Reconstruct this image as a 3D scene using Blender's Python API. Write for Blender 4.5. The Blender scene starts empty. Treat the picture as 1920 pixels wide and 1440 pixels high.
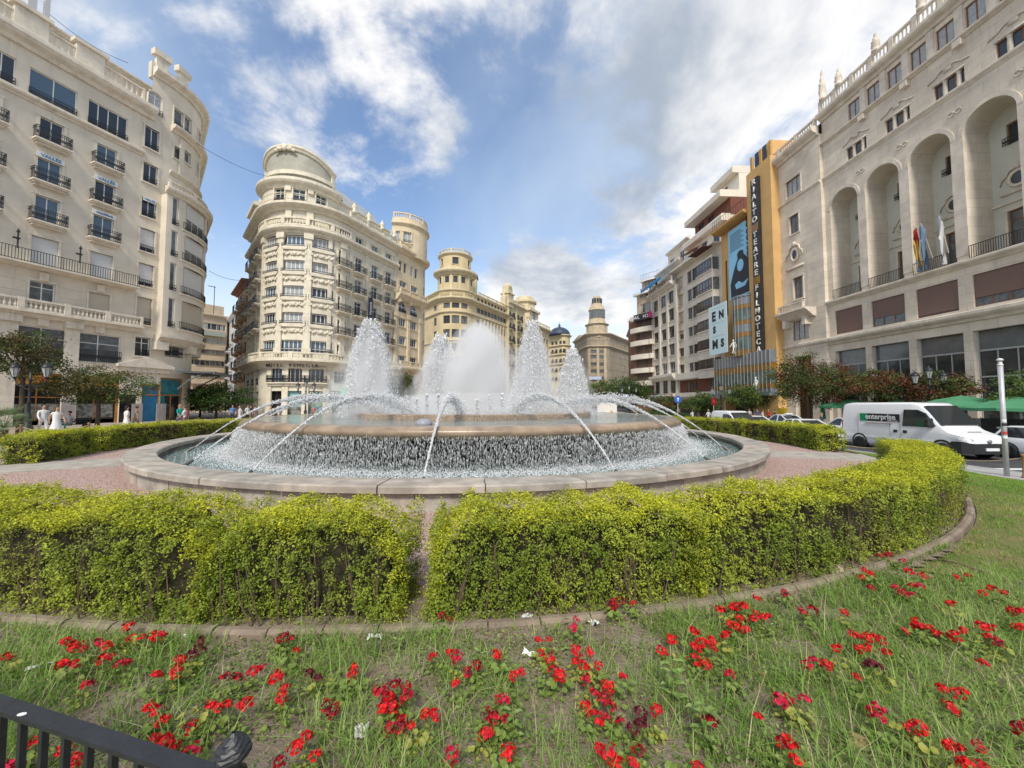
import bpy, math, random
import numpy as np
from mathutils import Vector, Matrix
R = math.radians
rnd = random.Random(7)
rng = np.random.default_rng(7)
scene = bpy.context.scene
COL = scene.collection

# ---------------------------------------------------------------- camera
F, HOR, CAMZ = 721.0, 755.0, 1.8            # focal length and horizon row, in pixels of the 1920 x 1440 photograph
PITCH = math.atan((HOR - 720.0) / F)
cam = bpy.data.cameras.new('camera'); cam.sensor_width = 36.0; cam.lens = 36.0 * F / 1920.0
cam.clip_start = 0.05; cam.clip_end = 3000.0
cam_o = bpy.data.objects.new('camera', cam); COL.objects.link(cam_o)
cam_o.location = (0, 0, CAMZ); cam_o.rotation_euler = (math.pi / 2 + PITCH, 0, 0)
scene.camera = cam_o

# ---------------------------------------------------------------- sun, sky, exposure
SUN_EL, SUN_AZ = R(46), R(186)               # azimuth clockwise from +Y (the view direction): behind the camera
sun = bpy.data.lights.new('sun', 'SUN'); sun.energy = 1.5; sun.angle = R(12); sun.color = (1.0, 0.93, 0.82)
sun_o = bpy.data.objects.new('sun', sun); COL.objects.link(sun_o)
_sd = Vector((math.sin(SUN_AZ) * math.cos(SUN_EL), math.cos(SUN_AZ) * math.cos(SUN_EL), math.sin(SUN_EL)))
sun_o.rotation_euler = _sd.to_track_quat('Z', 'Y').to_euler()
scene.view_settings.view_transform = 'Standard'; scene.view_settings.look = 'None'
scene.view_settings.exposure = 1.28; scene.view_settings.gamma = 1.0
scene.view_settings.use_curve_mapping = False

def make_world():
    w = bpy.data.worlds.new('World'); scene.world = w; w.use_nodes = True
    nt = w.node_tree; N = nt.nodes; L = nt.links
    N.clear()
    def n(t, **k):
        q = N.new(t)
        for a, b in k.items(): setattr(q, a, b)
        return q
    def m(op, a, b=None, c=None):
        q = n('ShaderNodeMath', operation=op)
        for i, v in enumerate((a, b, c)):
            if v is None: continue
            if isinstance(v, (int, float)): q.inputs[i].default_value = v
            else: L.new(v, q.inputs[i])
        return q.outputs[0]
    def ramp(x, lo, hi):
        q = n('ShaderNodeMapRange', interpolation_type='SMOOTHSTEP'); L.new(x, q.inputs[0])
        q.inputs[1].default_value = lo; q.inputs[2].default_value = hi
        return q.outputs[0]
    def mix(f, a, b):
        q = n('ShaderNodeMix', data_type='RGBA')
        if isinstance(f, (int, float)): q.inputs[0].default_value = f
        else: L.new(f, q.inputs[0])
        for i, v in ((6, a), (7, b)):
            if isinstance(v, tuple): q.inputs[i].default_value = (*v, 1)
            else: L.new(v, q.inputs[i])
        return q.outputs[2]
    sky = n('ShaderNodeTexSky', sky_type='NISHITA', sun_disc=False)
    sky.sun_elevation = SUN_EL; sky.sun_rotation = SUN_AZ; sky.altitude = 20; sky.air_density = 1.0; sky.dust_density = 0.6; sky.ozone_density = 1.6
    tc = n('ShaderNodeTexCoord'); sep = n('ShaderNodeSeparateXYZ'); L.new(tc.outputs['Generated'], sep.inputs[0])
    z = m('MAXIMUM', sep.outputs[2], 0.0)
    zz = m('ADD', z, 0.42)
    comb = n('ShaderNodeCombineXYZ'); L.new(m('DIVIDE', sep.outputs[0], zz), comb.inputs[0]); L.new(m('DIVIDE', sep.outputs[1], zz), comb.inputs[1])
    def noise(scale, detail, rough, dist, off, sx=1.0, sy=1.0):
        mp = n('ShaderNodeMapping'); L.new(comb.outputs[0], mp.inputs[0]); mp.inputs[1].default_value = off; mp.inputs[3].default_value = (sx, sy, 1)
        t = n('ShaderNodeTexNoise'); L.new(mp.outputs[0], t.inputs[0])
        t.inputs['Scale'].default_value = scale; t.inputs['Detail'].default_value = detail; t.inputs['Roughness'].default_value = rough; t.inputs['Distortion'].default_value = dist
        return t.outputs[0]
    big = noise(0.95, 8, 0.60, 0.25, CLOUD_OFF)
    fine = noise(3.2, 8, 0.62, 0.4, (5.2, 1.7, 0))
    veil = noise(0.8, 6, 0.55, 0.6, (2.4, 8.3, 0), 1.0, 0.7)
    shade = noise(1.9, 6, 0.6, 0.2, (9.1, 3.3, 0))
    lump = m('ADD', m('MULTIPLY', big, 0.74), m('MULTIPLY', fine, 0.26))
    cum = ramp(lump, CLOUD_LO, CLOUD_LO + .075)
    thin = m('MULTIPLY', ramp(veil, 0.32, 0.66), 0.70)
    low = m('SUBTRACT', 1.0, ramp(z, 0.02, 0.40))
    blue = n('ShaderNodeMix', data_type='RGBA', blend_type='MULTIPLY'); blue.inputs[0].default_value = 1.0
    L.new(sky.outputs[0], blue.inputs[6]); blue.inputs[7].default_value = (SKY_K, SKY_K, SKY_K, 1)
    c1 = mix(thin, blue.outputs[2], tuple(c * CLOUD_K for c in (0.60, 0.72, 0.88)))
    c1 = mix(m('MULTIPLY', low, 0.80), c1, tuple(c * CLOUD_K for c in (0.92, 0.94, 0.94)))
    ccol = mix(ramp(shade, 0.40, 0.66), tuple(c * CLOUD_K for c in (1.04, 1.02, 1.0)), tuple(c * CLOUD_K for c in (0.40, 0.46, 0.55)))
    c2 = mix(m('MULTIPLY', cum, 0.93), c1, ccol)
    bg = n('ShaderNodeBackground'); L.new(c2, bg.inputs[0]); bg.inputs[1].default_value = 1.0
    out = n('ShaderNodeOutputWorld'); L.new(bg.outputs[0], out.inputs[0])
CLOUD_OFF = (9.9, 9.9, 0); CLOUD_LO = 0.475; CLOUD_K = 0.44; SKY_K = 0.09
make_world()

# ---------------------------------------------------------------- pixels and points
_cs, _sn = math.cos(PITCH), math.sin(PITCH)
def ray(px, py):
    u, v = (px - 960.0) / F, (720.0 - py) / F
    return Vector((u, _cs - v * _sn, _sn + v * _cs))
def on_z(px, py, z=0.0):
    d = ray(px, py); t = (z - CAMZ) / d.z
    return Vector((d.x * t, d.y * t, z))
def at_y(px, py, y):
    d = ray(px, py); t = y / d.y
    return Vector((d.x * t, y, CAMZ + d.z * t))
def proj(p):
    x, y, z = p[0], p[1], p[2] - CAMZ
    dz = y * _cs + z * _sn; up = -y * _sn + z * _cs
    return 960 + F * x / dz, 720 - F * up / dz
# ---------------------------------------------------------------- materials
MATS = {}
def mat(name, col=(0.5, 0.5, 0.5), rough=0.7, metal=0.0, spec=0.4, var=0.0, vscale=3.0, bump=0.0, bscale=30.0, stain=0.0, stain_col=(0.2, 0.17, 0.13),
        trans=0.0, attr=None, coat=0.0, joints=None, emit=None, vcol2=None, detail=6.0, bdist=0.02):
    """Principled material with colour variation, streaky stains, relief and optional block joints; attr reads a colour attribute."""
    if name in MATS: return MATS[name]
    M = bpy.data.materials.new(name); M.use_nodes = True
    nt = M.node_tree; N = nt.nodes; L = nt.links
    b = N['Principled BSDF']
    b.inputs['Roughness'].default_value = rough; b.inputs['Metallic'].default_value = metal
    b.inputs['Specular IOR Level'].default_value = spec; b.inputs['Coat Weight'].default_value = coat
    b.inputs['Base Color'].default_value = (*col, 1)
    tc = N.new('ShaderNodeTexCoord'); geo = N.new('ShaderNodeNewGeometry')
    cur = None
    def mixc(fac, a, c, blend='MIX'):
        q = N.new('ShaderNodeMix'); q.data_type = 'RGBA'; q.blend_type = blend
        if isinstance(fac, (float, int)): q.inputs[0].default_value = fac
        else: L.new(fac, q.inputs[0])
        for i, v in ((6, a), (7, c)):
            if isinstance(v, tuple): q.inputs[i].default_value = (*v[:3], 1)
            else: L.new(v, q.inputs[i])
        return q.outputs[2]
    def noise(scale, vec=None, det=detail, rg=0.6):
        t = N.new('ShaderNodeTexNoise'); t.inputs['Scale'].default_value = scale; t.inputs['Detail'].default_value = det; t.inputs['Roughness'].default_value = rg
        L.new(vec if vec is not None else geo.outputs['Position'], t.inputs['Vector'])
        return t.outputs[0]
    def rng_(x, a, c):
        q = N.new('ShaderNodeMapRange'); q.interpolation_type = 'SMOOTHSTEP'; L.new(x, q.inputs[0]); q.inputs[1].default_value = a; q.inputs[2].default_value = c
        return q.outputs[0]
    if attr:
        a = N.new('ShaderNodeAttribute'); a.attribute_name = attr; cur = a.outputs['Color']
    if var > 0:
        c2 = vcol2 if vcol2 else tuple(max(0, c * (1 - var)) for c in col)
        src = cur if cur is not None else col
        f = rng_(noise(vscale), 0.3, 0.7)
        if vcol2 or cur is None: cur = mixc(f, src, c2)
        else:
            cur = mixc(f, src, mixc(1.0, src, (1 - var,) * 3, 'MULTIPLY'))
    if stain > 0:
        mp = N.new('ShaderNodeMapping'); mp.inputs[3].default_value = (1.6, 1.6, 0.16); L.new(geo.outputs['Position'], mp.inputs[0])
        f = rng_(noise(1.0, mp.outputs[0], 8, 0.7), 0.5, 0.78)
        q = N.new('ShaderNodeMath'); q.operation = 'MULTIPLY'; L.new(f, q.inputs[0]); q.inputs[1].default_value = stain
        cur = mixc(q.outputs[0], cur if cur is not None else col, stain_col)
    hgt = None
    if joints:
        br = N.new('ShaderNodeTexBrick'); br.inputs['Scale'].default_value = 1.0
        br.inputs['Brick Width'].default_value = joints[0]; br.inputs['Row Height'].default_value = joints[1]; br.inputs['Mortar Size'].default_value = joints[2]
        br.inputs['Color1'].default_value = (1, 1, 1, 1); br.inputs['Color2'].default_value = (joints[3],) * 3 + (1,); br.inputs['Mortar'].default_value = (joints[4],) * 3 + (1,)
        # walls: run the pattern along the horizontal distance and the height
        sp = N.new('ShaderNodeSeparateXYZ'); L.new(geo.outputs['Position'], sp.inputs[0])
        ad = N.new('ShaderNodeMath'); ad.operation = 'ADD'; L.new(sp.outputs[0], ad.inputs[0]); L.new(sp.outputs[1], ad.inputs[1])
        cb = N.new('ShaderNodeCombineXYZ'); L.new(ad.outputs[0], cb.inputs[0]); L.new(sp.outputs[2], cb.inputs[1]); L.new(cb.outputs[0], br.inputs['Vector'])
        cur = mixc(1.0, cur if cur is not None else col, br.outputs[0], 'MULTIPLY')
    if cur is not None: L.new(cur, b.inputs['Base Color'])
    if bump > 0:
        bm = N.new('ShaderNodeBump'); bm.inputs['Strength'].default_value = bump; bm.inputs['Distance'].default_value = bdist
        L.new(noise(bscale, None, 5, 0.65), bm.inputs['Height']); L.new(bm.outputs[0], b.inputs['Normal'])
    if trans > 0:
        tr = N.new('ShaderNodeBsdfTranslucent'); mx = N.new('ShaderNodeMixShader'); mx.inputs[0].default_value = trans
        if cur is not None: L.new(cur, tr.inputs[0])
        else: tr.inputs[0].default_value = (*col, 1)
        L.new(b.outputs[0], mx.inputs[1]); L.new(tr.outputs[0], mx.inputs[2]); L.new(mx.outputs[0], N['Material Output'].inputs[0])
    if emit:
        b.inputs['Emission Color'].default_value = (*emit[:3], 1); b.inputs['Emission Strength'].default_value = emit[3]
    MATS[name] = M
    return M

# ---------------------------------------------------------------- mesh building
class MB:
    def __init__(s): s.v, s.f, s.m = [], [], []
    def add(s, vs, fs, m=0):
        o = len(s.v); s.v.extend([tuple(v) for v in vs]); s.f.extend([tuple(i + o for i in f) for f in fs]); s.m.extend([m] * len(fs)); return s
    def box(s, x0, x1, y0, y1, z0, z1, m=0):
        return s.add([(x0, y0, z0), (x1, y0, z0), (x1, y1, z0), (x0, y1, z0), (x0, y0, z1), (x1, y0, z1), (x1, y1, z1), (x0, y1, z1)],
              [(0, 3, 2, 1), (4, 5, 6, 7), (0, 1, 5, 4), (1, 2, 6, 5), (2, 3, 7, 6), (3, 0, 4, 7)], m)
    def cbox(s, c, d, m=0): return s.box(c[0] - d[0] / 2, c[0] + d[0] / 2, c[1] - d[1] / 2, c[1] + d[1] / 2, c[2] - d[2] / 2, c[2] + d[2] / 2, m)
    def tube(s, pts, r, n=6, m=0, cap=True):
        pts = [Vector(p) for p in pts]; k = len(pts); rs = r if isinstance(r, (list, tuple)) else [r] * k
        vs, fs = [], []
        for i, p in enumerate(pts):
            t = (pts[min(i + 1, k - 1)] - pts[max(i - 1, 0)])
            t = t.normalized() if t.length > 1e-9 else Vector((0, 0, 1))
            a = Vector((0, 0, 1)) if abs(t.z) < 0.9 else Vector((1, 0, 0))
            e1 = t.cross(a).normalized(); e2 = t.cross(e1)
            for j in range(n):
                g = 2 * math.pi * j / n
                vs.append(p + (e1 * math.cos(g) + e2 * math.sin(g)) * rs[i])
        for i in range(k - 1):
            for j in range(n):
                a, b = i * n + j, i * n + (j + 1) % n
                fs.append((a, b, b + n, a + n))
        if cap: fs.append(tuple(range(n))[::-1]); fs.append(tuple(range((k - 1) * n, k * n)))
        return s.add(vs, fs, m)
    def lathe(s, prof, c=(0, 0, 0), n=12, m=0, a0=0.0, a1=2 * math.pi, sx=1.0, sy=1.0, cap=True):
        full = abs(a1 - a0 - 2 * math.pi) < 1e-6; nn = n if full else n + 1; vs, fs = [], []
        for r, z in prof:
            for j in range(nn):
                g = a0 + (a1 - a0) * j / n
                vs.append((c[0] + r * math.cos(g) * sx, c[1] + r * math.sin(g) * sy, c[2] + z))
        for i in range(len(prof) - 1):
            for j in range(n):
                a, b = i * nn + j, i * nn + (j + 1) % nn
                fs.append((a, b, b + nn, a + nn))
        if full and cap:
            if prof[0][0] > 1e-6: fs.append(tuple(range(n))[::-1])
            if prof[-1][0] > 1e-6: fs.append(tuple(range((len(prof) - 1) * n, len(prof) * n)))
        return s.add(vs, fs, m)
    def ellipsoid(s, c, r, n=10, k=7, m=0):
        prof = [(math.sin(math.pi * i / k), -math.cos(math.pi * i / k)) for i in range(k + 1)]
        vs, fs = [], []
        for pr, pz in prof:
            for j in range(n):
                g = 2 * math.pi * j / n
                vs.append((c[0] + r[0] * pr * math.cos(g), c[1] + r[1] * pr * math.sin(g), c[2] + r[2] * pz))
        for i in range(k):
            for j in range(n):
                a, b = i * n + j, i * n + (j + 1) % n
                fs.append((a, b, b + n, a + n))
        return s.add(vs, fs, m)
    def prism(s, poly, y0, y1, m=0):
        """polygon in the x-z plane, extruded from y0 to y1"""
        n = len(poly)
        vs = [(x, y0, z) for x, z in poly] + [(x, y1, z) for x, z in poly]
        return s.add(vs, [tuple(range(n)), tuple(range(2 * n - 1, n - 1, -1))] + [(i, i + n, (i + 1) % n + n, (i + 1) % n) for i in range(n)], m)
    def slab(s, poly, z0, z1, m=0):
        n = len(poly)
        vs = [(x, y, z0) for x, y in poly] + [(x, y, z1) for x, y in poly]
        return s.add(vs, [tuple(range(n))[::-1], tuple(range(n, 2 * n))] + [(i, (i + 1) % n, (i + 1) % n + n, i + n) for i in range(n)], m)
    def mesh(s, name, mats, smooth=False):
        me = bpy.data.meshes.new(name); me.from_pydata(s.v, [], s.f)
        for q in (mats if isinstance(mats, (list, tuple)) else [mats]): me.materials.append(q)
        me.polygons.foreach_set('material_index', s.m)
        if smooth: me.polygons.foreach_set('use_smooth', [True] * len(s.f))
        me.update(); return me

def obj(name, me, parent=None, loc=None, rz=0.0, world=True):
    """link a mesh; under a parent, world=True keeps the mesh's coordinates as world coordinates"""
    o = bpy.data.objects.new(name, me); COL.objects.link(o)
    if parent is not None:
        o.parent = parent
        if world: o.matrix_parent_inverse = parent.matrix_basis.inverted()
    if loc is not None: o.location = loc
    if rz: o.rotation_euler = (0, 0, rz)
    return o
def thing(name, label, cat, loc=(0, 0, 0), rz=0.0, group=None, kind=None):
    o = bpy.data.objects.new(name, None); COL.objects.link(o); o.location = loc; o.rotation_euler = (0, 0, rz); o.empty_display_size = 0.3
    return tag(o, label, cat, group, kind)
def tag(o, label=None, cat=None, group=None, kind=None):
    if label: o['label'] = label
    if cat: o['category'] = cat
    if group: o['group'] = group
    if kind: o['kind'] = kind
    return o
def copy_tree(o, parent=None):
    c = o.copy(); COL.objects.link(c); c.parent = parent
    for ch in o.children:
        k = copy_tree(ch, c); k.matrix_parent_inverse = ch.matrix_parent_inverse.copy()
    return c

def np_mesh(name, verts, faces_n, faces, mats, cols=None, midx=None, smooth=False):
    """verts (V,3), faces (F,k) all with k corners, cols per face (F,3) -> colour attribute 'col' on faces"""
    me = bpy.data.meshes.new(name); V = len(verts); Fn = len(faces)
    me.vertices.add(V); me.vertices.foreach_set('co', np.asarray(verts, np.float32).ravel())
    me.loops.add(Fn * faces_n); me.loops.foreach_set('vertex_index', np.asarray(faces, np.int32).ravel())
    me.polygons.add(Fn); me.polygons.foreach_set('loop_start', np.arange(0, Fn * faces_n, faces_n, dtype=np.int32))
    try: me.polygons.foreach_set('loop_total', np.full(Fn, faces_n, np.int32))
    except Exception: pass
    if cols is not None:
        a = me.attributes.new('col', 'FLOAT_COLOR', 'FACE')
        c4 = np.ones((Fn, 4), np.float32); c4[:, :3] = cols; a.data.foreach_set('color', c4.ravel())
    for q in (mats if isinstance(mats, (list, tuple)) else [mats]): me.materials.append(q)
    if midx is not None: me.polygons.foreach_set('material_index', np.asarray(midx, np.int32))
    if smooth: me.polygons.foreach_set('use_smooth', np.ones(Fn, bool))
    me.update(calc_edges=True); return me

def unit(a): return a / np.maximum(np.linalg.norm(a, axis=1, keepdims=True), 1e-9)
def leaf_mesh(name, pos, nrm, length, width, col, mats, tilt=0.6, up=0.0):
    """folded diamond leaves: two triangles each, at pos facing roughly along nrm"""
    n = len(pos)
    d = unit(nrm + rng.normal(0, tilt, (n, 3)))
    a = unit(np.cross(d, rng.normal(0, 1, (n, 3)))); a[:, 2] += up; a = unit(a)
    b = unit(np.cross(d, a)); d = np.cross(a, b)
    L = (np.asarray(length) * rng.uniform(0.7, 1.3, n))[:, None]; W = (np.asarray(width) * rng.uniform(0.7, 1.3, n))[:, None]
    p0 = pos - a * L * 0.5; p2 = pos + a * L * 0.5
    lift = d * W * rng.uniform(0.0, 0.5, n)[:, None]
    p1 = pos + b * W * 0.5 + lift; p3 = pos - b * W * 0.5 + lift
    v = np.stack([p0, p1, p2, p3], 1).reshape(-1, 3)
    i = np.arange(n)[:, None] * 4
    f = np.stack([np.concatenate([i, i + 1, i + 2], 1), np.concatenate([i, i + 2, i + 3], 1)], 1).reshape(-1, 3)
    return np_mesh(name, v, 3, f, mats, np.repeat(col, 2, axis=0))
def drops_mesh(name, pos, size, mats, stretch=None):
    """small tetrahedral drops, optionally stretched along a direction (n,3)"""
    n = len(pos); q = np.array([[1, 1, 1], [1, -1, -1], [-1, 1, -1], [-1, -1, 1]], float) * 0.6
    ang = rng.uniform(0, 2 * np.pi, n); c, s = np.cos(ang), np.sin(ang)
    s_ = np.asarray(size) if np.ndim(size) else np.full(n, size)
    loc = np.repeat(q[None], n, 0)
    x = loc[:, :, 0] * c[:, None] - loc[:, :, 1] * s[:, None]; y = loc[:, :, 0] * s[:, None] + loc[:, :, 1] * c[:, None]
    loc = np.stack([x, y, loc[:, :, 2]], 2) * s_[:, None, None]
    if stretch is not None:
        loc = loc + (loc * stretch[:, None, :]).sum(2, keepdims=True) * stretch[:, None, :]
    v = (pos[:, None, :] + loc).reshape(-1, 3); i = np.arange(n)[:, None] * 4
    f = np.stack([i + np.array(t)[None] for t in ((0, 1, 2), (0, 3, 1), (0, 2, 3), (1, 3, 2))], 1).reshape(-1, 3)
    return np_mesh(name, v, 3, f, mats)
def vnoise(p, sc, seed=0):
    """cheap smooth pseudo-noise in 0..1 from summed sines; p (n,3)"""
    r = np.random.default_rng(seed); o = np.zeros(len(p))
    for k in range(6):
        w = r.normal(0, 1, 3) * sc * (1 + 0.5 * k); o += np.sin(p @ w + r.uniform(0, 6.28)) / (1 + 0.4 * k)
    return 0.5 + 0.5 * np.tanh(o * 0.6)

def text_mesh(body, size, mats, extrude=0.02, font_shear=0.0, align='CENTER', spacing=1.0, bold=0.0):
    """lettering in the x-z plane facing -y, as a mesh"""
    cu = bpy.data.curves.new('lettering', 'FONT'); cu.body = body; cu.size = size; cu.extrude = extrude; cu.align_x = align; cu.align_y = 'CENTER'
    cu.space_character = spacing; cu.shear = font_shear; cu.offset = bold; cu.resolution_u = 3
    o = bpy.data.objects.new('lettering', cu); COL.objects.link(o)
    dg = bpy.context.evaluated_depsgraph_get(); me = bpy.data.meshes.new_from_object(o.evaluated_get(dg))
    bpy.data.objects.remove(o); bpy.data.curves.remove(cu)
    me.transform(Matrix.Rotation(math.pi / 2, 4, 'X'))
    me.materials.clear(); me.materials.append(mats)
    for p in me.polygons: p.material_index = 0
    return me
# ---------------------------------------------------------------- ground, road, plaza
FC = Vector((-1.78, 17.5, 0.0))              # middle of the fountain
def ring_pt(r, phi, z=0.0):                  # phi in degrees from the camera side, positive to +X
    a = R(phi); return Vector((FC.x + r * math.sin(a), FC.y - r * math.cos(a), z))
ROAD_Z = -0.7
ROAD_DIR = Vector((-0.0555, 1.0, 0)).normalized()
def road_x(x32, y): return x32 - 0.0555 * (y - 32)     # lines parallel to the right-hand facades, named by their x at y = 32

M_asph = mat('asphalt', (0.075, 0.075, 0.078), 0.85, var=0.35, vscale=1.2, bump=0.5, bscale=60)
M_plaza = mat('plaza paving', (0.40, 0.33, 0.28), 0.8, var=0.25, vscale=0.8, bump=0.3, bscale=25)
M_pave = mat('pavement slabs', (0.42, 0.41, 0.39), 0.85, var=0.2, vscale=1.5, bump=0.3, bscale=40)
M_kerb = mat('kerb stone', (0.40, 0.39, 0.37), 0.85, var=0.25, vscale=3, bump=0.3, bscale=40)
M_conc = mat('old concrete', (0.44, 0.40, 0.34), 0.9, var=0.35, vscale=2.5, bump=0.5, bscale=35)
M_line = mat('road paint', (0.72, 0.72, 0.70), 0.7, var=0.2, vscale=8)

b = MB(); b.box(-900, 900, -60, 1500, -0.85, -0.72); tag(obj('ground', b.mesh('ground', M_asph)), kind='structure')
# road beside the plaza
b = MB(); ys = [-30, 0, 40, 80, 120, 160]
b.add([(road_x(16.3, y), y, ROAD_Z) for y in ys] + [(road_x(25.4, y), y, ROAD_Z) for y in ys], [(i, i + 6, i + 7, i + 1) for i in range(5)])
tag(obj('road', b.mesh('road', M_asph)), kind='structure')
b = MB()
for x0 in (19.3, 22.4):
    for k in range(26):
        y = -2 + k * 5.0; X = road_x(x0, y)
        b.add([(X - 0.06, y, ROAD_Z + .004), (X + 0.06, y, ROAD_Z + .004), (road_x(x0, y + 2) + .06, y + 2, ROAD_Z + .004), (road_x(x0, y + 2) - .06, y + 2, ROAD_Z + .004)], [(0, 1, 2, 3)])
X = road_x(20.0, 13)
b.add([(road_x(16.8, 14.4), 14.4, ROAD_Z + .004), (road_x(20.2, 14.4), 14.4, ROAD_Z + .004), (road_x(20.2, 14.8), 14.8, ROAD_Z + .004), (road_x(16.8, 14.8), 14.8, ROAD_Z + .004)], [(0, 1, 2, 3)])
tag(obj('road_markings', b.mesh('road_markings', M_line)), kind='structure')
def strip(name, xa, xb, y0, y1, z0, z1, m, step=6):
    b = MB(); n = int((y1 - y0) / step) + 1; yy = [y0 + (y1 - y0) * i / n for i in range(n + 1)]
    vs = []
    for y in yy: vs += [(road_x(xa, y), y, z0), (road_x(xb, y), y, z0), (road_x(xb, y), y, z1), (road_x(xa, y), y, z1)]
    fs = [(0, 3, 2, 1), (4 * n, 4 * n + 1, 4 * n + 2, 4 * n + 3)]
    for i in range(n):
        o = 4 * i
        for k in range(4): fs.append((o + k, o + (k + 1) % 4, o + 4 + (k + 1) % 4, o + 4 + k))
    b.add(vs, fs); o = obj(name, b.mesh(name, m)); tag(o, kind='structure'); return o
pav = strip('pavement', 14.5, 16.1, -30, 150, -0.78, -0.56, M_pave)
def kerb_run(parent, xa, xb, y0, y1, z0, z1, L=1.0):
    me = MB().box(xa - (xa + xb) / 2, xb - (xa + xb) / 2, -L / 2 + .006, L / 2 - .006, z0, z1).mesh('kerb_stone', M_kerb)
    y = y0
    while y < y1:
        o = obj('kerb_stone', me, parent); o.location = (road_x((xa + xb) / 2, y), y, 0); o.rotation_euler = (0, 0, 0.0555); y += L
kerb_run(pav, 16.1, 16.28, 6.0, 34, -0.78, -0.552)
pav2 = strip('pavement', 25.5, 33.0, -30, 150, -0.78, -0.58, M_pave)
kerb_run(pav2, 25.35, 25.52, 16, 60, -0.78, -0.572)

# raised plaza round the fountain and to its left
edge = [ring_pt(14.75, p).to_tuple()[:2] for p in range(20, 121, 4)]
poly = [(-120, -25), (3.0, -25), (3.0, 3.4)] + edge + [(11.0, 40), (8.0, 70), (6.0, 150), (-120, 150)]
b = MB(); b.slab(poly, -0.8, -0.03); tag(obj('plaza', b.mesh('plaza', M_plaza)), kind='structure')

# lawn sloping down from the hedge to the pavement
M_lawn = mat('lawn soil', (0.10, 0.15, 0.025), 0.95, var=0.6, vscale=1.6, vcol2=(0.20, 0.16, 0.07), bump=0.6, bscale=40)
def lawn_edge(y):
    if y < 4.0: return 4.9 + (4.0 - y) * 0.75
    dy = y - FC.y; return FC.x + math.sqrt(max(14.55 ** 2 - dy * dy, 0.0)) if abs(dy) < 14.5 else 6.0
def lawn_z(x, y):
    x0, x1 = lawn_edge(y), road_x(14.5, y); t = min(max((x - x0) / max(x1 - x0, .01), 0), 1)
    return 0.0 - 0.565 * t * t * (3 - 2 * t)
vs, fs = [], []; ny, nx = 70, 16
for j in range(ny + 1):
    y = -3 + 34.0 * j / ny; x0, x1 = lawn_edge(y), road_x(14.5, y)
    for i in range(nx + 1):
        x = x0 + (x1 - x0) * i / nx; vs.append((x, y, lawn_z(x, y) + 0.01 * math.sin(3 * x) * math.sin(2.2 * y)))
for j in range(ny):
    for i in range(nx):
        a = j * (nx + 1) + i; fs.append((a, a + 1, a + nx + 2, a + nx + 1))
b = MB(); b.add(vs, fs); tag(obj('lawn', b.mesh('lawn', M_lawn, True)), kind='structure')

# pink gravel inside the hedge ring, with concrete paths
def gravel_mat():
    M = bpy.data.materials.new('pink gravel'); M.use_nodes = True; nt = M.node_tree; N = nt.nodes; L = nt.links; p = N['Principled BSDF']; p.inputs['Roughness'].default_value = 0.9
    g = N.new('ShaderNodeNewGeometry'); v = N.new('ShaderNodeTexVoronoi'); v.inputs['Scale'].default_value = 62; L.new(g.outputs['Position'], v.inputs['Vector'])
    r = N.new('ShaderNodeValToRGB'); sx = N.new('ShaderNodeSeparateColor'); L.new(v.outputs['Color'], sx.inputs[0]); L.new(sx.outputs[0], r.inputs[0])
    e = r.color_ramp.elements; e[0].color = (0.27, 0.165, 0.135, 1); e[1].color = (0.62, 0.50, 0.44, 1); k = e.new(0.5); k.color = (0.46, 0.31, 0.26, 1)
    L.new(r.outputs[0], p.inputs['Base Color'])
    bm = N.new('ShaderNodeBump'); bm.inputs['Strength'].default_value = 0.9; bm.inputs['Distance'].default_value = 0.02; bm.invert = True
    L.new(v.outputs['Distance'], bm.inputs['Height']); L.new(bm.outputs[0], p.inputs['Normal']); return M
M_grav = gravel_mat()
b = MB(); n = 96
vs = [tuple(ring_pt(10.9, 360 * i / n, 0.0)) for i in range(n)] + [tuple(ring_pt(13.95, 360 * i / n, 0.0)) for i in range(n)]
b.add(vs, [(i, (i + 1) % n, (i + 1) % n + n, i + n) for i in range(n)])
tag(obj('gravel_bed', b.mesh('gravel_bed', M_grav)), kind='structure')
np_ = 9000
ph = np.radians(rng.uniform(-66, 66, np_)); rr = rng.uniform(11.15, 13.7, np_)
pp = np.stack([FC.x + rr * np.sin(ph), FC.y - rr * np.cos(ph), rng.uniform(0.0, 0.012, np_)], 1)
tag(obj('gravel', drops_mesh('gravel', pp, rng.uniform(0.008, 0.02, np_), mat('gravel stones', (0.47, 0.28, 0.23), 0.9, var=0.5, vscale=30, vcol2=(0.62, 0.48, 0.42)))),
    'loose pink gravel spread between the fountain and the hedges', 'gravel', kind='stuff')
for phi, w in ((-60, 1.0), (70, 0.9)):
    d = (ring_pt(1, phi) - FC).normalized(); t = Vector((d.y, -d.x, 0)); b = MB()
    q = [FC + d * r_ + t * s_ for r_, s_ in ((11.0, -w), (11.0, w), (19.0 if phi < 0 else 14.4, w), (19.0 if phi < 0 else 14.4, -w))]
    b.slab([(v.x, v.y) for v in q][::-1], -0.025, 0.03)
    tag(obj('path', b.mesh('path', M_conc)), kind='structure')

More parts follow.
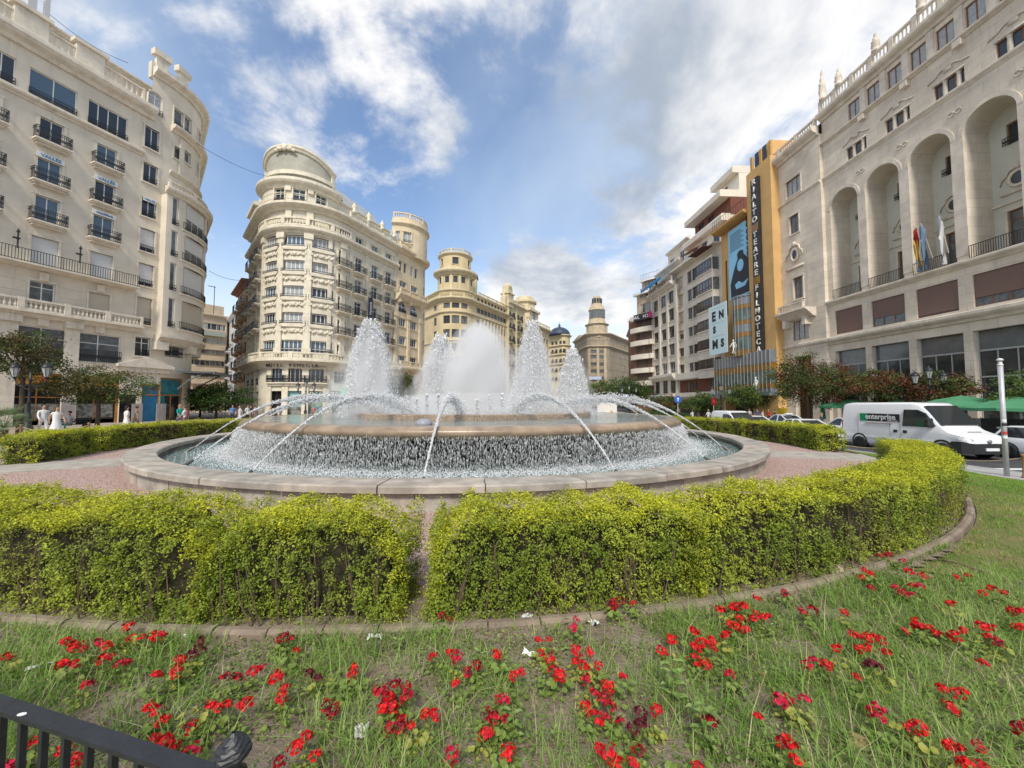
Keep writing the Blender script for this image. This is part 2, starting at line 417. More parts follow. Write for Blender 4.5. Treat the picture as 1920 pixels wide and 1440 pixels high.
# ---------------------------------------------------------------- fountain
M_stone = mat('basin stone', (0.44, 0.40, 0.34), 0.8, var=0.45, vscale=2.2, stain=0.5, stain_col=(0.20, 0.17, 0.14), bump=0.45, bscale=45)
M_stone2 = mat('basin stone pale', (0.48, 0.42, 0.35), 0.8, var=0.4, vscale=2.6, stain=0.45, stain_col=(0.23, 0.18, 0.14), bump=0.45, bscale=45)
M_wet = mat('wet brown stone', (0.38, 0.28, 0.19), 0.28, var=0.45, vscale=2.0, stain=0.5, stain_col=(0.18, 0.12, 0.07), bump=0.25, bscale=25, spec=0.5)
M_dark = mat('mossy wet stone', (0.075, 0.07, 0.05), 0.35, var=0.5, vscale=3.0, vcol2=(0.035, 0.045, 0.025), bump=0.5, bscale=18, spec=0.5)
fount = thing('fountain', 'large round stone fountain with a wide overflowing bowl inside a low basin', 'fountain', tuple(FC))
def ring_block(r0, r1, z0, z1, a0, a1, k=4, rough=0.0):
    b = MB(); vs = []; fs = []
    for i in range(k + 1):
        a = a0 + (a1 - a0) * i / k
        for r_, z_ in ((r0, z0), (r1, z0), (r1, z1 - .025), (r1 - .03, z1), (r0 + .03, z1), (r0, z1 - .025)):
            vs.append(ring_pt(r_, a, z_))
    for i in range(k):
        o = i * 6
        for j in range(6): fs.append((o + j, o + 6 + j, o + 6 + (j + 1) % 6, o + (j + 1) % 6))
    fs.append((0, 1, 2, 3, 4, 5)); fs.append(tuple(range(k * 6 + 5, k * 6 - 1, -1)))
    b.add(vs, fs); return b
NC = 40
for i in range(NC):
    a0, a1 = 360 / NC * i - 2.1, 360 / NC * (i + 1) - 2.1; dz = rnd.uniform(-.006, .006)
    obj('coping_stone', ring_block(10.5, 11.2 + rnd.uniform(-.012, .012), 0.325 + dz, 0.45 + dz, a0 + .05, a1 - .05).mesh('coping_stone', M_stone if i % 3 else M_stone2), fount)
    obj('wall_stone', ring_block(10.62, 11.08 + rnd.uniform(-.01, .01), -0.02, 0.324, a0 + 3.0, a1 + 3.0 - .06).mesh('wall_stone', M_stone2 if i % 2 else M_stone), fount)
b = MB(); b.lathe([(7.5, -0.02), (7.5, .30), (7.35, .34), (7.35, .52), (7.25, .56), (7.25, .96)], tuple(FC), 96); obj('pedestal', b.mesh('pedestal', M_dark, True), fount)
b = MB(); b.lathe([(7.2, .80), (7.9, .84), (8.35, .90), (8.58, .98), (8.68, 1.08), (8.64, 1.17), (8.5, 1.235), (8.3, 1.25), (8.15, 1.2), (8.1, 1.1)], tuple(FC), 128)
obj('bowl_rim', b.mesh('bowl_rim', M_wet, True), fount)
for i in range(20):
    obj('inner_ring_stone', ring_block(4.55, 5.25, 1.05, 1.41 + rnd.uniform(-.005, .005), 18 * i + .08, 18 * i + 17.92, 4).mesh('inner_ring_stone', M_wet), fount)
b = MB(); b.lathe([(1.3, 1.0), (1.3, 1.48), (1.1, 1.52), (.4, 1.6), (.0, 1.62)], tuple(FC), 24); obj('centre_block', b.mesh('centre_block', M_wet, True), fount)
M_nozzle = mat('nozzle metal', (0.10, 0.10, 0.09), 0.5, metal=0.6)
JET_PHI = [-40, -22.7, 0.3, 24, 44.7, 64, 86, 108, 130, 152, 175, -62, -84, -106, -128, -150]
for ph_ in JET_PHI:
    p = ring_pt(10.15, ph_, .17); q = ring_pt(9.9, ph_, .34)
    b = MB(); b.tube([p, q], [.06, .03], 8); obj('nozzle', b.mesh('nozzle', M_nozzle), fount)
b = MB(); b.ellipsoid((0, 0, 0), (.22, .22, .13), 14, 8)
pl = at_y(795, 789, 9.75); o = obj('underwater_lamp', b.mesh('underwater_lamp', mat('lamp grey', (.28, .29, .32), .35), True), fount); o.location = (pl.x, pl.y, 1.27)

def water_mat(name, col, bs, strength):
    M = mat(name, col, 0.08, var=0.35, vscale=0.9, spec=0.5, bump=strength, bscale=bs, bdist=0.05); return M
M_water = water_mat('basin water', (0.20, 0.29, 0.27), 5.0, 0.55)
M_water2 = water_mat('bowl water', (0.26, 0.31, 0.30), 6.0, 0.5)
b = MB(); b.lathe([(10.55, .2), (7.2, .2)], tuple(FC), 96, cap=False); tag(obj('water', b.mesh('water', M_water, True)), kind='structure')
b = MB(); b.lathe([(8.38, 1.238), (0, 1.238)], tuple(FC), 96, cap=False); tag(obj('water', b.mesh('water', M_water2, True)), kind='structure')

# water in the air: drops
M_drop = mat('white water', (0.97, 0.98, 0.99), 0.3, spec=0.5, trans=0.3)
M_mist = mat('fine spray', (0.98, 0.99, 1.0), 0.5, spec=0.3, trans=0.35)
def jet(name, label, pos, size, stretch=None, group=None, m=None, cat='water jet'):
    return tag(obj(name, drops_mesh(name, pos, size, m or M_drop, stretch)), label, cat, group, kind='thing')
def vol_mat(name, dens, col=(.985, .99, .995)):
    M = bpy.data.materials.new(name); M.use_nodes = True; nt = M.node_tree; nt.nodes.remove(nt.nodes['Principled BSDF'])
    v = nt.nodes.new('ShaderNodeVolumePrincipled'); v.inputs['Color'].default_value = (*col, 1); v.inputs['Density'].default_value = dens; v.inputs['Anisotropy'].default_value = 0.0
    nt.links.new(v.outputs[0], nt.nodes['Material Output'].inputs['Volume']); return M
M_vol = [vol_mat('thin mist', .35), vol_mat('mist', .8), vol_mat('dense spray', 1.8)]
scene.cycles.volume_bounces = 4
def hull(c, prof_, seed, rough=.30, n=22):
    """lumpy closed column: prof_ is a list of (radius, z)"""
    r = np.random.default_rng(seed); k = len(prof_); vs = []; fs = []; ph_ = r.uniform(0, 6.28, 8)
    for i, (rad, z) in enumerate(prof_):
        for j in range(n):
            a = 6.2832 * j / n; q = rad * (1 + rough * (math.sin(2 * a + ph_[0] + i * .7) * .5 + math.sin(5 * a + ph_[1] - i * 1.3) * .35 + r.normal(0, .35)))
            vs.append((c[0] + q * math.cos(a), c[1] + q * math.sin(a), z + r.normal(0, .03)))
    for i in range(k - 1):
        for j in range(n): a, b_ = i * n + j, i * n + (j + 1) % n; fs.append((a, b_, b_ + n, a + n))
    fs += [tuple(range(n))[::-1], tuple(range((k - 1) * n, k * n))]
    return MB().add(vs, fs)
def plume(bear_px, dist, top_py, base_r, label, n=13000, seed=0, top_r=.2):
    r = np.random.default_rng(seed); d = ray(bear_px, 760); k = dist / math.hypot(d.x, d.y); c = Vector((d.x * k, d.y * k, 0))
    H = at_y(bear_px, top_py, c.y).z - 1.22; root = thing('water_plume', label, 'water jet', (c.x, c.y, 1.2), 0, 'plumes of the fountain')
    ns = 110; k_ = r.integers(0, ns, n); A_, Rs, hs = r.uniform(0, 6.283, ns), base_r * r.uniform(.12, 1.05, ns), H * (1 - .28 * r.uniform(0, 1, ns) ** 1.5)     # falling strands
    u = r.uniform(0, 1, n) ** .8; q = top_r * .4 + Rs[k_] * u; z = 1.22 + hs[k_] * (1 - u ** 2) + r.normal(0, .05, n); a = A_[k_] + r.normal(0, .05 / (q + .15), n); q = q + r.normal(0, .035, n)
    p = np.stack([c.x + q * np.cos(a), c.y + q * np.sin(a), z], 1); st = np.zeros((n, 3)); st[:, 2] = r.uniform(0.3, 2.2, n)
    obj('drops', drops_mesh('drops', p, np.where(r.uniform(0, 1, n) < .14, .022, .009) * r.uniform(.6, 1.4, n) * (dist / 16), M_drop, st), root)['kind'] = 'stuff'
    for f, m_ in ((.55, 2), (1.0, 1), (1.5, 0)):
        pr = [(max(.06, (top_r + (base_r - top_r) * (1 - t_) ** .55) * f * (1 - .45 * max(0, t_ - .85) / .15)), 1.2 + H * t_ * (1.0 if f < 1 else .97 if f < 1.2 else .8)) for t_ in [i / 9 for i in range(10)]]
        obj('mist', hull(c, pr, seed + int(f * 10)).mesh('mist', M_vol[m_], True), root)
    return c
plume(692, 16.0, 600, 1.05, 'tall white water plume in front of the hotel facade', 19000, 1, .30)
plume(824, 21.5, 628, 1.25, 'broad water plume between the mist cloud and the curved turret house', 16000, 2, .45)
plume(998, 14.6, 603, .85, 'tall foaming plume in front of the long golden street front', 18000, 3, .28)
plume(1074, 19.5, 655, .85, 'slim water plume before the netted tower building', 11000, 4, .26)
# mist of the middle jet
n = 26000; r = np.random.default_rng(5); t = r.uniform(0, 1, n)
rad = .35 + 1.25 * np.sqrt(np.clip(1 - t ** 1.6, 0, 1)); q = np.sqrt(r.uniform(0, 1, n)) * rad; a = r.uniform(0, 6.283, n)
H = at_y(885, 605, 18.2).z - 1.3; dx = at_y(893, 700, 18.2)
p = np.stack([dx.x + .25 * (1 - t) + q * np.cos(a), 18.2 + q * np.sin(a), 1.3 + t * H + r.normal(0, .12, n)], 1)
root = thing('water_mist', 'cloud of fine mist around the middle jet of the fountain', 'mist', (dx.x, 18.2, 1.25)); obj('drops', drops_mesh('drops', p, r.uniform(.004, .010, n), M_mist), root)['kind'] = 'stuff'
for f, m_ in ((.6, 1), (1.0, 1), (1.3, 0)):
    pr = [((.25 + 1.3 * math.sqrt(max(0, 1 - t_ ** 1.7))) * f, 1.25 + H * t_ * (.92 + .08 * f)) for t_ in [i / 10 for i in range(11)]]; obj('mist', hull((dx.x + .1, 18.2), pr, 77 + int(10 * f), .16).mesh('mist', M_vol[m_], True), root)
# low spray between the plumes
n = 30000; a = r.uniform(0, 6.283, n); q = 5.6 * np.sqrt(r.uniform(0.05, 1, n)); z = 1.25 + np.abs(r.normal(0, .42, n)) * np.clip(1.25 - q / 7, .2, 1)
p = np.stack([FC.x + q * np.cos(a), FC.y + q * np.sin(a), z], 1)
root = thing('water_spray', 'low white spray hanging over the inner ring of the bowl', 'spray', (FC.x, FC.y, 1.25)); obj('drops', drops_mesh('drops', p, r.uniform(.005, .014, n), M_mist), root)['kind'] = 'stuff'
for rad_, h_ in ((5.0, .45), (4.2, .95)): obj('mist', hull((FC.x, FC.y), [(rad_, 1.24), (rad_ * .97, 1.24 + h_ * .5), (rad_ * .85, 1.24 + h_ * .85), (rad_ * .6, 1.24 + h_), (.2, 1.24 + h_ * 1.05)], 91, .08, 40).mesh('mist', vol_mat('low mist', .16), True), root)
# fringe of small upright spouts on the inner ring
P = []; S = []
for k in range(44):
    a0 = 2 * math.pi * k / 44; h = .75 + .15 * math.sin(k * 5.1); m_ = 260; t = r.uniform(0, 1, m_)
    P.append(np.stack([FC.x + 3.4 * math.cos(a0) + r.normal(0, .035, m_), FC.y + 3.4 * math.sin(a0) + r.normal(0, .035, m_), 1.25 + h * t], 1))
P = np.concatenate(P); st = np.zeros_like(P); st[:, 2] = 2.0
jet('spout_fringe', 'fringe of small upright spouts inside the inner stone ring', P, r.uniform(.006, .016, len(P)), st)
ARC_LABEL = {-62: 'long arc of water crossing in front of the dark side-street tree', -40: 'long arc of water springing from the basin beside the concrete path and palm', -22.7: 'arc of water in front of the hotel shop posters', .3: 'arc of water rising before the broad plume and the underwater lamp', 24: 'slanting arc of water in front of the slim plume', 44.7: 'arc of water bending over the rim before the clipped shrub', 64: 'low arc of water springing up near the white cars and far hedge'}
# sixteen arcs from the basin edge into the bowl
for i, ph_ in enumerate(JET_PHI):
    near = abs(ph_) < 90; n = 3800 if near else 1500
    t = 1.3 * r.uniform(0, 1, n) ** 1.05; r0, r1, z0 = 9.9, 5.4, .32; zt = 2.02 + .06 * math.sin(i * 3)
    rad = r0 + (r1 - r0) * t; h1 = 1.5                               # parabola through z0 at t=0 with apex near t=.8
    z = z0 + (zt - z0) * (1 - ((t - .8) / .8) ** 2)
    sp = .010 + .14 * t ** 2.0
    ang = R(ph_); lat = r.normal(0, .6, n) * sp; ver = r.normal(0, .6, n) * sp - .22 * t ** 2 * np.abs(r.normal(0, .45, n))
    x = FC.x + rad * math.sin(ang) + lat * math.cos(ang); y = FC.y - rad * math.cos(ang) + lat * math.sin(ang)
    v = np.stack([(r1 - r0) * math.sin(ang) * np.ones(n), -(r1 - r0) * math.cos(ang) * np.ones(n), (zt - z0) * (-2 * (t - .8) / .64)], 1)
    jet('water_arc', ARC_LABEL.get(ph_, 'thin arc of water at the back of the basin behind the plumes'), np.stack([x, y, z + ver], 1), r.uniform(.006, .013, n) * (1 + 1.1 * t), unit(v) * np.clip(1.8 - 1.3 * t, .3, 2)[:, None], 'arcs of water round the basin')
# curtain falling from the bowl
n = 120000; ph_ = r.uniform(-180, 180, n); keep = (np.abs(ph_) < 112) & ((np.abs(ph_) > 48) | (r.uniform(0, 1, n) < .85)) | (r.uniform(0, 1, n) < .3); ph_ = ph_[keep]; n = len(ph_)
strand = 0.5 + 0.5 * np.sin(ph_ * 9.7) * np.sin(ph_ * 23.1 + 1); ok = r.uniform(0, 1, n) < (.35 + .65 * strand); ph_ = ph_[ok]; n = len(ph_)
t = r.uniform(0, 1, n) ** .9; rad = 8.62 + .22 * np.sqrt(t) + r.normal(0, .03, n) + .10 * t * r.normal(0, 1, n); an = np.radians(ph_)
p = np.stack([FC.x + rad * np.sin(an), FC.y - rad * np.cos(an), 1.0 - .8 * t], 1); st = np.zeros((n, 3)); st[:, 2] = r.uniform(1.6, 4.8, n)
root = thing('water_curtain', 'curtain of falling water streaks all round the rim of the bowl', 'water curtain', tuple(FC)); obj('streaks', drops_mesh('streaks', p, r.uniform(.0026, .0052, n), M_drop, st), root)['kind'] = 'stuff'
# foam and splash at its foot
n = 26000; an = r.uniform(-2.1, 2.1, n); rad = 8.85 + r.gamma(1.6, .22, n) - .12; ok = rad < 10.4
an, rad = an[ok], rad[ok]; n = len(an)
p = np.stack([FC.x + rad * np.sin(an), FC.y - rad * np.cos(an), .205 + np.abs(r.normal(0, .05, n)) * np.exp(-(rad - 8.8) * 2)], 1)
tag(obj('foam', drops_mesh('foam', p, r.uniform(.008, .022, n), M_drop)), 'white foam where the falling water meets the basin', 'foam', kind='stuff')
# ---------------------------------------------------------------- hedges round the fountain
M_hleaf = mat('hedge leaves', attr='col', rough=0.55, spec=0.35, trans=0.28)
M_twig = mat('hedge twigs', (0.075, 0.055, 0.03), 0.95, var=0.6, vscale=18, vcol2=(0.025, 0.03, 0.01), bump=1.0, bscale=40, bdist=0.05)
M_stem = mat('bare hedge stems', (0.16, 0.115, 0.075), 0.9, var=0.3, vscale=20)
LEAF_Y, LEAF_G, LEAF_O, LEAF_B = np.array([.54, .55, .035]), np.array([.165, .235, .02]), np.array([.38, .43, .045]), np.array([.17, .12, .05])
HR0, HR1, HH = 13.55, 14.4, 0.83
def hedge(label, p0, p1, density, leaf, notch0=0.0, notch1=0.0, seed=0, h=HH, r0=HR0, r1=HR1, hole=None, group=None, yellow=0.5):
    r = np.random.default_rng(seed); root = thing('hedge', label, 'hedge', tuple(ring_pt((r0 + r1) / 2, (p0 + p1) / 2, 0)), 0, group)
    arc = R(p1 - p0) * r1; W = r1 - r0
    def top(ph):                                  # height along the run, dropping towards ragged ends
        e0 = np.clip((ph - p0) * math.pi / 180 * r1 / .32, 0, 1); e1 = np.clip((p1 - ph) * math.pi / 180 * r1 / .32, 0, 1)
        return h * (1 - notch0 * (1 - e0) ** 1.3 - notch1 * (1 - e1) ** 1.3) * (1 + .035 * np.sin(ph * .9 + seed) + .03 * np.sin(ph * 2.7 + 2 * seed))
    # body of twigs, a little smaller than the leaves
    b = MB(); k = max(6, int((p1 - p0) / 2)); vs, fs = [], []; ins = .17
    for i in range(k + 1):
        f = i / k; ph = p0 + (p1 - p0) * f; ph_ = min(max(ph, p0 + 57.3 * .12 / r1), p1 - 57.3 * .12 / r1); t = float(top(np.array(ph))) - ins
        for rr_, z in ((r0 + ins, .02), (r1 - ins, .02), (r1 - ins, t * .5), (r1 - ins - .03, t + .08), (r0 + ins + .03, t + .08)): vs.append(ring_pt(rr_, ph_, max(z, .02)))
    for i in range(k):
        for j in range(5): o = i * 5; fs.append((o + j, o + 5 + j, o + 5 + (j + 1) % 5, o + (j + 1) % 5))
    fs += [(0, 1, 2, 3, 4), tuple(range(k * 5 + 4, k * 5 - 1, -1))]
    b.add(vs, fs); obj('twig_body', b.mesh('twig_body', M_twig), root)
    # leaves in sprigs over faces and top
    n_sp = int((arc * (h * 2 + W) + 2 * W * h) * density / 11)
    ph = r.uniform(p0, p1, n_sp); T = top(ph); u = r.uniform(0, 2 * h + W, n_sp)
    end = r.uniform(0, 1, n_sp) < (2 * W * h) / (arc * (2 * h + W) + 2 * W * h)
    front = u < h; tp = (u >= h) & (u < h + W); back = u >= h + W
    rad = np.where(front, r1, np.where(tp, r1 - (u - h), r0)); z = np.where(front, u / h * T, np.where(tp, T, (2 * h + W - u) / h * T))
    nr = np.where(front, 1.0, np.where(tp, 0.0, -1.0)); nz = np.where(tp, 1.0, 0.15)
    rad = np.where(end, r.uniform(r0, r1, n_sp), rad); z = np.where(end, r.uniform(0, 1, n_sp) * T, z)
    e_side = r.uniform(0, 1, n_sp) < .5; ph = np.where(end, np.where(e_side, p0, p1), ph); nr = np.where(end, 0, nr)
    a = np.radians(ph); s3 = np.stack([r1 * a, rad, z], 1)
    bul = (vnoise(s3, 2.2, seed + 11) - .5) * .09 + (vnoise(s3, 7.0, seed + 12) - .5) * .06
    dead = vnoise(s3, 1.7, seed + 13)                                    # patches where old wood shows
    keep = r.uniform(0, 1, n_sp) < np.where(tp, 1.0, .42 + .58 * np.clip((.74 - dead) * 4, 0, 1))
    keep &= ~(front & (z < .06) & (r.uniform(0, 1, n_sp) < .3))
    if hole is not None:
        hp, hz, hw, hh = hole; hm = front & (((ph - hp) / hw) ** 2 + ((z - hz) / hh) ** 2 < 1); rad = rad - hm * r.uniform(.05, .24, n_sp); keep &= ~(hm & (r.uniform(0, 1, n_sp) < .45))
    rad = rad + nr * (bul + r.uniform(-.14, .02, n_sp)); z = z + nz * (bul * .7 + r.uniform(-.06, .025, n_sp))
    ta = np.stack([np.cos(a), np.sin(a), 0 * a], 1); ro = np.stack([np.sin(a), -np.cos(a), 0 * a], 1)
    c = np.array(FC)[None] + ro * rad[:, None]; c[:, 2] = np.maximum(z, .03)
    c += ta * np.where(end, np.where(e_side, -1, 1) * (bul + r.uniform(-.08, .04, n_sp)), r.uniform(-.02, .02, n_sp))[:, None]
    nv = ro * nr[:, None] + np.array([0, 0, 1])[None] * nz[:, None] + ta * np.where(end, np.where(e_side, -1, 1), 0)[:, None]
    c, nv, tp_, z_, de = c[keep], nv[keep], tp[keep], (z / np.maximum(T, .1))[keep], dead[keep]
    m_ = len(c); per = 11
    pos = np.repeat(c, per, 0) + r.normal(0, leaf * 1.15, (m_ * per, 3)); nn = np.repeat(nv, per, 0) + np.array([0, 0, .55])
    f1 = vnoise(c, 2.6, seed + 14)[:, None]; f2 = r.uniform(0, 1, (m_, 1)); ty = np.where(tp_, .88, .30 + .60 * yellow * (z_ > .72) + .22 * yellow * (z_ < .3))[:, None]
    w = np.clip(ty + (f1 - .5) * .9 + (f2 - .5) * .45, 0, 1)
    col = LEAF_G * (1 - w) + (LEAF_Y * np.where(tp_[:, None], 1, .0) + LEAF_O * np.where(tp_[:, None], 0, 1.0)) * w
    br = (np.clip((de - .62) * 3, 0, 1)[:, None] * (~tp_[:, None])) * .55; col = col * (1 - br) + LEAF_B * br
    col = np.repeat(col, per, 0) * r.uniform(.72, 1.28, (m_ * per, 1))
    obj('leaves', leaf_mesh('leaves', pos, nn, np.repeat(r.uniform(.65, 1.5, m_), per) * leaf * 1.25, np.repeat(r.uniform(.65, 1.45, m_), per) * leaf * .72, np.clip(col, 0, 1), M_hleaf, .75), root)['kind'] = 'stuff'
    # bare stems near the ground
    b = MB()
    for i in range(int(arc * 14)):
        ph1 = r.uniform(p0 + .4, p1 - .4); rr_ = r.uniform(r1 - .16, r1 - .02); q = ring_pt(rr_, ph1, 0.0); q2 = ring_pt(rr_ + r.uniform(-.05, .1), ph1 + r.uniform(-.6, .6), r.uniform(.2, .75))
        b.tube([q, (q + q2) / 2 + Vector((r.normal(0, .02), r.normal(0, .02), 0)), q2], [.009, .006, .003], 4)
    obj('stems', b.mesh('stems', M_stem), root)['kind'] = 'stuff'
    return root
hedge('ragged hedge with a dark hole in its face, reaching past the railing', -21, -2.9, 7800, .017, .1, .38, 1, hole=(-3.4, .45, 1.0, .22))
hedge('bushy golden hedge beside the narrow gap, in front of the fountain', -2.9, 3.5, 9600, .0165, .38, .34, 2)
hedge('square clipped golden hedge on the other side of the narrow gap', 4.5, 14.0, 9500, .0165, .34, .10, 3)
hedge('long golden hedge curving away towards the white van', 14.0, 58.5, 5600, .019, .10, .05, 4, yellow=.8)
hedge('low hedge beyond the gravel in front of the parked white cars', 76.5, 124, 1800, .034, .1, .1, 5, h=.86)
hedge('low hedge behind the concrete path and the palm', -74.6, -63, 2600, .03, .1, .1, 6, h=.86)
hedge('low hedge in front of the pedestrians in white', -124, -76.6, 1800, .034, .1, .1, 7, h=.86)
# concrete edging at the foot of the hedge
M_edge = mat('edging stone', (0.30, 0.235, 0.175), 0.9, var=0.4, vscale=4, stain=0.3, bump=0.5, bscale=40)
n = 2600; a_ = np.radians(rng.uniform(-20, 60, n)); q_ = rng.uniform(14.25, 14.75, n); p = np.stack([FC.x + q_ * np.sin(a_), FC.y - q_ * np.cos(a_), rng.uniform(.03, .06, n)], 1)
tag(obj('leaf_litter', leaf_mesh('leaf_litter', p, np.tile([0, 0, 1.0], (n, 1)), .022, .013, np.array([.36, .27, .12]) * rng.uniform(.5, 1.4, (n, 1)), M_hleaf, .35)), 'fallen dry leaves along the stone edging under the hedge', 'leaf litter', kind='stuff')
kerb = thing('edging_kerb', 'low brown stone edging between the hedge and the flower bed', 'kerb', tuple(ring_pt(14.5, 0)))
for i in range(70):
    a0 = -30 + i * 1.65
    if a0 > 44: break
    obj('edging_stone', ring_block(14.42, 14.52, -.04, .082 + rnd.uniform(-.006, .006), a0 + .03, a0 + 1.63, 2).mesh('edging_stone', M_edge), kerb)

# ---------------------------------------------------------------- flower bed
M_soil = mat('bed soil', (0.23, 0.175, 0.125), 1.0, var=0.5, vscale=5, vcol2=(0.33, 0.27, 0.20), bump=1.0, bscale=45, bdist=0.03)
gx, gy = np.meshgrid(np.linspace(-9, 7, 161), np.linspace(.2, 4.9, 60))
pz = np.stack([gx.ravel(), gy.ravel(), 0 * gx.ravel()], 1)
def soil_z(p): return .012 + .022 * vnoise(p * np.array([1, 1, 0]), 3.0, 21) + .012 * vnoise(p * np.array([1, 1, 0]), 9.0, 22)
pz[:, 2] = soil_z(pz); ix = np.arange(59)[:, None] * 161 + np.arange(160)[None]
fq = np.stack([ix, ix + 1, ix + 162, ix + 161], 2).reshape(-1, 4)
cc = pz[fq].mean(1); rr_ = np.hypot(cc[:, 0] - FC.x, cc[:, 1] - FC.y); le = np.array([lawn_edge(y) for y in cc[:, 1]])
fq = fq[(rr_ > 13.85) & (cc[:, 0] < le + .12)]
tag(obj('flower_bed', np_mesh('flower_bed', pz, 4, fq, M_soil, smooth=True)), kind='structure')
def in_bed(p): return (np.hypot(p[:, 0] - FC.x, p[:, 1] - FC.y) > 14.53) & (p[:, 0] < np.array([lawn_edge(y) for y in p[:, 1]]) + .05)

def blades(name, base, height, width, bend, col, m, seg=3):
    n = len(base); a = rng.uniform(0, 6.283, n); d = np.stack([np.cos(a), np.sin(a), 0 * a], 1); s = np.stack([-np.sin(a), np.cos(a), 0 * a], 1)
    V = []
    for k in range(seg + 1):
        t = k / seg; c = base + d * (bend * height * t * t)[:, None] + np.array([0, 0, 1]) * (height * t * (1 - .35 * bend * t))[:, None]
        w = (width * (1 - t) * (1 - .0 * t) * .5)[:, None]
        if k < seg: V += [c - s * w, c + s * w]
        else: V += [c]
    nv = 2 * seg + 1; v = np.stack(V, 1).reshape(-1, 3); i = np.arange(n)[:, None] * nv; T = []
    for k in range(seg - 1):
        T += [np.concatenate([i + 2 * k, i + 2 * k + 1, i + 2 * k + 3], 1), np.concatenate([i + 2 * k, i + 2 * k + 3, i + 2 * k + 2], 1)]
    T += [np.concatenate([i + 2 * seg - 2, i + 2 * seg - 1, i + 2 * seg], 1)]
    f = np.stack(T, 1).reshape(-1, 3)
    return np_mesh(name, v, 3, f, m, np.repeat(col, len(T), axis=0))
M_grass = mat('grass blades', attr='col', rough=0.5, spec=0.35, trans=0.3)
n = 230000; p = np.stack([rng.uniform(-6.5, 6.5, n), rng.uniform(.75, 4.8, n), np.zeros(n)], 1); p = p[in_bed(p)]
cl = vnoise(p, 2.2, 31) * .6 + vnoise(p, 7.0, 32) * .5; p = p[rng.uniform(0, 1, len(p)) < np.clip((cl - .33) * 2.4, .05, 1) * .95]; n = len(p); p[:, 2] = soil_z(p) - .004
hgt = rng.gamma(2.6, .036, n) + .025; dry = rng.uniform(0, 1, (n, 1)) < .16
col = np.where(dry, np.array([.46, .41, .22]), np.array([.16, .30, .04]) * (1 - vnoise(p, 4, 33)[:, None]) + np.array([.32, .46, .11]) * vnoise(p, 4, 33)[:, None]) * rng.uniform(.7, 1.25, (n, 1))
tag(obj('grass', blades('grass', p, hgt, rng.uniform(.004, .009, n), rng.uniform(.2, 1.6, n), col, M_grass, 2)), 'long unkempt grass growing among the red geraniums', 'grass', kind='stuff')
# low weeds with small leaves
n = 110000; p = np.stack([rng.uniform(-6.5, 6.5, n), rng.uniform(.9, 4.8, n), np.zeros(n)], 1); p = p[in_bed(p)]
cl = vnoise(p, 3.0, 41) * .6 + vnoise(p, 10.0, 42) * .5; p = p[rng.uniform(0, 1, len(p)) < np.clip((cl - .36) * 2.6, .06, 1)]; n = len(p); p[:, 2] = soil_z(p) + rng.gamma(1.6, .018, n)
g = vnoise(p, 2.5, 43)[:, None]; col = (np.array([.13, .22, .045]) * g + np.array([.26, .33, .09]) * (1 - g)) * rng.uniform(.7, 1.3, (n, 1))
tag(obj('weeds', leaf_mesh('weeds', p, np.tile([0, 0, 1.0], (n, 1)), .024, .015, col, M_grass, .5)), 'low small-leaved weeds covering parts of the flower bed', 'weeds', kind='stuff')
n = 11000; p = np.stack([rng.uniform(-6, 6.5, n), rng.uniform(.9, 4.8, n), np.zeros(n)], 1); p = p[in_bed(p)]; n = len(p); p[:, 2] = soil_z(p) + rng.uniform(.002, .02, n)
tag(obj('straw', leaf_mesh('straw', p, np.tile([0, 0, 1.0], (n, 1)), rng.uniform(.03, .10, n), .0035, np.array([.46, .38, .22]) * rng.uniform(.6, 1.3, (n, 1)), M_grass, .25)), 'dry straw and dead blades lying between the geraniums', 'straw', kind='stuff')
# soil crumbs and bark
n = 9000; p = np.stack([rng.uniform(-6, 6.5, n), rng.uniform(.9, 4.8, n), np.zeros(n)], 1); p = p[in_bed(p)]; p[:, 2] = soil_z(p)
tag(obj('soil_crumbs', drops_mesh('soil_crumbs', p, rng.uniform(.003, .010, len(p)), mat('crumbs', (.30, .24, .18), 1.0, var=.5, vscale=30))), 'dry crumbs of earth lying on the flower bed', 'soil', kind='stuff')
# lawn
n = 150000; y = rng.uniform(1.5, 24, n) ** 1.0; x0 = np.array([lawn_edge(q) for q in y]); x1 = np.array([road_x(13.4, q) for q in y]); x = x0 + .03 + (x1 - x0 - .06) * rng.uniform(0, 1, n)
p = np.stack([x, y, np.zeros(n)], 1); ok = (y < 14) & ((vnoise(p, 1.1, 51) > .30) | (rng.uniform(0, 1, n) < .45)); p = p[ok]; n = len(p)
p[:, 2] = np.array([lawn_z(a, b_) for a, b_ in p[:, :2]]); g = vnoise(p, 1.5, 52)[:, None]
col = (np.array([.14, .30, .025]) * g + np.array([.30, .38, .07]) * (1 - g)) * rng.uniform(.7, 1.3, (n, 1))
tag(obj('lawn_grass', blades('lawn_grass', p, rng.uniform(.03, .075, n), rng.uniform(.005, .011, n), rng.uniform(.3, 1.2, n), col, M_grass, 1)), 'short green lawn between the curving hedge and the pavement', 'grass', kind='stuff')

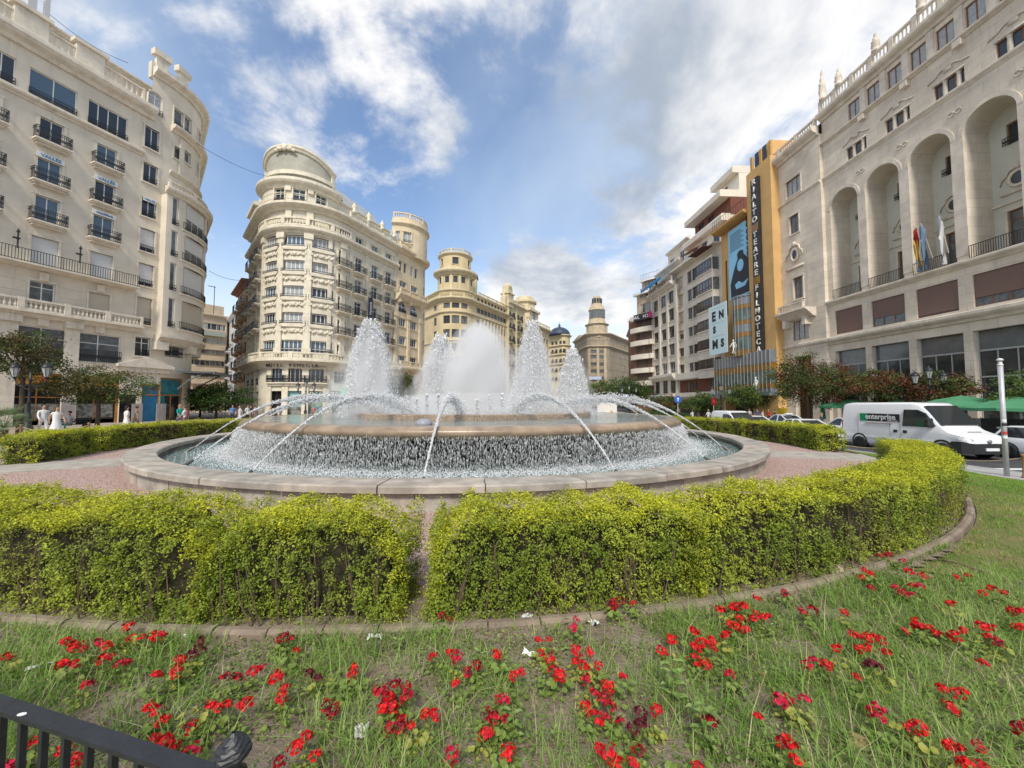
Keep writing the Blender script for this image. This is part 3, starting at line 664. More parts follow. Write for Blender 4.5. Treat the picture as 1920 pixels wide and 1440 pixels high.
# geraniums
HEADS = [(12,1230),(123,1201),(140,1207),(157,1212),(200,1208),(248,1192),(265,1193),(288,1191),(240,1172),(197,1233),(240,1238),(293,1262),(331,1257),(356,1225),(378,1217),(376,1200),
(533,1187),(523,1195),(556,1217),(578,1258),(423,1265),(442,1267),(473,1257),(518,1265),(163,1280),(120,1242),(533,1288),(530,1303),(427,1317),(393,1320),(462,1317),(293,1330),(305,1350),(357,1360),
(288,1385),(318,1402),(357,1407),(610,1322),(557,1398),(573,1377),(592,1413),(522,1425),(70,1385),(120,1403),(143,1420),(20,1435),(843,1158),(665,1248),(662,1263),(1028,1195),(1075,1173),(1080,1157),
(1013,1220),(930,1223),(812,1228),(857,1228),(893,1243),(878,1257),(975,1257),(853,1278),(1082,1217),(1080,1237),(1107,1219),(1123,1245),(1038,1252),(1167,1265),(1098,1270),(1117,1297),(1140,1283),
(1145,1320),(1137,1340),(1098,1322),(1163,1348),(1202,1353),(1200,1333),(1230,1328),(740,1280),(763,1285),(763,1303),(735,1323),(730,1360),(753,1350),(768,1360),(798,1333),(812,1342),(712,1295),
(947,1310),(937,1305),(927,1340),(948,1345),(912,1372),(848,1410),(953,1410),(1123,1400),(1143,1410),(1157,1430),(1187,1427),(1197,1405),(1148,1133),(1187,1127),(1163,1123),(1258,1195),(1240,1217),
(1665,1037),(1693,1047),(1622,1065),(1632,1072),(1703,1068),(1730,1077),(1710,1093),(1633,1098),(1707,1112),(1678,1097),(1793,1078),(1813,1075),(1860,1100),(1783,1128),(1882,1108),(1913,1143),
(1418,1118),(1472,1108),(1393,1133),(1373,1137),(1350,1140),(1417,1147),(1437,1152),(1413,1157),(1387,1155),(1380,1170),(1397,1177),(1507,1145),(1583,1143),(1300,1180),(1313,1202),(1303,1210),
(1337,1213),(1303,1233),(1362,1187),(1368,1260),(1613,1192),(1633,1193),(1653,1197),(1613,1213),(1570,1213),(1663,1220),(1515,1242),(1552,1242),(1608,1267),(1633,1242),(1717,1160),(1720,1172),
(1743,1173),(1757,1185),(1697,1180),(1843,1172),(1855,1192),(1873,1202),(1805,1178),(1913,1173),(1843,1240),(1793,1297),(1767,1288),(1783,1323),(1477,1312),(1510,1307),(1420,1340),(1473,1387),
(1650,1340),(1643,1330),(1703,1362),(1787,1398),(1837,1397),(1913,1360),(1813,1430),(1840,1433),(1493,1423),(1330,1348),(1307,1437)]
M_petal = [mat('scarlet petals', (0.78, 0.008, 0.010), 0.55, var=.3, vscale=60, trans=.15), mat('crimson petals', (0.55, 0.006, 0.022), 0.55, var=.4, vscale=60, trans=.15),
           mat('pinkish red petals', (0.66, 0.012, 0.07), 0.55, var=.3, vscale=60, trans=.15), mat('faded dark petals', (0.13, 0.008, 0.02), 0.7, var=.5, vscale=60)]
M_gleaf = [mat('geranium leaves', (0.13, 0.22, 0.04), 0.6, var=.4, vscale=30, vcol2=(.24, .30, .06), trans=.25), mat('yellowing geranium leaves', (0.40, 0.38, 0.07), 0.6, var=.4, vscale=30, vcol2=(.25, .30, .06), trans=.25)]
M_gstem = mat('geranium stems', (0.20, 0.24, 0.08), 0.7)
def head_mesh(k, m):
    r = random.Random(k); b = MB(); nf = r.choice((20, 24, 28)); ms = m if isinstance(m, list) else [m]
    for i in range(nf):
        th = math.acos(1 - r.uniform(0, 1.25)); az = r.uniform(0, 6.283) ; d = Vector((math.sin(th) * math.cos(az), math.sin(th) * math.sin(az), math.cos(th) * .8)); c = d * r.uniform(.016, .036); fm_ = 0 if r.random() < .68 else 1
        e1 = d.cross(Vector((.3, .2, 1))).normalized(); e2 = d.cross(e1)
        for j in range(5):
            g = 6.283 * j / 5 + r.uniform(-.3, .3); o = e1 * math.cos(g) + e2 * math.sin(g); w = e1 * -math.sin(g) + e2 * math.cos(g); L_ = r.uniform(.008, .013)
            tip = c + o * L_ + d * r.uniform(-.002, .006); b.add([c, c + o * L_ * .62 + w * .006 + d * .003, tip, c + o * L_ * .62 - w * .006 + d * .003], [(0, 1, 2, 3)], fm_)
    return b.mesh('flower_head', ms * 2 if len(ms) == 1 else ms)
HM = [head_mesh(k, [M_petal[k % 3], M_petal[1] if k % 3 != 1 else M_petal[3]] if k < 9 else M_petal[3]) for k in range(12)]
def gleaf_mesh(k):
    r = random.Random(50 + k); b = MB()
    for i in range(34):
        a = r.uniform(0, 6.283); rad = r.uniform(.01, .095); z = r.uniform(.02, .11); c = Vector((rad * math.cos(a), rad * math.sin(a), z)); s = r.uniform(.009, .020)
        d = Vector((math.cos(a) * .5 + r.uniform(-.4, .4), math.sin(a) * .5 + r.uniform(-.4, .4), 1)).normalized(); e1 = d.cross(Vector((1, .3, 0))).normalized(); e2 = d.cross(e1)
        vs = [c - d * .004] + [c + (e1 * math.cos(6.283 * j / 7) + e2 * math.sin(6.283 * j / 7)) * s * r.uniform(.8, 1.1) + d * .004 * (j % 2) for j in range(7)]
        b.add(vs, [(0, 1 + j, 1 + (j + 1) % 7) for j in range(7)])
    return b.mesh('leaves', M_gleaf[0] if k % 4 else M_gleaf[1])
GM = [gleaf_mesh(k) for k in range(8)]
HEADS += [(x + rnd.uniform(12, 20) * rnd.choice((-1, 1)), y + rnd.uniform(-9, 12)) for i, (x, y) in enumerate(HEADS) if i % 3 == 1 and y < 1400]
left = list(range(len(HEADS))); PLANTS = []
while left:
    i = left.pop(0); g = [i]
    for j in list(left):
        if len(g) < 5 and math.hypot(HEADS[i][0] - HEADS[j][0], (HEADS[i][1] - HEADS[j][1]) * 1.0) < 34: g.append(j); left.remove(j)
    PLANTS.append(g)
for k, g in enumerate(PLANTS):
    pts = [on_z(HEADS[j][0], HEADS[j][1] + 4, .15 + .02 * math.sin(j * 2.3)) for j in g]; c = sum(pts, Vector()) / len(pts); c.z = 0
    hd = ('single', 'paired', 'three', 'four', 'five')[len(g) - 1]
    kc = (k * 5 + len(g)) % 7; kc = 0 if kc < 4 else 1 if kc < 5 else 2 if kc < 6 else (3 if k % 3 == 0 else 0); tint = ('scarlet', 'crimson', 'pinkish red', 'faded dark red')[kc]; yl = k % 4 == 0
    where = 'close to the stone edging' if math.hypot(c.x - FC.x, c.y - FC.y) < 15.2 else 'near the iron railing' if c.x < -.75 and c.y < 2.3 else 'towards the lawn' if c.x > lawn_edge(c.y) - 1.4 else 'amid the long grass'
    root = thing('geranium', f'geranium with {hd} {tint} flower head{"s" if len(g) > 1 else ""} and {"yellowing" if yl else "green"} leaves {where}', 'flower', (c.x, c.y, .01), 0, f'{tint} geraniums {where}')
    for j, p in zip(g, pts):
        o = obj('flower_head', HM[(j % 3) * 3 + kc if kc < 3 else 9 + j % 3], root, world=False); o.location = p - Vector((c.x, c.y, .01)); o.rotation_euler = (rnd.uniform(-.5, .5), rnd.uniform(-.5, .5), rnd.uniform(0, 6)); s = rnd.uniform(.8, 1.35); o.scale = (s, s, s * .9)
        b = MB(); b.tube([(0, 0, .01), Vector(o.location) * .5 + Vector((.01, 0, .02)), o.location], [.003, .0025, .002], 4); obj('stem', b.mesh('stem', M_gstem), root, world=False)
    for q in range(1 + (len(g) > 2)):
        o = obj('leaves', GM[4 * (k % 2) if yl else 1 + (k + q) % 3], root, world=False); o.location = (rnd.uniform(-.03, .03), rnd.uniform(-.05, .02), 0); o.rotation_euler = (0, 0, rnd.uniform(0, 6)); s = rnd.uniform(.8, 1.3); o.scale = (s, s, s)

# broad-leaved weeds, hoses, dead leaves, litter
M_broad = mat('broad weed leaves', (0.24, 0.36, 0.09), 0.5, var=.4, vscale=20, trans=.25)
M_broad2 = mat('pale weed leaves', (0.36, 0.46, 0.20), 0.5, var=.3, vscale=20, trans=.25)
def broad(px, py, label, h, nl, size, m, seed):
    r = random.Random(seed); p = on_z(px, py, .02); root = thing('broad_leaf_weed', label, 'weed', (p.x, p.y, .01)); b = MB(); b.tube([(0, 0, 0), (.01, .01, h * .5), (0, .02, h)], [.005, .004, .002], 5); obj('stem', b.mesh('stem', M_gstem), root, world=False)
    for i in range(nl):
        a = i * 2.4 + r.uniform(-.3, .3); z = h * (.25 + .75 * i / nl); d = Vector((math.cos(a), math.sin(a), .25)); s = Vector((-math.sin(a), math.cos(a), 0)); L_ = size * r.uniform(.8, 1.2); b = MB(); c = Vector((0, .01, z))
        b.add([c, c + d * L_ * .35 + s * L_ * .2, c + d * L_ * .75 + s * L_ * .15, c + d * L_ - Vector((0, 0, L_ * .25)), c + d * L_ * .75 - s * L_ * .15, c + d * L_ * .35 - s * L_ * .2, c + d * L_ * .5 - Vector((0, 0, .012))],
              [(0, 1, 6), (1, 2, 6), (2, 3, 6), (3, 4, 6), (4, 5, 6), (5, 0, 6)]); obj('leaf', b.mesh('leaf', m), root, world=False)
broad(1262, 1330, 'tall leafy green weed standing among the geraniums', .30, 14, .085, M_broad, 1)
broad(1640, 1252, 'small weed with smooth pale green leaves', .12, 8, .07, M_broad2, 2)
broad(1322, 1410, 'leafy weed at the bottom of the flower bed', .26, 13, .08, M_broad, 3)
broad(745, 1228, 'round-leaved weed near the stone edging', .12, 10, .055, M_broad, 4)
broad(900, 1250, 'bushy weed between single geraniums', .11, 10, .055, M_broad, 5)
broad(960, 1400, 'yellowish leafy weed under scarlet heads', .20, 10, .06, M_broad, 6)
M_hose = mat('brown drip hose', (0.17, 0.115, 0.085), 0.6, var=.3, vscale=15)
for q in ([(455, 1360), (520, 1364), (600, 1372)], [(662, 1350), (712, 1366)], [(640, 1384), (710, 1396)], [(800, 1403), (900, 1413), (1010, 1393), (1160, 1389)], [(1010, 1434), (1100, 1438)], [(1455, 1140), (1530, 1151)],
          [(1436, 1160), (1500, 1178)], [(1445, 1232), (1512, 1241)], [(1325, 1301), (1430, 1315)], [(1380, 1386), (1440, 1400)], [(1520, 1408), (1600, 1437)], [(1722, 1036), (1800, 1057), (1925, 1094)], [(1735, 1264), (1800, 1280), (1925, 1302)], [(1570, 1190), (1610, 1192)]):
    b = MB(); pts = [on_z(x, y, .035) for x, y in q]; pts[0].z = .0; pts[-1].z = .005; b.tube(pts, .011, 6)
    tag(obj('drip_hose', b.mesh('drip_hose', M_hose, True)), 'piece of brown drip hose showing through the grass', 'hose', 'drip hoses in the flower bed')
M_dead = mat('dead leaf', (0.46, 0.31, 0.17), 0.85, var=.3, vscale=25, bump=.4, bscale=60)
def dead_leaf(px, py, s, rz, label):
    p = on_z(px, py, .05); b = MB(); n_ = 11; vs = [(0, 0, .0)]
    for j in range(n_):
        a = 6.283 * j / n_; rad = s * (1 if j % 2 == 0 else .55) * (1.0 if j % 4 else 1.2); vs.append((rad * math.cos(a), rad * math.sin(a) * .7, .02 * math.sin(3 * a) + .015))
    b.add(vs, [(0, 1 + j, 1 + (j + 1) % n_) for j in range(n_)]); o = obj('dead_leaf', b.mesh('dead_leaf', M_dead)); o.location = p; o.rotation_euler = (.3, .15, rz); tag(o, label, 'dead leaf')
dead_leaf(1602, 1393, .075, .3, 'dry brown plane leaf standing in the grass'); dead_leaf(1722, 1422, .085, 1.2, 'large curled brown leaf lying in the bed'); dead_leaf(1430, 1268, .04, 2, 'small tan leaf on bare soil')
M_paper = mat('white litter', (0.78, 0.78, 0.76), 0.7, var=.15, vscale=20)
def litter(px, py, w, d, rz, label):
    p = on_z(px, py, .035); r = random.Random(px); b = MB(); vs = []
    for j in range(4):
        for i in range(5): vs.append(((i / 4 - .5) * w, (j / 3 - .5) * d, r.uniform(0, .02) + .015 * ((i + j) % 2)))
    b.add(vs, [(j * 5 + i, j * 5 + i + 1, j * 5 + i + 6, j * 5 + i + 5) for j in range(3) for i in range(4)]); o = obj('paper_scrap', b.mesh('paper_scrap', M_paper)); o.location = p; o.rotation_euler = (rnd.uniform(-.2, .2), .1, rz); tag(o, label, 'litter')
for a in ((703, 1197, .11, .07, .2, 'crumpled white wrapper on bare soil by the edging'), (650, 1182, .05, .05, 1, 'tiny white scrap under the bushy hedge'), (356, 1192, .09, .08, .5, 'white scrap of paper in the grass below the holed hedge'), (990, 1158, .08, .08, .9, 'white paper ball against the stone edging'),
          (1112, 1170, .11, .07, 2.2, 'torn white tissue beside tall geraniums'), (997, 1231, .13, .05, -.3, 'narrow white strip of paper between the plants'), (677, 1377, .07, .07, .4, 'square white scrap by a drip hose'), (112, 1245, .30, .05, .75, 'long white strip of paper near the railing')): litter(*a)
b = MB(); b.add([(-.09, -.05, 0), (.08, -.06, 0), (.10, .05, 0), (-.06, .06, 0), (-.05, -.03, .07), (.05, -.035, .085), (.045, .03, .07), (-.03, .035, .06)], [(4, 5, 6, 7), (0, 1, 5, 4), (1, 2, 6, 5), (2, 3, 7, 6), (3, 0, 4, 7)])
o = obj('rock', b.mesh('rock', mat('pale rock', (.50, .40, .29), .9, var=.3, vscale=12, bump=.6, bscale=30))); o.location = on_z(1563, 1072, .02); tag(o, 'pale angular rock at the foot of the long hedge', 'rock')

# railing in the near corner
M_iron = mat('painted iron', (0.028, 0.031, 0.036), 0.42, spec=.5, var=.3, vscale=25, bump=.15, bscale=80)
A, B_ = on_z(-60, 1298, .62), on_z(398, 1450, .62); dv = (B_ - A).normalized(); sv = Vector((-dv.y, dv.x, 0)); A = A - dv * 1.2
fence = thing('iron_railing', 'black iron railing with a flat top rail at the edge of the flower bed', 'railing', (A.x, A.y, 0))
b = MB(); L_ = (B_ - A).length + .05
def along(t, s, z): q = A + dv * t + sv * s; return (q.x, q.y, z)
def bar(t0, t1, s0, s1, z0, z1): return MB().add([along(t0, s0, z0), along(t1, s0, z0), along(t1, s1, z0), along(t0, s1, z0), along(t0, s0, z1), along(t1, s0, z1), along(t1, s1, z1), along(t0, s1, z1)], [(0, 3, 2, 1), (4, 5, 6, 7), (0, 1, 5, 4), (1, 2, 6, 5), (2, 3, 7, 6), (3, 0, 4, 7)])
obj('top_rail', bar(0, L_, -.028, .028, .605, .622).mesh('top_rail', M_iron), fence); obj('bottom_rail', bar(0, L_, -.02, .02, .09, .105).mesh('bottom_rail', M_iron), fence)
t = .05
while t < L_ - .05: obj('bar', bar(t, t + .02, -.01, .01, .1, .606).mesh('bar', M_iron), fence); t += .125
C_ = on_z(436, 1438, .66); b = MB(); b.lathe([(.025, 0), (.025, .60), (.04, .61), (.04, .64), (.022, .655), (.022, .67)], (C_.x, C_.y, 0), 12); obj('corner_post', b.mesh('corner_post', M_iron, True), fence)
b = MB(); k_, m_ = 14, 12; vs, fs = [], []
for i in range(k_ + 1):
    t = i / k_; rr_ = .043 * math.sin(math.pi * (t ** .8) * .97 + .05) + .003
    for j in range(m_): g = 6.283 * (j + .5 * (i % 2)) / m_; q = rr_ * (1 + .13 * ((i + j) % 2)); vs.append((C_.x + q * math.cos(g), C_.y + q * math.sin(g), .665 + .10 * t))
for i in range(k_):
    for j in range(m_): a_ = i * m_ + j; b2 = i * m_ + (j + 1) % m_; fs.append((a_, b2, b2 + m_, a_ + m_))
b.add(vs, fs); obj('pine_cone_finial', b.mesh('pine_cone_finial', M_iron), fence)
b = MB(); q = on_z(41, 1339, .6225); b.lathe([(0, .001), (.016, 0)][::-1], (q.x, q.y, .6225), 10, sy=.6); obj('bird_dropping', b.mesh('bird_dropping', M_paper), fence)
# ---------------------------------------------------------------- facade kit
def arc_pts(c, r, a0, a1, n=16): return [(c[0] + r * math.cos(R(a0 + (a1 - a0) * i / n)), c[1] + r * math.sin(R(a0 + (a1 - a0) * i / n))) for i in range(n + 1)]
class Path:
    """plan line of a facade, left to right as seen from outside; out = distance in front of it"""
    def __init__(s, pts):
        s.p = [Vector((x, y)) for x, y in pts]; k = len(s.p); s.seg = [(s.p[i + 1] - s.p[i]) for i in range(k - 1)]
        s.len = [q.length for q in s.seg]; s.cum = [0.0]
        for l in s.len: s.cum.append(s.cum[-1] + l)
        s.L = s.cum[-1]; nm = [Vector((q.y, -q.x)).normalized() for q in s.seg]; s.nm = nm; s.mit = []
        for i in range(k):
            a, b = nm[max(i - 1, 0)], nm[min(i, k - 2)]; m = (a + b); m = m.normalized(); d = max(m.dot(a), .3); s.mit.append(m / d)
    def idx(s, t):
        for i in range(len(s.seg)):
            if t <= s.cum[i + 1] + 1e-9: return i
        return len(s.seg) - 1
    def P(s, t, out=0.0, z=0.0):
        i = s.idx(t); f = (t - s.cum[i]) / s.len[i]
        a = s.p[i] + s.mit[i] * out; b = s.p[i + 1] + s.mit[i + 1] * out; q = a + (b - a) * f
        return Vector((q.x, q.y, z))
    def ang(s, t):
        a = s.P(max(t - .05, 0)); b = s.P(min(t + .05, s.L)); d = b - a; return math.atan2(d.y, d.x)
    def breaks(s, a, b): return sorted({a, b} | {c for c in s.cum if a + 1e-4 < c < b - 1e-4})
    def hit(s, px, py, tol=1e-6):
        d = ray(px, py); best = None
        for i, q in enumerate(s.seg):
            det = d.x * (-q.y) + q.x * d.y
            if abs(det) < 1e-9: continue
            t = (s.p[i].x * (-q.y) + q.x * s.p[i].y) / det; u = (d.x * s.p[i].y - d.y * s.p[i].x) / det
            if t > 0 and -tol <= u <= 1 + tol:
                vis = s.nm[i].x * d.x + s.nm[i].y * d.y < 0
                if best is None or (vis and not best[2]) or (vis == best[2] and t < best[1]): best = (s.cum[i] + u * s.len[i], t, vis)
        if best is None: return s.hit(px, py, .6) if tol < .1 else s.hit(px, py, 1e9)
        return best[0], CAMZ + d.z * best[1]
    def S(s, px, py=600): return s.hit(px, py)[0]
    def Z(s, px, py): return s.hit(px, py)[1]
GLASS = [mat('dark window glass', (0.030, 0.040, 0.050), 0.06, spec=0.6), mat('window glass with dim curtain', (0.16, 0.18, 0.19), 0.10, spec=0.6, var=.5, vscale=2.5), mat('window glass with pale curtain', (0.40, 0.42, 0.42), 0.14, spec=0.6, var=.3, vscale=4), mat('bluish window glass', (0.08, 0.13, 0.18), 0.05, spec=0.7)]
M_white = mat('white joinery', (0.74, 0.73, 0.70), 0.5); M_brown = mat('brown joinery', (0.105, 0.055, 0.035), 0.5, var=.3, vscale=8); M_darkf = mat('dark joinery', (0.05, 0.045, 0.04), 0.5)
M_blind = mat('white roller blind', (0.62, 0.62, 0.60), 0.6, joints=(50, .06, .006, 1.0, .72)); M_bblind = mat('brown roller blind', (0.20, 0.125, 0.10), 0.6, joints=(50, .09, .012, 1.0, .6)); M_tblind = mat('tan roller blind', (0.52, 0.46, 0.36), 0.6, joints=(50, .06, .006, 1.0, .72))
M_rail = mat('wrought iron', (0.022, 0.022, 0.025), 0.5, spec=.4)
_cache = {}
def cached(key, fn):
    if key not in _cache: _cache[key] = fn()
    return _cache[key]
PROF = [(0, -.10), (.10, -.10), (.16, .02), (.34, .10), (.42, .20), (.42, .34), (.36, .38), (0, .42)]
def prof(d=.42, h=.52): return [(o / .42 * d, (z + .1) / .52 * h) for o, z in PROF]
BAND = [(0, 0), (.12, 0), (.12, .22), (0, .24)]
class Bld:
    def __init__(s, name, label, path, wall, trim=None, base=-.05, cat='building', group=None):
        s.path = path; p = path.P(path.L / 2); s.root = thing(name, label, cat, (p.x, p.y, base), 0, group); s.wm = wall; s.tm = trim or wall; s.base = base; s.ops = []
    def part(s, name, mb, m, smooth=False): return obj(name, mb.mesh(name, m, smooth), s.root)
    def hit(s, px, py): return s.path.hit(px, py)
    # --- walls
    def wall(s, z0, z1, s0=0.0, s1=None, out=0.0, ops=None, depth=.3, m=None, name='wall', path=None, caps=True, thick=None):
        P = path or s.path; s1 = P.L if s1 is None else s1; ops = s.ops if ops is None else ops
        ops = [o for o in ops if o[0] - o[2] / 2 < s1 and o[0] + o[2] / 2 > s0 and o[1] < z1 and o[1] + o[3] > z0]
        sb = set(P.breaks(s0, s1)); zb = {z0, z1}
        for c, z, w, h, *_ in ops:
            sb |= {max(c - w / 2, s0), min(c + w / 2, s1)}; zb |= {max(z, z0), min(z + h, z1)}
        def uniq(q):
            o = []
            for x in sorted(q):
                if not o or x - o[-1] > 1e-4: o.append(x)
            return o
        sb, zb = uniq(sb), uniq(zb); b = MB()
        for i in range(len(sb) - 1):
            sm = (sb[i] + sb[i + 1]) / 2; col = [o for o in ops if abs(sm - o[0]) < o[2] / 2]
            j = 0
            while j < len(zb) - 1:
                if any(o[1] - 1e-5 < (zb[j] + zb[j + 1]) / 2 < o[1] + o[3] + 1e-5 for o in col): j += 1; continue
                k = j
                while k + 1 < len(zb) - 1 and not any(o[1] - 1e-5 < (zb[k + 1] + zb[k + 2]) / 2 < o[1] + o[3] + 1e-5 for o in col): k += 1
                b.add([P.P(sb[i], out, zb[j]), P.P(sb[i + 1], out, zb[j]), P.P(sb[i + 1], out, zb[k + 1]), P.P(sb[i], out, zb[k + 1])], [(0, 1, 2, 3)]); j = k + 1
        for o in ops:
            c, z, w, h = o[:4]; d = o[4] if len(o) > 4 and o[4] else depth; arch = o[5] if len(o) > 5 else 0.0; a, e = c - w / 2, c + w / 2; zt = z + h
            Q = lambda t, dd, zz: P.P(t, out - dd, zz)
            zs = zt - arch
            b.add([Q(a, 0, z), Q(a, d, z), Q(a, d, zs), Q(a, 0, zs)], [(0, 1, 2, 3)]); b.add([Q(e, 0, z), Q(e, 0, zs), Q(e, d, zs), Q(e, d, z)], [(0, 1, 2, 3)])
            b.add([Q(a, 0, z), Q(e, 0, z), Q(e, d, z), Q(a, d, z)], [(0, 1, 2, 3)])
            if not arch: b.add([Q(a, 0, zt), Q(a, d, zt), Q(e, d, zt), Q(e, 0, zt)], [(0, 1, 2, 3)])
            else:
                n = 12; pts = [(c - w / 2 * math.cos(math.pi * i / n), zs + arch * math.sin(math.pi * i / n)) for i in range(n + 1)]
                for i in range(n):
                    (x0, y0), (x1, y1) = pts[i], pts[i + 1]
                    b.add([Q(x0, 0, y0), Q(x1, 0, y1), Q(x1, 0, zt), Q(x0, 0, zt)], [(0, 1, 2, 3)]); b.add([Q(x0, 0, y0), Q(x0, d, y0), Q(x1, d, y1), Q(x1, 0, y1)], [(0, 1, 2, 3)])
        if caps and (out or thick):
            tk = thick or out
            for z in (z0, z1):
                for i in range(len(sb) - 1): b.add([P.P(sb[i], out, z), P.P(sb[i + 1], out, z), P.P(sb[i + 1], out - tk, z), P.P(sb[i], out - tk, z)], [(0, 1, 2, 3)])
            for t in (s0, s1): b.add([P.P(t, out, z0), P.P(t, out - tk, z0), P.P(t, out - tk, z1), P.P(t, out, z1)], [(0, 1, 2, 3)])
            if thick:
                for i in range(len(sb) - 1): b.add([P.P(sb[i], out - tk, z0), P.P(sb[i], out - tk, z1), P.P(sb[i + 1], out - tk, z1), P.P(sb[i + 1], out - tk, z0)], [(0, 1, 2, 3)])
        return s.part(name, b, m or s.wm)
    def sweep(s, name, z, pr, s0=0.0, s1=None, out=0.0, m=None, path=None, extra=None):
        P = path or s.path; s1 = P.L if s1 is None else s1; b = extra or MB(); bs = P.breaks(s0, s1); k = len(pr); vs = [P.P(t, out + o, z + h) for t in bs for o, h in pr]; fs = []
        for i in range(len(bs) - 1):
            for j in range(k): fs.append((i * k + j, i * k + (j + 1) % k, (i + 1) * k + (j + 1) % k, (i + 1) * k + j)[::-1])
        fs += [tuple(range(k)), tuple(range(len(bs) * k - 1, (len(bs) - 1) * k - 1, -1))]
        b.add(vs, fs)
        if extra is None: return s.part(name, b, m or s.tm)
    def pilaster(s, c, w, z0, z1, out=.16, m=None, base_out=0.0, path=None, name='pilaster'):
        return s.sweep(name, 0, [(base_out, z0), (base_out + out, z0), (base_out + out, z1), (base_out, z1)], c - w / 2, c + w / 2, 0, m, path)
    # --- openings
    def win(s, c, z, w, h, nv=2, tr=0.0, fm=None, g=None, blind=0.0, bm=None, out=0.0, ops=None, path=None, arch=0.0, depth=None, surround=0.0, sm=None, name='window', cut=True, fw=.07):
        P = path or s.path; (s.ops if ops is None else ops).append((c, z, w, h, depth, arch)) if cut else None
        fm = fm or M_white; g = GLASS[rnd.choice((0, 0, 1, 3))] if g is None else (GLASS[g] if isinstance(g, int) else g)
        sag = 0.0
        a, e = P.P(max(c - w / 2, 0)), P.P(min(c + w / 2, P.L)); sag = (P.P(c) - (a + e) / 2).length
        key = ('win', round(w, 2), round(h, 2), nv, round(tr, 2), fm.name, round(arch, 2), fw)
        def mk():
            b = MB(); y0, y1 = -.035, .035
            b.box(-w / 2, -w / 2 + fw, y0, y1, 0, h - arch); b.box(w / 2 - fw, w / 2, y0, y1, 0, h - arch); b.box(-w / 2, w / 2, y0 + .002, y1 - .002, 0, fw)
            if arch:
                n = 10
                for i in range(n):
                    t0, t1 = math.pi * i / n, math.pi * (i + 1) / n; q = [(-w / 2 * math.cos(t0), h - arch + arch * math.sin(t0)), (-w / 2 * math.cos(t1), h - arch + arch * math.sin(t1))]; q2 = [(x * (1 - 2 * fw / w), (zz - (h - arch)) * (1 - fw / arch) + h - arch) for x, zz in q]
                    b.prism([q[0], q2[0], q2[1], q[1]], y0, y1)
                b.box(-w / 2, w / 2, y0 + .003, y1 - .003, h - arch - fw / 2, h - arch + fw / 2)
            else: b.box(-w / 2, w / 2, y0 + .002, y1 - .002, h - fw, h)
            for i in range(1, nv): x = -w / 2 + w * i / nv; b.box(x - fw * .45, x + fw * .45, y0 + .004, y1 - .004, fw * .9, h - fw * .9 - arch * .15)
            if tr: zz = h * tr; b.box(-w / 2 + .01, w / 2 - .01, y0 + .006, y1 - .006, zz - fw * .4, zz + fw * .4)
            return b.mesh('window', fm)
        me = cached(key, mk)
        o = obj(name, me, s.root); p = P.P(c, out - .16 - sag, z); o.location = p; o.rotation_euler = (0, 0, P.ang(c))
        def mkp():
            if not arch: return MB().box(-w / 2 + .02, w / 2 - .02, .005, .02, .02, h - .02).mesh('pane', g)
            n = 10; return MB().prism([(-w / 2 + .02, .02), (w / 2 - .02, .02)] + [((w / 2 - .02) * math.cos(math.pi * i / n), h - arch + (arch - .02) * math.sin(math.pi * i / n)) for i in range(n + 1)], .005, .02).mesh('pane', g)
        obj('pane', cached(('pane',) + key + (g.name,), mkp), o, world=False)
        if blind > 0:
            bm = bm or M_blind; obj('roller_blind', cached(('blind', round(w, 2), round(h, 2), round(blind, 2), bm.name), lambda: MB().box(-w / 2 + .03, w / 2 - .03, -.06, -.038, h * (1 - blind), h - .03).mesh('roller_blind', bm)), o, world=False)
        if surround:
            def mks():
                q = surround; b = MB(); b.box(-w / 2 - q, -w / 2, -.07, .05, -.02, h + q * .2); b.box(w / 2, w / 2 + q, -.07, .05, -.02, h + q * .2); b.box(-w / 2 - q * 1.3, w / 2 + q * 1.3, -.10, .05, h, h + q * 1.1); b.box(-w / 2 - q * 1.2, w / 2 + q * 1.2, -.12, .05, -.14, 0)
                return b.mesh('window_surround', sm or s.tm)
            q = obj('surround', cached(('sur', round(w, 2), round(h, 2), surround, (sm or s.tm).name), mks), o, world=False); q.location = (0, -.16 - sag, 0)
        return o
    def place(s, name, me, c, z, out=0.0, path=None, parent=None):
        P = path or s.path; o = obj(name, me, s.root); o.location = P.P(c, out, z); o.rotation_euler = (0, 0, P.ang(c)); return o
    def balcony(s, c, z, w, d=.6, h=.95, m=None, bulge=0.0, path=None, out=0.0, rail=True):
        m = m or s.tm
        def mk():
            b = MB(); b.box(-w / 2, w / 2, -d, .02, -.13, 0); b.box(-w / 2 + .08, w / 2 - .08, -d + .1, .02, -.24, -.13); b.box(-w / 2 + .18, w / 2 - .18, -d * .55, .02, -.40, -.24); return b.mesh('balcony', m)
        o = s.place('balcony', cached(('balc', round(w, 2), d, m.name), mk), c, z, out, path)
        if rail:
            def mkr():
                b = MB(); y = -d + .05; x0, x1 = -w / 2 + .05, w / 2 - .05
                for zz in (.06, h - .16, h): b.box(x0, x1, y - .02, y + .02, zz - .02, zz + .02); b.box(x0 - .02, x0 + .02, y, 0, zz - .02, zz + .02); b.box(x1 - .02, x1 + .02, y, 0, zz - .02, zz + .02)
                n = max(4, int(w / .13))
                for i in range(n + 1): x = x0 + (x1 - x0) * i / n; b.box(x - .012, x + .012, y - .012 - bulge, y + .012 - bulge, .06, h)
                for i in range(1, 4): yy = y + (0 - y) * i / 4; b.box(x0 - .012, x0 + .012, yy - .012, yy + .012, .06, h); b.box(x1 - .012, x1 + .012, yy - .012, yy + .012, .06, h)
                for i in range(n): x = x0 + (x1 - x0) * (i + .5) / n; b.box(x - .035, x + .035, y - .01, y + .01, .30, .52)
                return b.mesh('railing', M_rail)
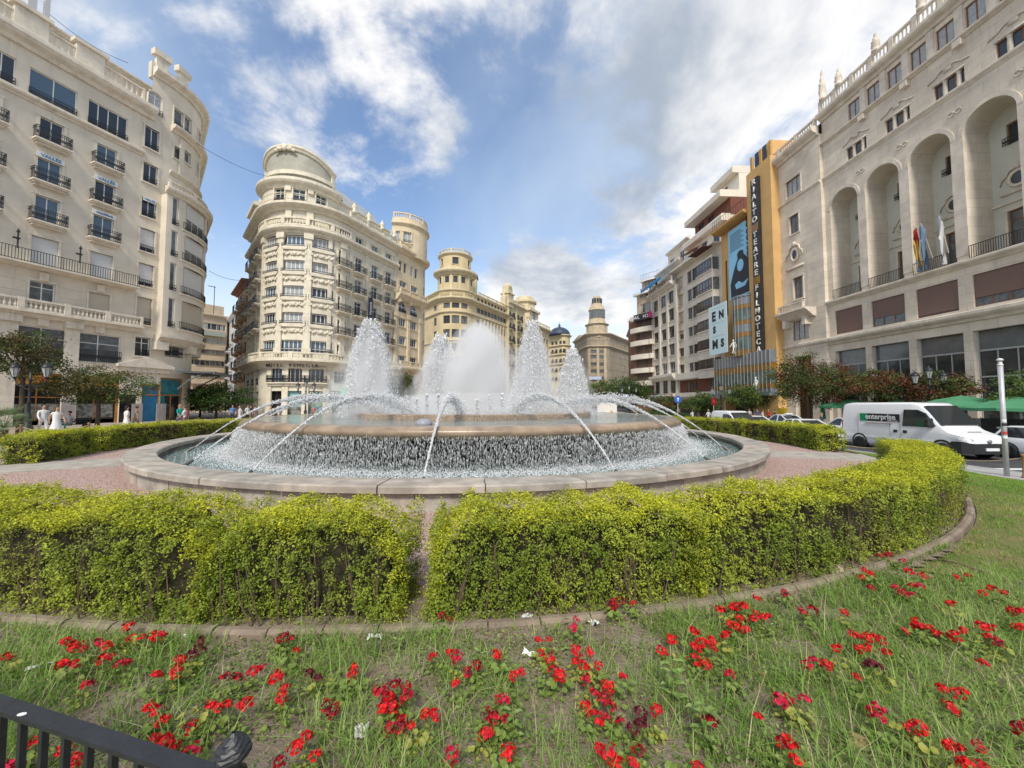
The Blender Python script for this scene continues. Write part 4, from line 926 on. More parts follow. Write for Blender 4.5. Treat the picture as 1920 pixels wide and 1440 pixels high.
            obj('railing', cached(('rail', round(w, 2), d, h), mkr), o, world=False)
        return o
    def grille(s, c, z, w, h=.75, out=.05, path=None):
        """iron guard across the foot of a window"""
        def mk():
            b = MB(); n = max(3, int(w / .14))
            for zz in (.05, h): b.box(-w / 2, w / 2, -.02, .02, zz - .02, zz + .02)
            for i in range(n + 1): x = -w / 2 + w * i / n; b.box(x - .013, x + .013, -.013, .013, 0, h)
            for i in range(n): x = -w / 2 + w * (i + .5) / n; b.box(x - .04, x + .04, -.01, .01, h * .35, h * .6)
            return b.mesh('window_guard', M_rail)
        return s.place('window_guard', cached(('gr', round(w, 2), round(h, 2)), mk), c, z, out, path)
    def balustrade(s, z, s0, s1, out=.3, h=.95, m=None, path=None, pier=2.6, step=.30):
        P = path or s.path; b = MB(); s.sweep('', z, [(-.10, 0), (.10, 0), (.10, .14), (-.10, .14)], s0, s1, out, None, P, b); s.sweep('', z, [(-.12, h - .16), (.12, h - .16), (.12, h), (-.12, h)], s0, s1, out, None, P, b)
        n = max(1, round((s1 - s0) / pier))
        for i in range(n + 1):
            c = s0 + (s1 - s0) * i / n; s.sweep('', z, [(-.14, .02), (.14, .02), (.14, h + .04), (-.14, h + .04)], max(c - .18, s0), min(c + .18, s1), out, None, P, b)
        k = int((s1 - s0) / step)
        for i in range(k):
            q = P.P(s0 + (i + .5) * (s1 - s0) / k, out, z); b.lathe([(.05, .14), (.09, .3), (.05, .5), (.045, .62), (.07, h - .16)], q, 6)
        return s.part('balustrade', b, m or s.tm)
    def iron_run(s, z, s0, s1, out=.8, h=1.0, path=None, step=.16):
        P = path or s.path; b = MB()
        for zz in (.08, h): s.sweep('', z, [(-.02, zz - .02), (.02, zz - .02), (.02, zz + .02), (-.02, zz + .02)], s0, s1, out, None, P, b)
        k = int((s1 - s0) / step)
        for i in range(k + 1):
            q = P.P(s0 + (s1 - s0) * i / k, out, z); b.box(q.x - .013, q.x + .013, q.y - .013, q.y + .013, z + .02, z + h)
        return s.part('railing', b, M_rail)
    def close(s, z, back, z0=None, m=None, path=None, roof=True):
        """back walls through the given plan points and a flat roof"""
        P = path or s.path; pts = [(q.x, q.y) for q in P.p]; back = [tuple(q) for q in back]; b = MB(); ring = [pts[-1]] + back + [pts[0]]; z0 = s.base if z0 is None else z0
        for (x0, y0), (x1, y1) in zip(ring[:-1], ring[1:]): b.add([(x0, y0, z0), (x1, y1, z0), (x1, y1, z), (x0, y0, z)], [(0, 1, 2, 3)])
        if roof: al = pts + back; b.add([(x, y, z - .02) for x, y in al], [tuple(range(len(al)))])
        return s.part('back_walls', b, m or s.wm)
    def text(s, body, size, c, z, out, m, path=None, name='lettering', extrude=.02, spacing=1.0, bold=0.0):
        me = text_mesh(body, size, m, extrude, spacing=spacing, bold=bold); return s.place(name, me, c, z, out, path)
    def curved_text(s, body, size, c, z, out, m, path=None, adv=.62, bold=.004):
        """letters set one by one along the facade line, built into one part"""
        P = path or s.path; t = c - adv * size * (len(body) - 1) / 2; b = MB()
        for ch in body:
            if ch != ' ':
                me = text_mesh(ch, size, m, .02, bold=bold); M_ = Matrix.Translation(P.P(t, out, z)) @ Matrix.Rotation(P.ang(t), 4, 'Z'); me.transform(M_)
                b.add([tuple(v.co) for v in me.vertices], [tuple(f.vertices) for f in me.polygons]); bpy.data.meshes.remove(me)
            t += adv * size
        return s.part('lettering', b, m)
def panel(b, c, out, z0, z1, w): pass
# ---------------------------------------------------------------- corner house with the bowed corner (left)
M_creamA = mat('cream render', (0.72, 0.65, 0.53), 0.85, var=.16, vscale=.5, stain=.5, stain_col=(.42, .35, .26), bump=.12, bscale=20)
M_creamA2 = mat('cream stone trim', (0.74, 0.67, 0.55), 0.8, var=.18, vscale=2, stain=.6, stain_col=(.32, .26, .20), bump=.15, bscale=20)
M_greystone = mat('grey plinth stone', (0.36, 0.33, 0.31), 0.7, var=.2, vscale=2)
M_sblue = mat('blue lettering', (0.05, 0.22, 0.42), 0.6); M_gilt = mat('amber timber', (0.42, 0.19, 0.045), 0.45, var=.3, vscale=6); M_amber = mat('amber shop fascia', (0.62, 0.30, 0.05), 0.5, var=.2, vscale=3)
M_darkshop = mat('dark shop glass', (0.018, 0.017, 0.018), 0.06, spec=.6); M_shopgoods = mat('clothes behind shop glass', (0.30, 0.31, 0.27), 0.4, var=.7, vscale=3.0, vcol2=(.05, .05, .045)); M_teal = mat('teal shop poster', (0.02, 0.24, 0.29), 0.35, var=.5, vscale=2.5, vcol2=(.03, .10, .13)); M_bluepost = mat('blue shop poster', (0.03, 0.19, 0.36), 0.35, var=.3, vscale=2)
M_lead = mat('lead grey metal', (0.16, 0.18, 0.19), 0.5, metal=.3)
p255 = at_y(255, 514, 36.0); dA = Vector((.339, .941)); nA = Vector((.941, -.339)); P0 = Vector((p255.x, p255.y))
P1 = P0 + dA * 1.9; rA = 5.4; cA = P1 - nA * rA
path = Path([tuple(P0 - dA * 26), tuple(P0 - dA * 8), tuple(P0)] + arc_pts(cA, rA, math.degrees(math.atan2(nA.y, nA.x)), 44, 18) + [tuple(Vector(arc_pts(cA, rA, 44, 44, 1)[0]) + Vector((-.69, .72)) * 16)])
A = Bld('corner_house', 'cream corner house with black iron balconies and a bowed glazed corner', path, M_creamA, M_creamA2)
za = lambda py: path.Z(97 - (py - 250) * .064, py)
s97, s200, s275 = path.S(97, 250), path.S(200, 300), path.S(276, 450); ds = s200 - s97; cols = [s97 - 2 * ds, s97 - ds, s97, s200]; sb0 = path.S(297, 500); sEnd = path.S(252, 510)
zTop = za(118); rows = [(za(272), za(228)), (za(347), za(302)), (za(420), za(371))]
for c in cols:
    for k, (zb, zt) in enumerate(rows):
        A.win(c, zb, 1.35, zt - zb, 2, 0, g=rnd.choice((0, 3, 0)), surround=.16)
        A.balcony(c, zb, 2.1, .65)
    A.win(c, za(497), 1.5, za(447) - za(497), 1, 0, g=1, blind=.97, surround=.14)
    A.win(c, za(568), 1.4, za(529) - za(568), 2, .72, g=rnd.choice((1, 2)), surround=.12, blind=0 if c == s97 else .96, bm=M_tblind)
    w = 2.7; A.win(c, za(196), w, za(150) - za(196), 2 if c == s97 else 4, g=3 if c == s97 else 0); A.grille(c, za(196), w, .5)
    z = za(671); A.win(c + .1, z, 3.0, za(613) - z, 2, .66, g=1, fm=M_white); A.grille(c + .1, z, 3.1, 1.05, .08)
    # shop front
    z1 = za(699); A.ops.append((c + .1, -.02, 3.2, z1 + .02, .5)); o = A.place('shop_window', MB().box(-1.6, 1.6, -.05, .05, .35, z1 - .9).mesh('shop_window', M_darkshop), c + .1, 0, -.35)
    b = MB(); b.box(-1.62, -1.45, -.2, .0, 0, z1); b.box(1.45, 1.62, -.2, .0, 0, z1); b.box(-1.6, 1.6, -.16, .0, z1 - .12, z1); b.box(-.03, .03, -.12, .0, .35, z1 - .9); b.box(-1.5, 1.5, -.12, 0, 2.2, 2.27); q = obj('shop_frame', b.mesh('shop_frame', M_gilt), o, world=False)
    q = obj('shop_sign', MB().box(-1.45, 1.45, -.14, .0, z1 - .9, z1 - .12).mesh('shop_sign', M_amber), o, world=False)
    q = obj('window_display', MB().box(-1.3, 1.3, -.075, -.05, .5, 1.7).mesh('window_display', M_shopgoods), o, world=False)
    if c == s97:
        b = MB(); b.lathe([(0, .16), (.10, .14), (.16, .06), (.17, -.04), (.12, -.14), (0, -.17)], (0.35, -.2, z1 - .5), 10); obj('emblem', b.mesh('emblem', mat('red emblem', (.6, .03, .02), .5)), o, world=False)
        t = obj('lettering', text_mesh('ESSO', .42, mat('dark brown letters', (.09, .04, .02), .5), .01), o, world=False); t.location = (-.5, -.155, z1 - .5)
for c, k, body in ((s97, 1, 'VALLÉS'), (s200, 1, 'VALLÉS'), (s200, 2, 'inmobiliaria')):
    zb, zt = rows[k]; A.place('sign_board', MB().box(-.78, .78, -.10, .0, 0, .42).mesh('sign_board', M_white), c, zt - .02, .06); A.text(body, .36 if k == 1 else .24, c, zt + .19, .17, M_sblue, bold=.006)
# long iron balcony and stone balustrade
zl = za(503); A.sweep('long_balcony', zl, [(0, -.30), (.35, -.26), (.75, -.12), (.95, -.10), (.95, .02), (0, .02)], cols[0] - 2.2, sEnd); A.iron_run(zl + .02, cols[0] - 2.2, sEnd, .88, 1.0)
zm = za(588); A.sweep('ledge', zm, [(0, -.45), (.3, -.42), (.45, -.15), (.8, -.1), (.8, .05), (0, .05)], 0, path.S(262, 600)); A.balustrade(zm + .05, cols[0] - 2, path.S(260, 600), .62, .9, step=.26)
for c in cols:
    for dx in (-ds / 2,):
        A.pilaster(c + dx + .1, .9, 0, zm - .9, .14); A.pilaster(c + dx + .1, 1.1, zm - .9, zm - .35, .42, name='console')
    A.pilaster(c, .5, za(527), za(512), .22, name='keystone'); A.pilaster(c + .1, .6, za(611), za(598), .22, name='keystone')
for c in cols[1:]:
    for dz in (za(570), za(551), za(532)): A.pilaster(c - ds / 2, 1.5, dz - .02, dz + .02, .03, name='groove_band')
# narrow bay at the end
rows275 = [(280, 241), (344, 309), (408, 375), (473, 431), (537, 496), (609, 559), (668, 633)]
zz275 = lambda py: path.Z(284 - (py - 260) * .035, py)
for k, (pb, pt_) in enumerate(rows275):
    zb, zt = zz275(pb), zz275(pt_); A.win(s275, zb, 1.15, zt - zb, 2 if k != 6 else 2, .7 if k == 6 else 0, g=rnd.choice((0, 1)), surround=.12, blind=(0, 0, 0, .8, .85, .95, 0)[k], bm=M_tblind if k == 5 else M_blind); A.grille(s275, zb, 1.2, .6)
zb, zt = zz275(342), zz275(300); A.place('sign_board', MB().box(-.5, .5, -.08, 0, 0, .36).mesh('sign_board', M_white), s275, zz275(380), .06); A.text('VALLÉS', .26, s275, zz275(380) + .18, .15, M_sblue, bold=.005)
A.win(s275 + .15, zz275(210), 1.15, zz275(170) - zz275(210), 2, 0, arch=.45, g=2); A.grille(s275 + .15, zz275(210), 1.2, .55)
# bow
zbb, zbt = path.Z(350, 640), path.Z(345, 386); bow = []; sbow1 = path.L - 8
c_w = path.S(352, 530)
for pb, pt_ in ((440, 391), (496, 451), (557, 509), (622, 572)):
    zb, zt = path.Z(352, pb + 2), path.Z(352, pt_ + 1)
    for k, c in enumerate((c_w - .2, c_w + 3.3, c_w + 6.8)):
        A.win(c, zb, 3.0, zt - zb, 3, 0, g=1, out=.9, ops=bow, depth=.6, blind=.55 if pb < 500 else .9, bm=M_tblind if pb > 560 else M_blind)
    A.win(sb0 + .7, zb, .5, zt - zb, 1, 0, g=1, out=.9, ops=bow, depth=.4); A.grille(sb0 + .7, zb, .6, .55, .95)
    A.iron_run(zb, c_w - 1.9, c_w + 8.6, .98, .7); A.sweep('sill_band', zb - .22, [(0, 0), (.10, 0), (.12, .16), (0, .18)], c_w - 2.0, c_w + 8.8, .9)
A.wall(zbb, zbt, sb0, c_w + 9.2, .9, bow, name='bow_wall')
A.sweep('bow_ledge', zbb, [(-.9, -.9), (-.5, -.8), (.1, -.25), (.28, -.18), (.28, .12), (-.9, .12)], sb0 - .2, c_w + 9.3, .9)
A.sweep('bow_cornice', zbt, prof(.5, .7), sb0 - .2, c_w + 9.3, .9); A.balustrade(zbt + .66, sb0 + .1, c_w + 9.0, .8, .8, step=.3)
for k in range(4): A.pilaster(sb0 + .2 + k * 3.2, 1.0, zbb - 1.4, zbb - .6, .8, name='console')
# upper drum over the bow
for px, pb, pt_ in ((334, 300, 277), (350, 306, 284), (334, 238, 206), (351, 252, 219)):
    c = path.S(px, pb); zb, zt = path.Z(px, pb), path.Z(px, pt_); A.win(c, zb, .95, zt - zb, 1, 0, g=1, surround=.1)
    if pb < 260: A.grille(c, zb, 1.0, .4)
for px in (334,):
    c = path.S(350, 306) + 2.2
    for k in range(2):
        for pb, pt_ in ((306, 284), (252, 219)): A.win(c + 2 * k, path.Z(350, pb), .95, path.Z(350, pt_) - path.Z(350, pb), 1, 0, g=1, surround=.1)
sd0 = path.S(318, 300); sCor = sEnd + .7
for px, py, d, h in ((345, 262, .7, .7), (345, 342, .35, .45), (340, 178, .75, .9)): A.sweep('cornice', path.Z(px, py), prof(d, h), sCor if py < 200 else sd0)
zD = path.Z(340, 158); sd1 = path.S(276, 130)
A.wall(path.Z(340, 178), zD + .5, sCor, path.L, -.25, [], name='attic_wall', thick=.5)
for c in (sCor + .8, sCor + 2.9):
    zq = zD + 1.3; A.pilaster(c, 1.0, zD - .5, zq, .35, base_out=-.45, name='finial_block'); A.pilaster(c, 1.5, zq, zq + .6, .65, base_out=-.6, name='finial_cap')
for k in range(3): A.pilaster(c_w - 1.6 + 3.1 * k, .45, path.Z(345, 335), path.Z(345, 265), .14)
# ground floor of the corner: pedimented door, entrance, glass canopy
for c, w in ((path.S(283, 760), 1.5), (path.S(322, 760), 2.4)):
    z1 = path.Z(322, 709 if w > 2 else 722); A.ops.append((c, -.02, w, z1 + .02, .4)); o = A.place('entrance', MB().box(-w / 2, w / 2, -.05, .05, 0, z1).mesh('entrance', M_teal if w > 2 else M_bluepost), c, 0, -.3)
    b = MB(); b.box(-w / 2, -w / 2 + .12, -.16, -.04, 0, z1); b.box(w / 2 - .12, w / 2, -.16, -.04, 0, z1); b.box(-w / 2, w / 2, -.15, -.04, z1 - .14, z1); b.box(-w / 2, w / 2, -.15, -.04, 2.5, 2.62)
    if w > 2: b.box(-.05, .05, -.15, -.04, 0, 2.5)
    obj('door_frame', b.mesh('door_frame', M_gilt), o, world=False)
    if w > 2: obj('door_leaf', MB().box(-.5, .95, -.09, -.05, .05, 2.45).mesh('door_leaf', M_darkshop), o, world=False)
c = path.S(240, 770); A.ops.append((c, -.02, 1.3, 2.6, .4)); A.place('dark_doorway', MB().box(-.65, .65, -.05, .05, 0, 2.6).mesh('dark_doorway', M_darkshop), c, 0, -.3)
c = path.S(272, 690); zp = path.Z(272, 690); b = MB(); b.prism([(-2.2, 0), (2.2, 0), (2.2, .25), (0, 1.05), (-2.2, .25)], -.5, 0); b.box(-1.9, 1.9, -.28, 0, -.45, 0); A.place('pediment', b.mesh('pediment', M_creamA2), c, zp, 0)
for k, px in enumerate((318,)):
    c = path.S(326, 650); z = path.Z(326, 668); A.win(c, z, 1.7, path.Z(326, 640) - z, 2, .5, g=0); A.grille(c, z - .1, 1.9, .95)
c = path.S(352, 700); zc = path.Z(352, 700); b = MB()
for i in range(9): x = -2.6 + i * .65; b.box(x - .04, x + .04, -3.2, 0, -.08, .04)
b.box(-2.7, 2.7, -3.2, -3.1, -.2, .08); b.box(-2.7, 2.7, -3.2, 0, .04, .07)
for x in (-2.4, 2.4): b.tube([(x, -.05, -1.8), (x, -.9, -.9), (x, -2.2, -.1)], .07, 5)
A.place('glass_canopy', b.mesh('glass_canopy', M_lead), c, zc, 0)
A.pilaster(path.S(256, 780), .8, 0, 1.7, .10, M_greystone, name='plinth'); A.pilaster(path.S(301, 780), .8, 0, 1.7, .10, M_greystone, name='plinth'); A.pilaster(path.S(125, 780), .8, 0, 2.0, .16, M_greystone, name='plinth')
A.wall(A.base, zTop, 0, sCor, name='wall'); A.wall(A.base, path.Z(345, 175), sCor, path.L, name='corner_wall')
# cornices, attic
A.sweep('ledge', za(212), prof(.4, .55), 0, sEnd + .2); A.sweep('main_cornice', za(124), prof(.85, 1.25), 0, sEnd + .9)
zc = za(124) + 1.2; A.balustrade(zc, 0, sEnd, .25, 1.25, pier=2 * ds, step=.38)
for c in cols: A.pilaster(c - ds * .45, 1.8, zc, zc + 1.7, .5, base_out=-.05, name='parapet_block'); A.pilaster(c - ds * .45, 2.2, zc + 1.7, zc + 2.0, .75, base_out=-.1, name='parapet_cap')
A.wall(zTop, za(36), 0, sEnd + 1.6, -2.0, [], name='setback_wall', thick=.4); A.sweep('setback_cornice', za(36), prof(.3, .5), 0, sEnd + 1.7, -2.0)
back = [tuple(path.p[-1] + Vector((-12, -6))), tuple(path.p[0] + Vector((-22, 4)))]
A.close(zTop, back)
b = MB(); b.box(-.25, .25, -.2, .2, 0, 1.9); b.box(.7, 1.0, -.15, .15, 0, 1.8); b.tube([(0, 0, -1), (0, 0, 0)], .05, 6); b.tube([(.85, 0, -1), (.85, 0, 0)], .05, 6); c = path.S(84, 10); A.place('roof_antenna', b.mesh('roof_antenna', mat('pale metal', (.5, .5, .5), .5)), c, za(36) + .9, -2.2)
# wall lanterns over the long balcony
for c in (cols[2] - ds * .5, cols[3] - ds * .5):
    b = MB(); b.tube([(0, -.9, .9), (0, -.9, 2.1)], .05, 6); b.box(-.25, .1, -1.0, -.8, 1.6, 1.7); b.lathe([(.05, 2.1), (.12, 2.15), (.02, 2.4)], (0, -.9, 0), 6); A.place('floodlight_bracket', b.mesh('floodlight_bracket', M_rail), c, zl, 0)

# ---------------------------------------------------------------- hotel with the round corner
M_creamB = mat('pale hotel render', (0.74, 0.69, 0.56), 0.85, var=.16, vscale=.5, stain=.5, stain_col=(.42, .38, .28), bump=.12, bscale=20)
M_creamB2 = mat('pale hotel trim', (0.76, 0.70, 0.56), 0.8, var=.2, vscale=1.6, stain=.6, stain_col=(.36, .30, .20), bump=.2, bscale=12)
M_drumgrey = mat('greyed drum render', (0.44, 0.43, 0.36), 0.9, var=.25, vscale=.7, stain=.4, stain_col=(.32, .30, .24))
cyB = 52.0; rB = .1093 * cyB; cB = Vector((-.444 * cyB - .759 * rB, cyB)); dR = Vector((.376, .926)); nR = Vector((.926, -.376)); dL = Vector((-.677, .736)); nL = Vector((-.736, -.677))
aL, aR = math.degrees(math.atan2(nL.y, nL.x)), math.degrees(math.atan2(nR.y, nR.x))
LB = 10.5; EL = cB + nL * rB + dL * LB; JR = cB + nR * rB
line = Path([tuple(JR), tuple(JR + dR * 80)]); sH = line.S(742, 600); ER = JR + dR * sH
path = Path([tuple(EL)] + arc_pts(cB, rB, aL, aR, 24) + [tuple(ER)])
B = Bld('hotel_building', 'pale round-cornered hotel with white glazed bays and a blank drum on top', path, M_creamB, M_creamB2)
s_arc0, s_arc1 = LB, path.S(640, 560); zb_ = lambda py: path.Z(549, py)
bays = [path.S(505, 600), path.S(549, 600), path.S(602, 600)]; rowsB = [(464, 440), (511, 487), (559, 535), (609, 585), (660, 637)]
for k, (pb, pt_) in enumerate(rowsB):
    for c in bays:
        zb, zt = zb_(pb), zb_(pt_); B.win(c, zb, 3.0, zt - zb, 6, .30, g=rnd.choice((0, 2, 3, 2)), depth=.55, fw=.11)
        B.grille(c, zb, 3.0, .5, .06)
    if k < 4:
        for c in bays:
            zq = zb_(pb + 12); b = MB(); b.prism([(-1.5, .25), (-1.2, 0), (1.2, 0), (1.5, .25), (1.1, .42), (-1.1, .42)], -.16, 0); B.place('sill_moulding', cached('sillm', lambda: b.mesh('sill_moulding', M_creamB2)), c, zq + .55, .0)
            def orn():
                q = MB(); rr_ = random.Random(4)
                for i in range(15): x = -1.3 + 2.6 * i / 14; q.ellipsoid((x, -.05, .35 + .12 * math.sin(i * 1.9)), (.13, .09, .14 + .05 * (i % 3)), 6, 4)
                q.ellipsoid((0, -.08, .38), (.28, .14, .26), 8, 5); return q.mesh('stucco_garland', M_creamB2, True)
            B.place('stucco_garland', cached('garland', orn), c, zq - .32, .03)
for k in range(4):
    c = (s_arc0 + .15, (bays[0] + bays[1]) / 2, (bays[1] + bays[2]) / 2, s_arc1 + .1)[k]; B.pilaster(c, .75, zb_(664), zb_(437), .22); B.pilaster(c, 1.0, zb_(447), zb_(437), .36, name='capital'); B.pilaster(c, .95, zb_(664), zb_(652), .34, name='pilaster_base')
# right-hand front
colR = [path.S(641, 560), path.S(671, 560), path.S(701, 570), path.S(727, 580)]; zr = lambda py: path.Z(641, py)
for c in colR:
    zb, zt = zr(450), zr(430); B.win(c, zb, 1.3, zt - zb, 2, 0, surround=.14)
    for pb, pt_ in ((503, 471), (545, 515), (588, 558), (631, 602)):
        zb, zt = zr(pb - 2), zr(pt_); B.win(c, zb, 1.3, zt - zb, 2, .75, surround=.13); B.balcony(c, zb, 2.1, .7, .95, bulge=.05)
    zb, zt = zr(666), zr(648); B.win(c, zb, 1.3, zt - zb, 2, 0, surround=.1)
    zb, zt = zr(719), zr(697); B.win(c, zb, 1.7, zt - zb, 3, .7); B.grille(c, zb, 1.8, .7)
    zt = zr(734); B.ops.append((c, -.02, 2.2, zt + .02, .4)); B.place('shop_window', MB().box(-1.1, 1.1, -.04, .04, 0, zt).mesh('shop_window', M_darkshop), c, 0, -.3)
for i in range(5):
    c = (colR[min(i, 3)] + (colR[min(i + 1, 3)] if i < 3 else colR[3])) / 2 if i < 3 else colR[3] + 1.6
    if i == 4: c = colR[0] - 1.75
    B.pilaster(c, .5, zr(668), zr(428), .12); B.pilaster(c, .8, zr(443), zr(428), .26, name='capital')
# left-hand front
for i in range(3):
    c = s_arc0 - 1.9 - i * 3.3
    for k, (pb, pt_) in enumerate(rowsB + [(719, 690)]):
        zb, zt = zb_(pb), zb_(pt_) + .4
        B.win(c, zb, 1.2, zt - zb, 2, .75, fm=M_white)
        if k < 4: B.balcony(c, zb, 2.0, .75, .95)
        elif k == 5: B.grille(c, zb, 1.3, .8)
    B.pilaster(c - 1.65, .5, 0, zb_(437), .14)
    zt = zb_(733); B.ops.append((c, -.02, 1.9, zt + .02, .4)); B.place('shop_window', cached('bshopl', lambda: MB().box(-.95, .95, -.04, .04, 0, zt).mesh('shop_window', M_darkshop)), c, 0, -.3)
# mezzanine and ground floor of the corner
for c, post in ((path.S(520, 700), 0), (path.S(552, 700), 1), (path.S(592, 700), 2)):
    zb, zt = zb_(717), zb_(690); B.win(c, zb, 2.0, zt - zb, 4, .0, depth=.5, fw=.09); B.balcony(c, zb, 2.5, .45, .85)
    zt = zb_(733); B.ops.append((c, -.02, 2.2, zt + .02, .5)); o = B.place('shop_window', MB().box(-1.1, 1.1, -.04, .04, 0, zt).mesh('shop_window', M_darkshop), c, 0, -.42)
    if post: obj('shop_poster', MB().box(-1.05, 1.05, -.07, -.045, zt - 1.9, zt - .05).mesh('shop_poster', mat('aqua shop poster', (.16, .42, .46), .4, var=.5, vscale=2.0, vcol2=(.30, .50, .46)) if post == 1 else mat('sage shop poster', (.30, .42, .35), .4, var=.3, vscale=2)), o, world=False); obj('window_display', MB().box(-1.05, 1.05, -.06, -.045, .2, 1.5).mesh('window_display', M_shopgoods if post == 1 else mat('glass with painted aqua reflection', (.18, .34, .36), .15, var=.6, vscale=2)), o, world=False)  # below the sage poster, an aqua reflection is painted into the panel's colour
for c in (path.S(507, 700), path.S(536, 700), path.S(573, 700), path.S(612, 700)): B.pilaster(c, .7, 0, zb_(686), .18); B.pilaster(c, .9, zb_(692), zb_(686), .3, name='capital')
zl = zb_(676); B.sweep('great_ledge', zl, [(0, -1.0), (.2, -.95), (.5, -.5), (1.1, -.2), (1.25, -.12), (1.25, .1), (0, .1)]); B.balustrade(zl + .1, 0, path.L, 1.1, .85, step=.34, pier=3.3)
B.curved_text('HOTEL VENECIA', .62, path.S(548, 683), zl - .62, .62, mat('dark letters', (.03, .03, .03), .5), adv=.70, bold=.012); B.curved_text('HHH', .3, path.S(517, 683) - .5, zl - .62, .62, mat('dark letters', (.03, .03, .03)), adv=.6); B.curved_text('PLAZA CENTRO', .22, path.S(594, 684), zl - .68, .62, mat('dark letters', (.03, .03, .03)), adv=.66)
# crowning storeys
B.sweep('cornice', zb_(437), prof(.7, .9)); B.balustrade(zb_(437) + .88, s_arc0 - 1, s_arc1 + 1, .45, .95, step=.32)
z2 = zb_(392); B.wall(B.base, z2, name='wall')
ops2 = []
for px in (526, 561, 602):
    c = path.S(px, 405); B.win(c, zb_(424), 1.5, zb_(401) - zb_(424), 2, 0, g=2, fw=.1)
for c in (path.S(543, 405), path.S(582, 405)): B.pilaster(c, .7, zb_(420), zb_(395), .3, name='stucco_bracket')
B.sweep('upper_cornice', z2 - .2, prof(1.0, 1.0))
q_ = at_y(572, 360, 51.2); cB2 = Vector((q_.x, q_.y)); ap = Path(arc_pts(cB2, 4.85, aL - 22, aR + 14, 26)); z3 = ap.Z(560, 350)
for px, pb, pt_ in ((524, 380, 358), (561, 379, 355), (603, 384, 358)):
    c = ap.S(px, 370); B.win(c, ap.Z(561, 380), 1.35, ap.Z(561, 355) - ap.Z(561, 380), 2, .6, path=ap, ops=ops2, surround=.14, depth=.4); B.grille(c, ap.Z(561, 380), 1.5, .45, .06, ap)
for px in (541, 582): B.pilaster(ap.S(px, 370), .6, ap.Z(561, 360), ap.Z(561, 349), .25, path=ap, name='stucco_bracket')
B.wall(z2, z3, path=ap, ops=ops2, name='drum_wall', thick=.5)
for dz in (.7, 1.4, 2.1): B.sweep('string_course', z2 + dz, [(0, 0), (.04, 0), (.04, .06), (0, .06)], path=ap)
B.sweep('drum_cornice', z3 - .2, prof(.75, 1.15), path=ap)
# blank drum with an arched top
bp = Path(arc_pts(cB2, 4.5, aL - 18, aR + 10, 30)); z4 = bp.Z(560, 333); zc_ = bp.Z(566, 281); zs_ = bp.Z(518, 303); b = MB(); vs = []; K = 40
for i in range(K + 1):
    t = bp.L * i / K; x = (i / K - .45) / .5; zt = zs_ + (zc_ - zs_) * max(0, 1 - abs(x) ** 2.2)
    for o_, z_ in ((0, z4 - .5), (0, zt), (-.6, zt), (-.6, z4 - .5)): vs.append(bp.P(t, o_, z_))
fs = []
for i in range(K):
    for j in range(4): fs.append((i * 4 + j, i * 4 + (j + 1) % 4, i * 4 + 4 + (j + 1) % 4, i * 4 + 4 + j)[::-1])
fs += [(0, 1, 2, 3), (K * 4 + 3, K * 4 + 2, K * 4 + 1, K * 4)]
b.add(vs, fs); B.part('blank_drum', b, M_drumgrey)
b = MB(); vs = []; fs = []; pr = [(-.05, -.35), (.18, -.30), (.3, -.05), (.42, .05), (.42, .28), (-.65, .32), (-.65, -.1)]
for i in range(K + 1):
    t = bp.L * i / K; x = (i / K - .45) / .5; zt = zs_ + (zc_ - zs_) * max(0, 1 - abs(x) ** 2.2); vs += [bp.P(t, o_, zt + z_) for o_, z_ in pr]
k = len(pr)
for i in range(K):
    for j in range(k): fs.append((i * k + j, i * k + (j + 1) % k, i * k + k + (j + 1) % k, i * k + k + j)[::-1])
b.add(vs, fs); B.part('arched_coping', b, M_creamB2)
c = bp.L * .45; b = MB(); b.ellipsoid((0, -.35, 0), (.35, .25, .45), 10, 6); b.ellipsoid((-.65, -.3, -.15), (.4, .18, .28), 8, 5); b.ellipsoid((.65, -.3, -.15), (.4, .18, .28), 8, 5); b.ellipsoid((-1.1, -.25, -.35), (.3, .15, .2), 8, 5); b.ellipsoid((1.1, -.25, -.35), (.3, .15, .2), 8, 5); B.place('scroll_ornament', b.mesh('scroll_ornament', M_creamB2, True), c, zc_ - .1, 0, bp)
B.sweep('drum_base', z4 + .3, [(0, 0), (.25, 0), (.25, .5), (0, .6)], path=bp)
for t in (.03, .97): B.pilaster(bp.L * t, .5, z4, zs_ - .2, .2, path=bp)
# roof line of the right-hand front
zp = z2 + .8; sp0 = s_arc1 + .6; B.wall(zp - .9, zp + 2.4, sp0, path.L, -1.6, [], name='parapet_wall', thick=.4); B.balustrade(zp, sp0 + .3, path.L - .2, .3, 1.0, step=.34, pier=3.6); B.sweep('parapet_cornice', zp + 2.3, prof(.3, .4), sp0, None, -1.6)
for i in range(4):
    c = sp0 + 1.0 + i * (path.L - sp0 - 2) / 3; b = MB(); b.lathe([(.30, 0), (.30, .3), (.15, .4), (.34, .75), (.30, 1.0), (.10, 1.15), (.16, 1.3), (0, 1.45)], (0, -.3, 1.0), 8); B.place('urn', b.mesh('urn', M_creamB2, True), c, zp, 0)
q = path.P(path.S(664, 380), -4, 0); b = MB(); b.box(-.8, .8, -.6, .6, zp, path.Z(664, 366)); b.box(-1.0, 1.0, -.8, .8, path.Z(664, 366), path.Z(664, 362) + .3, 1); o = obj('chimney', b.mesh('chimney', [M_creamB, M_darkf]), B.root); o.location = (q.x, q.y, 0); o.rotation_euler = (0, 0, path.ang(path.L - 1))
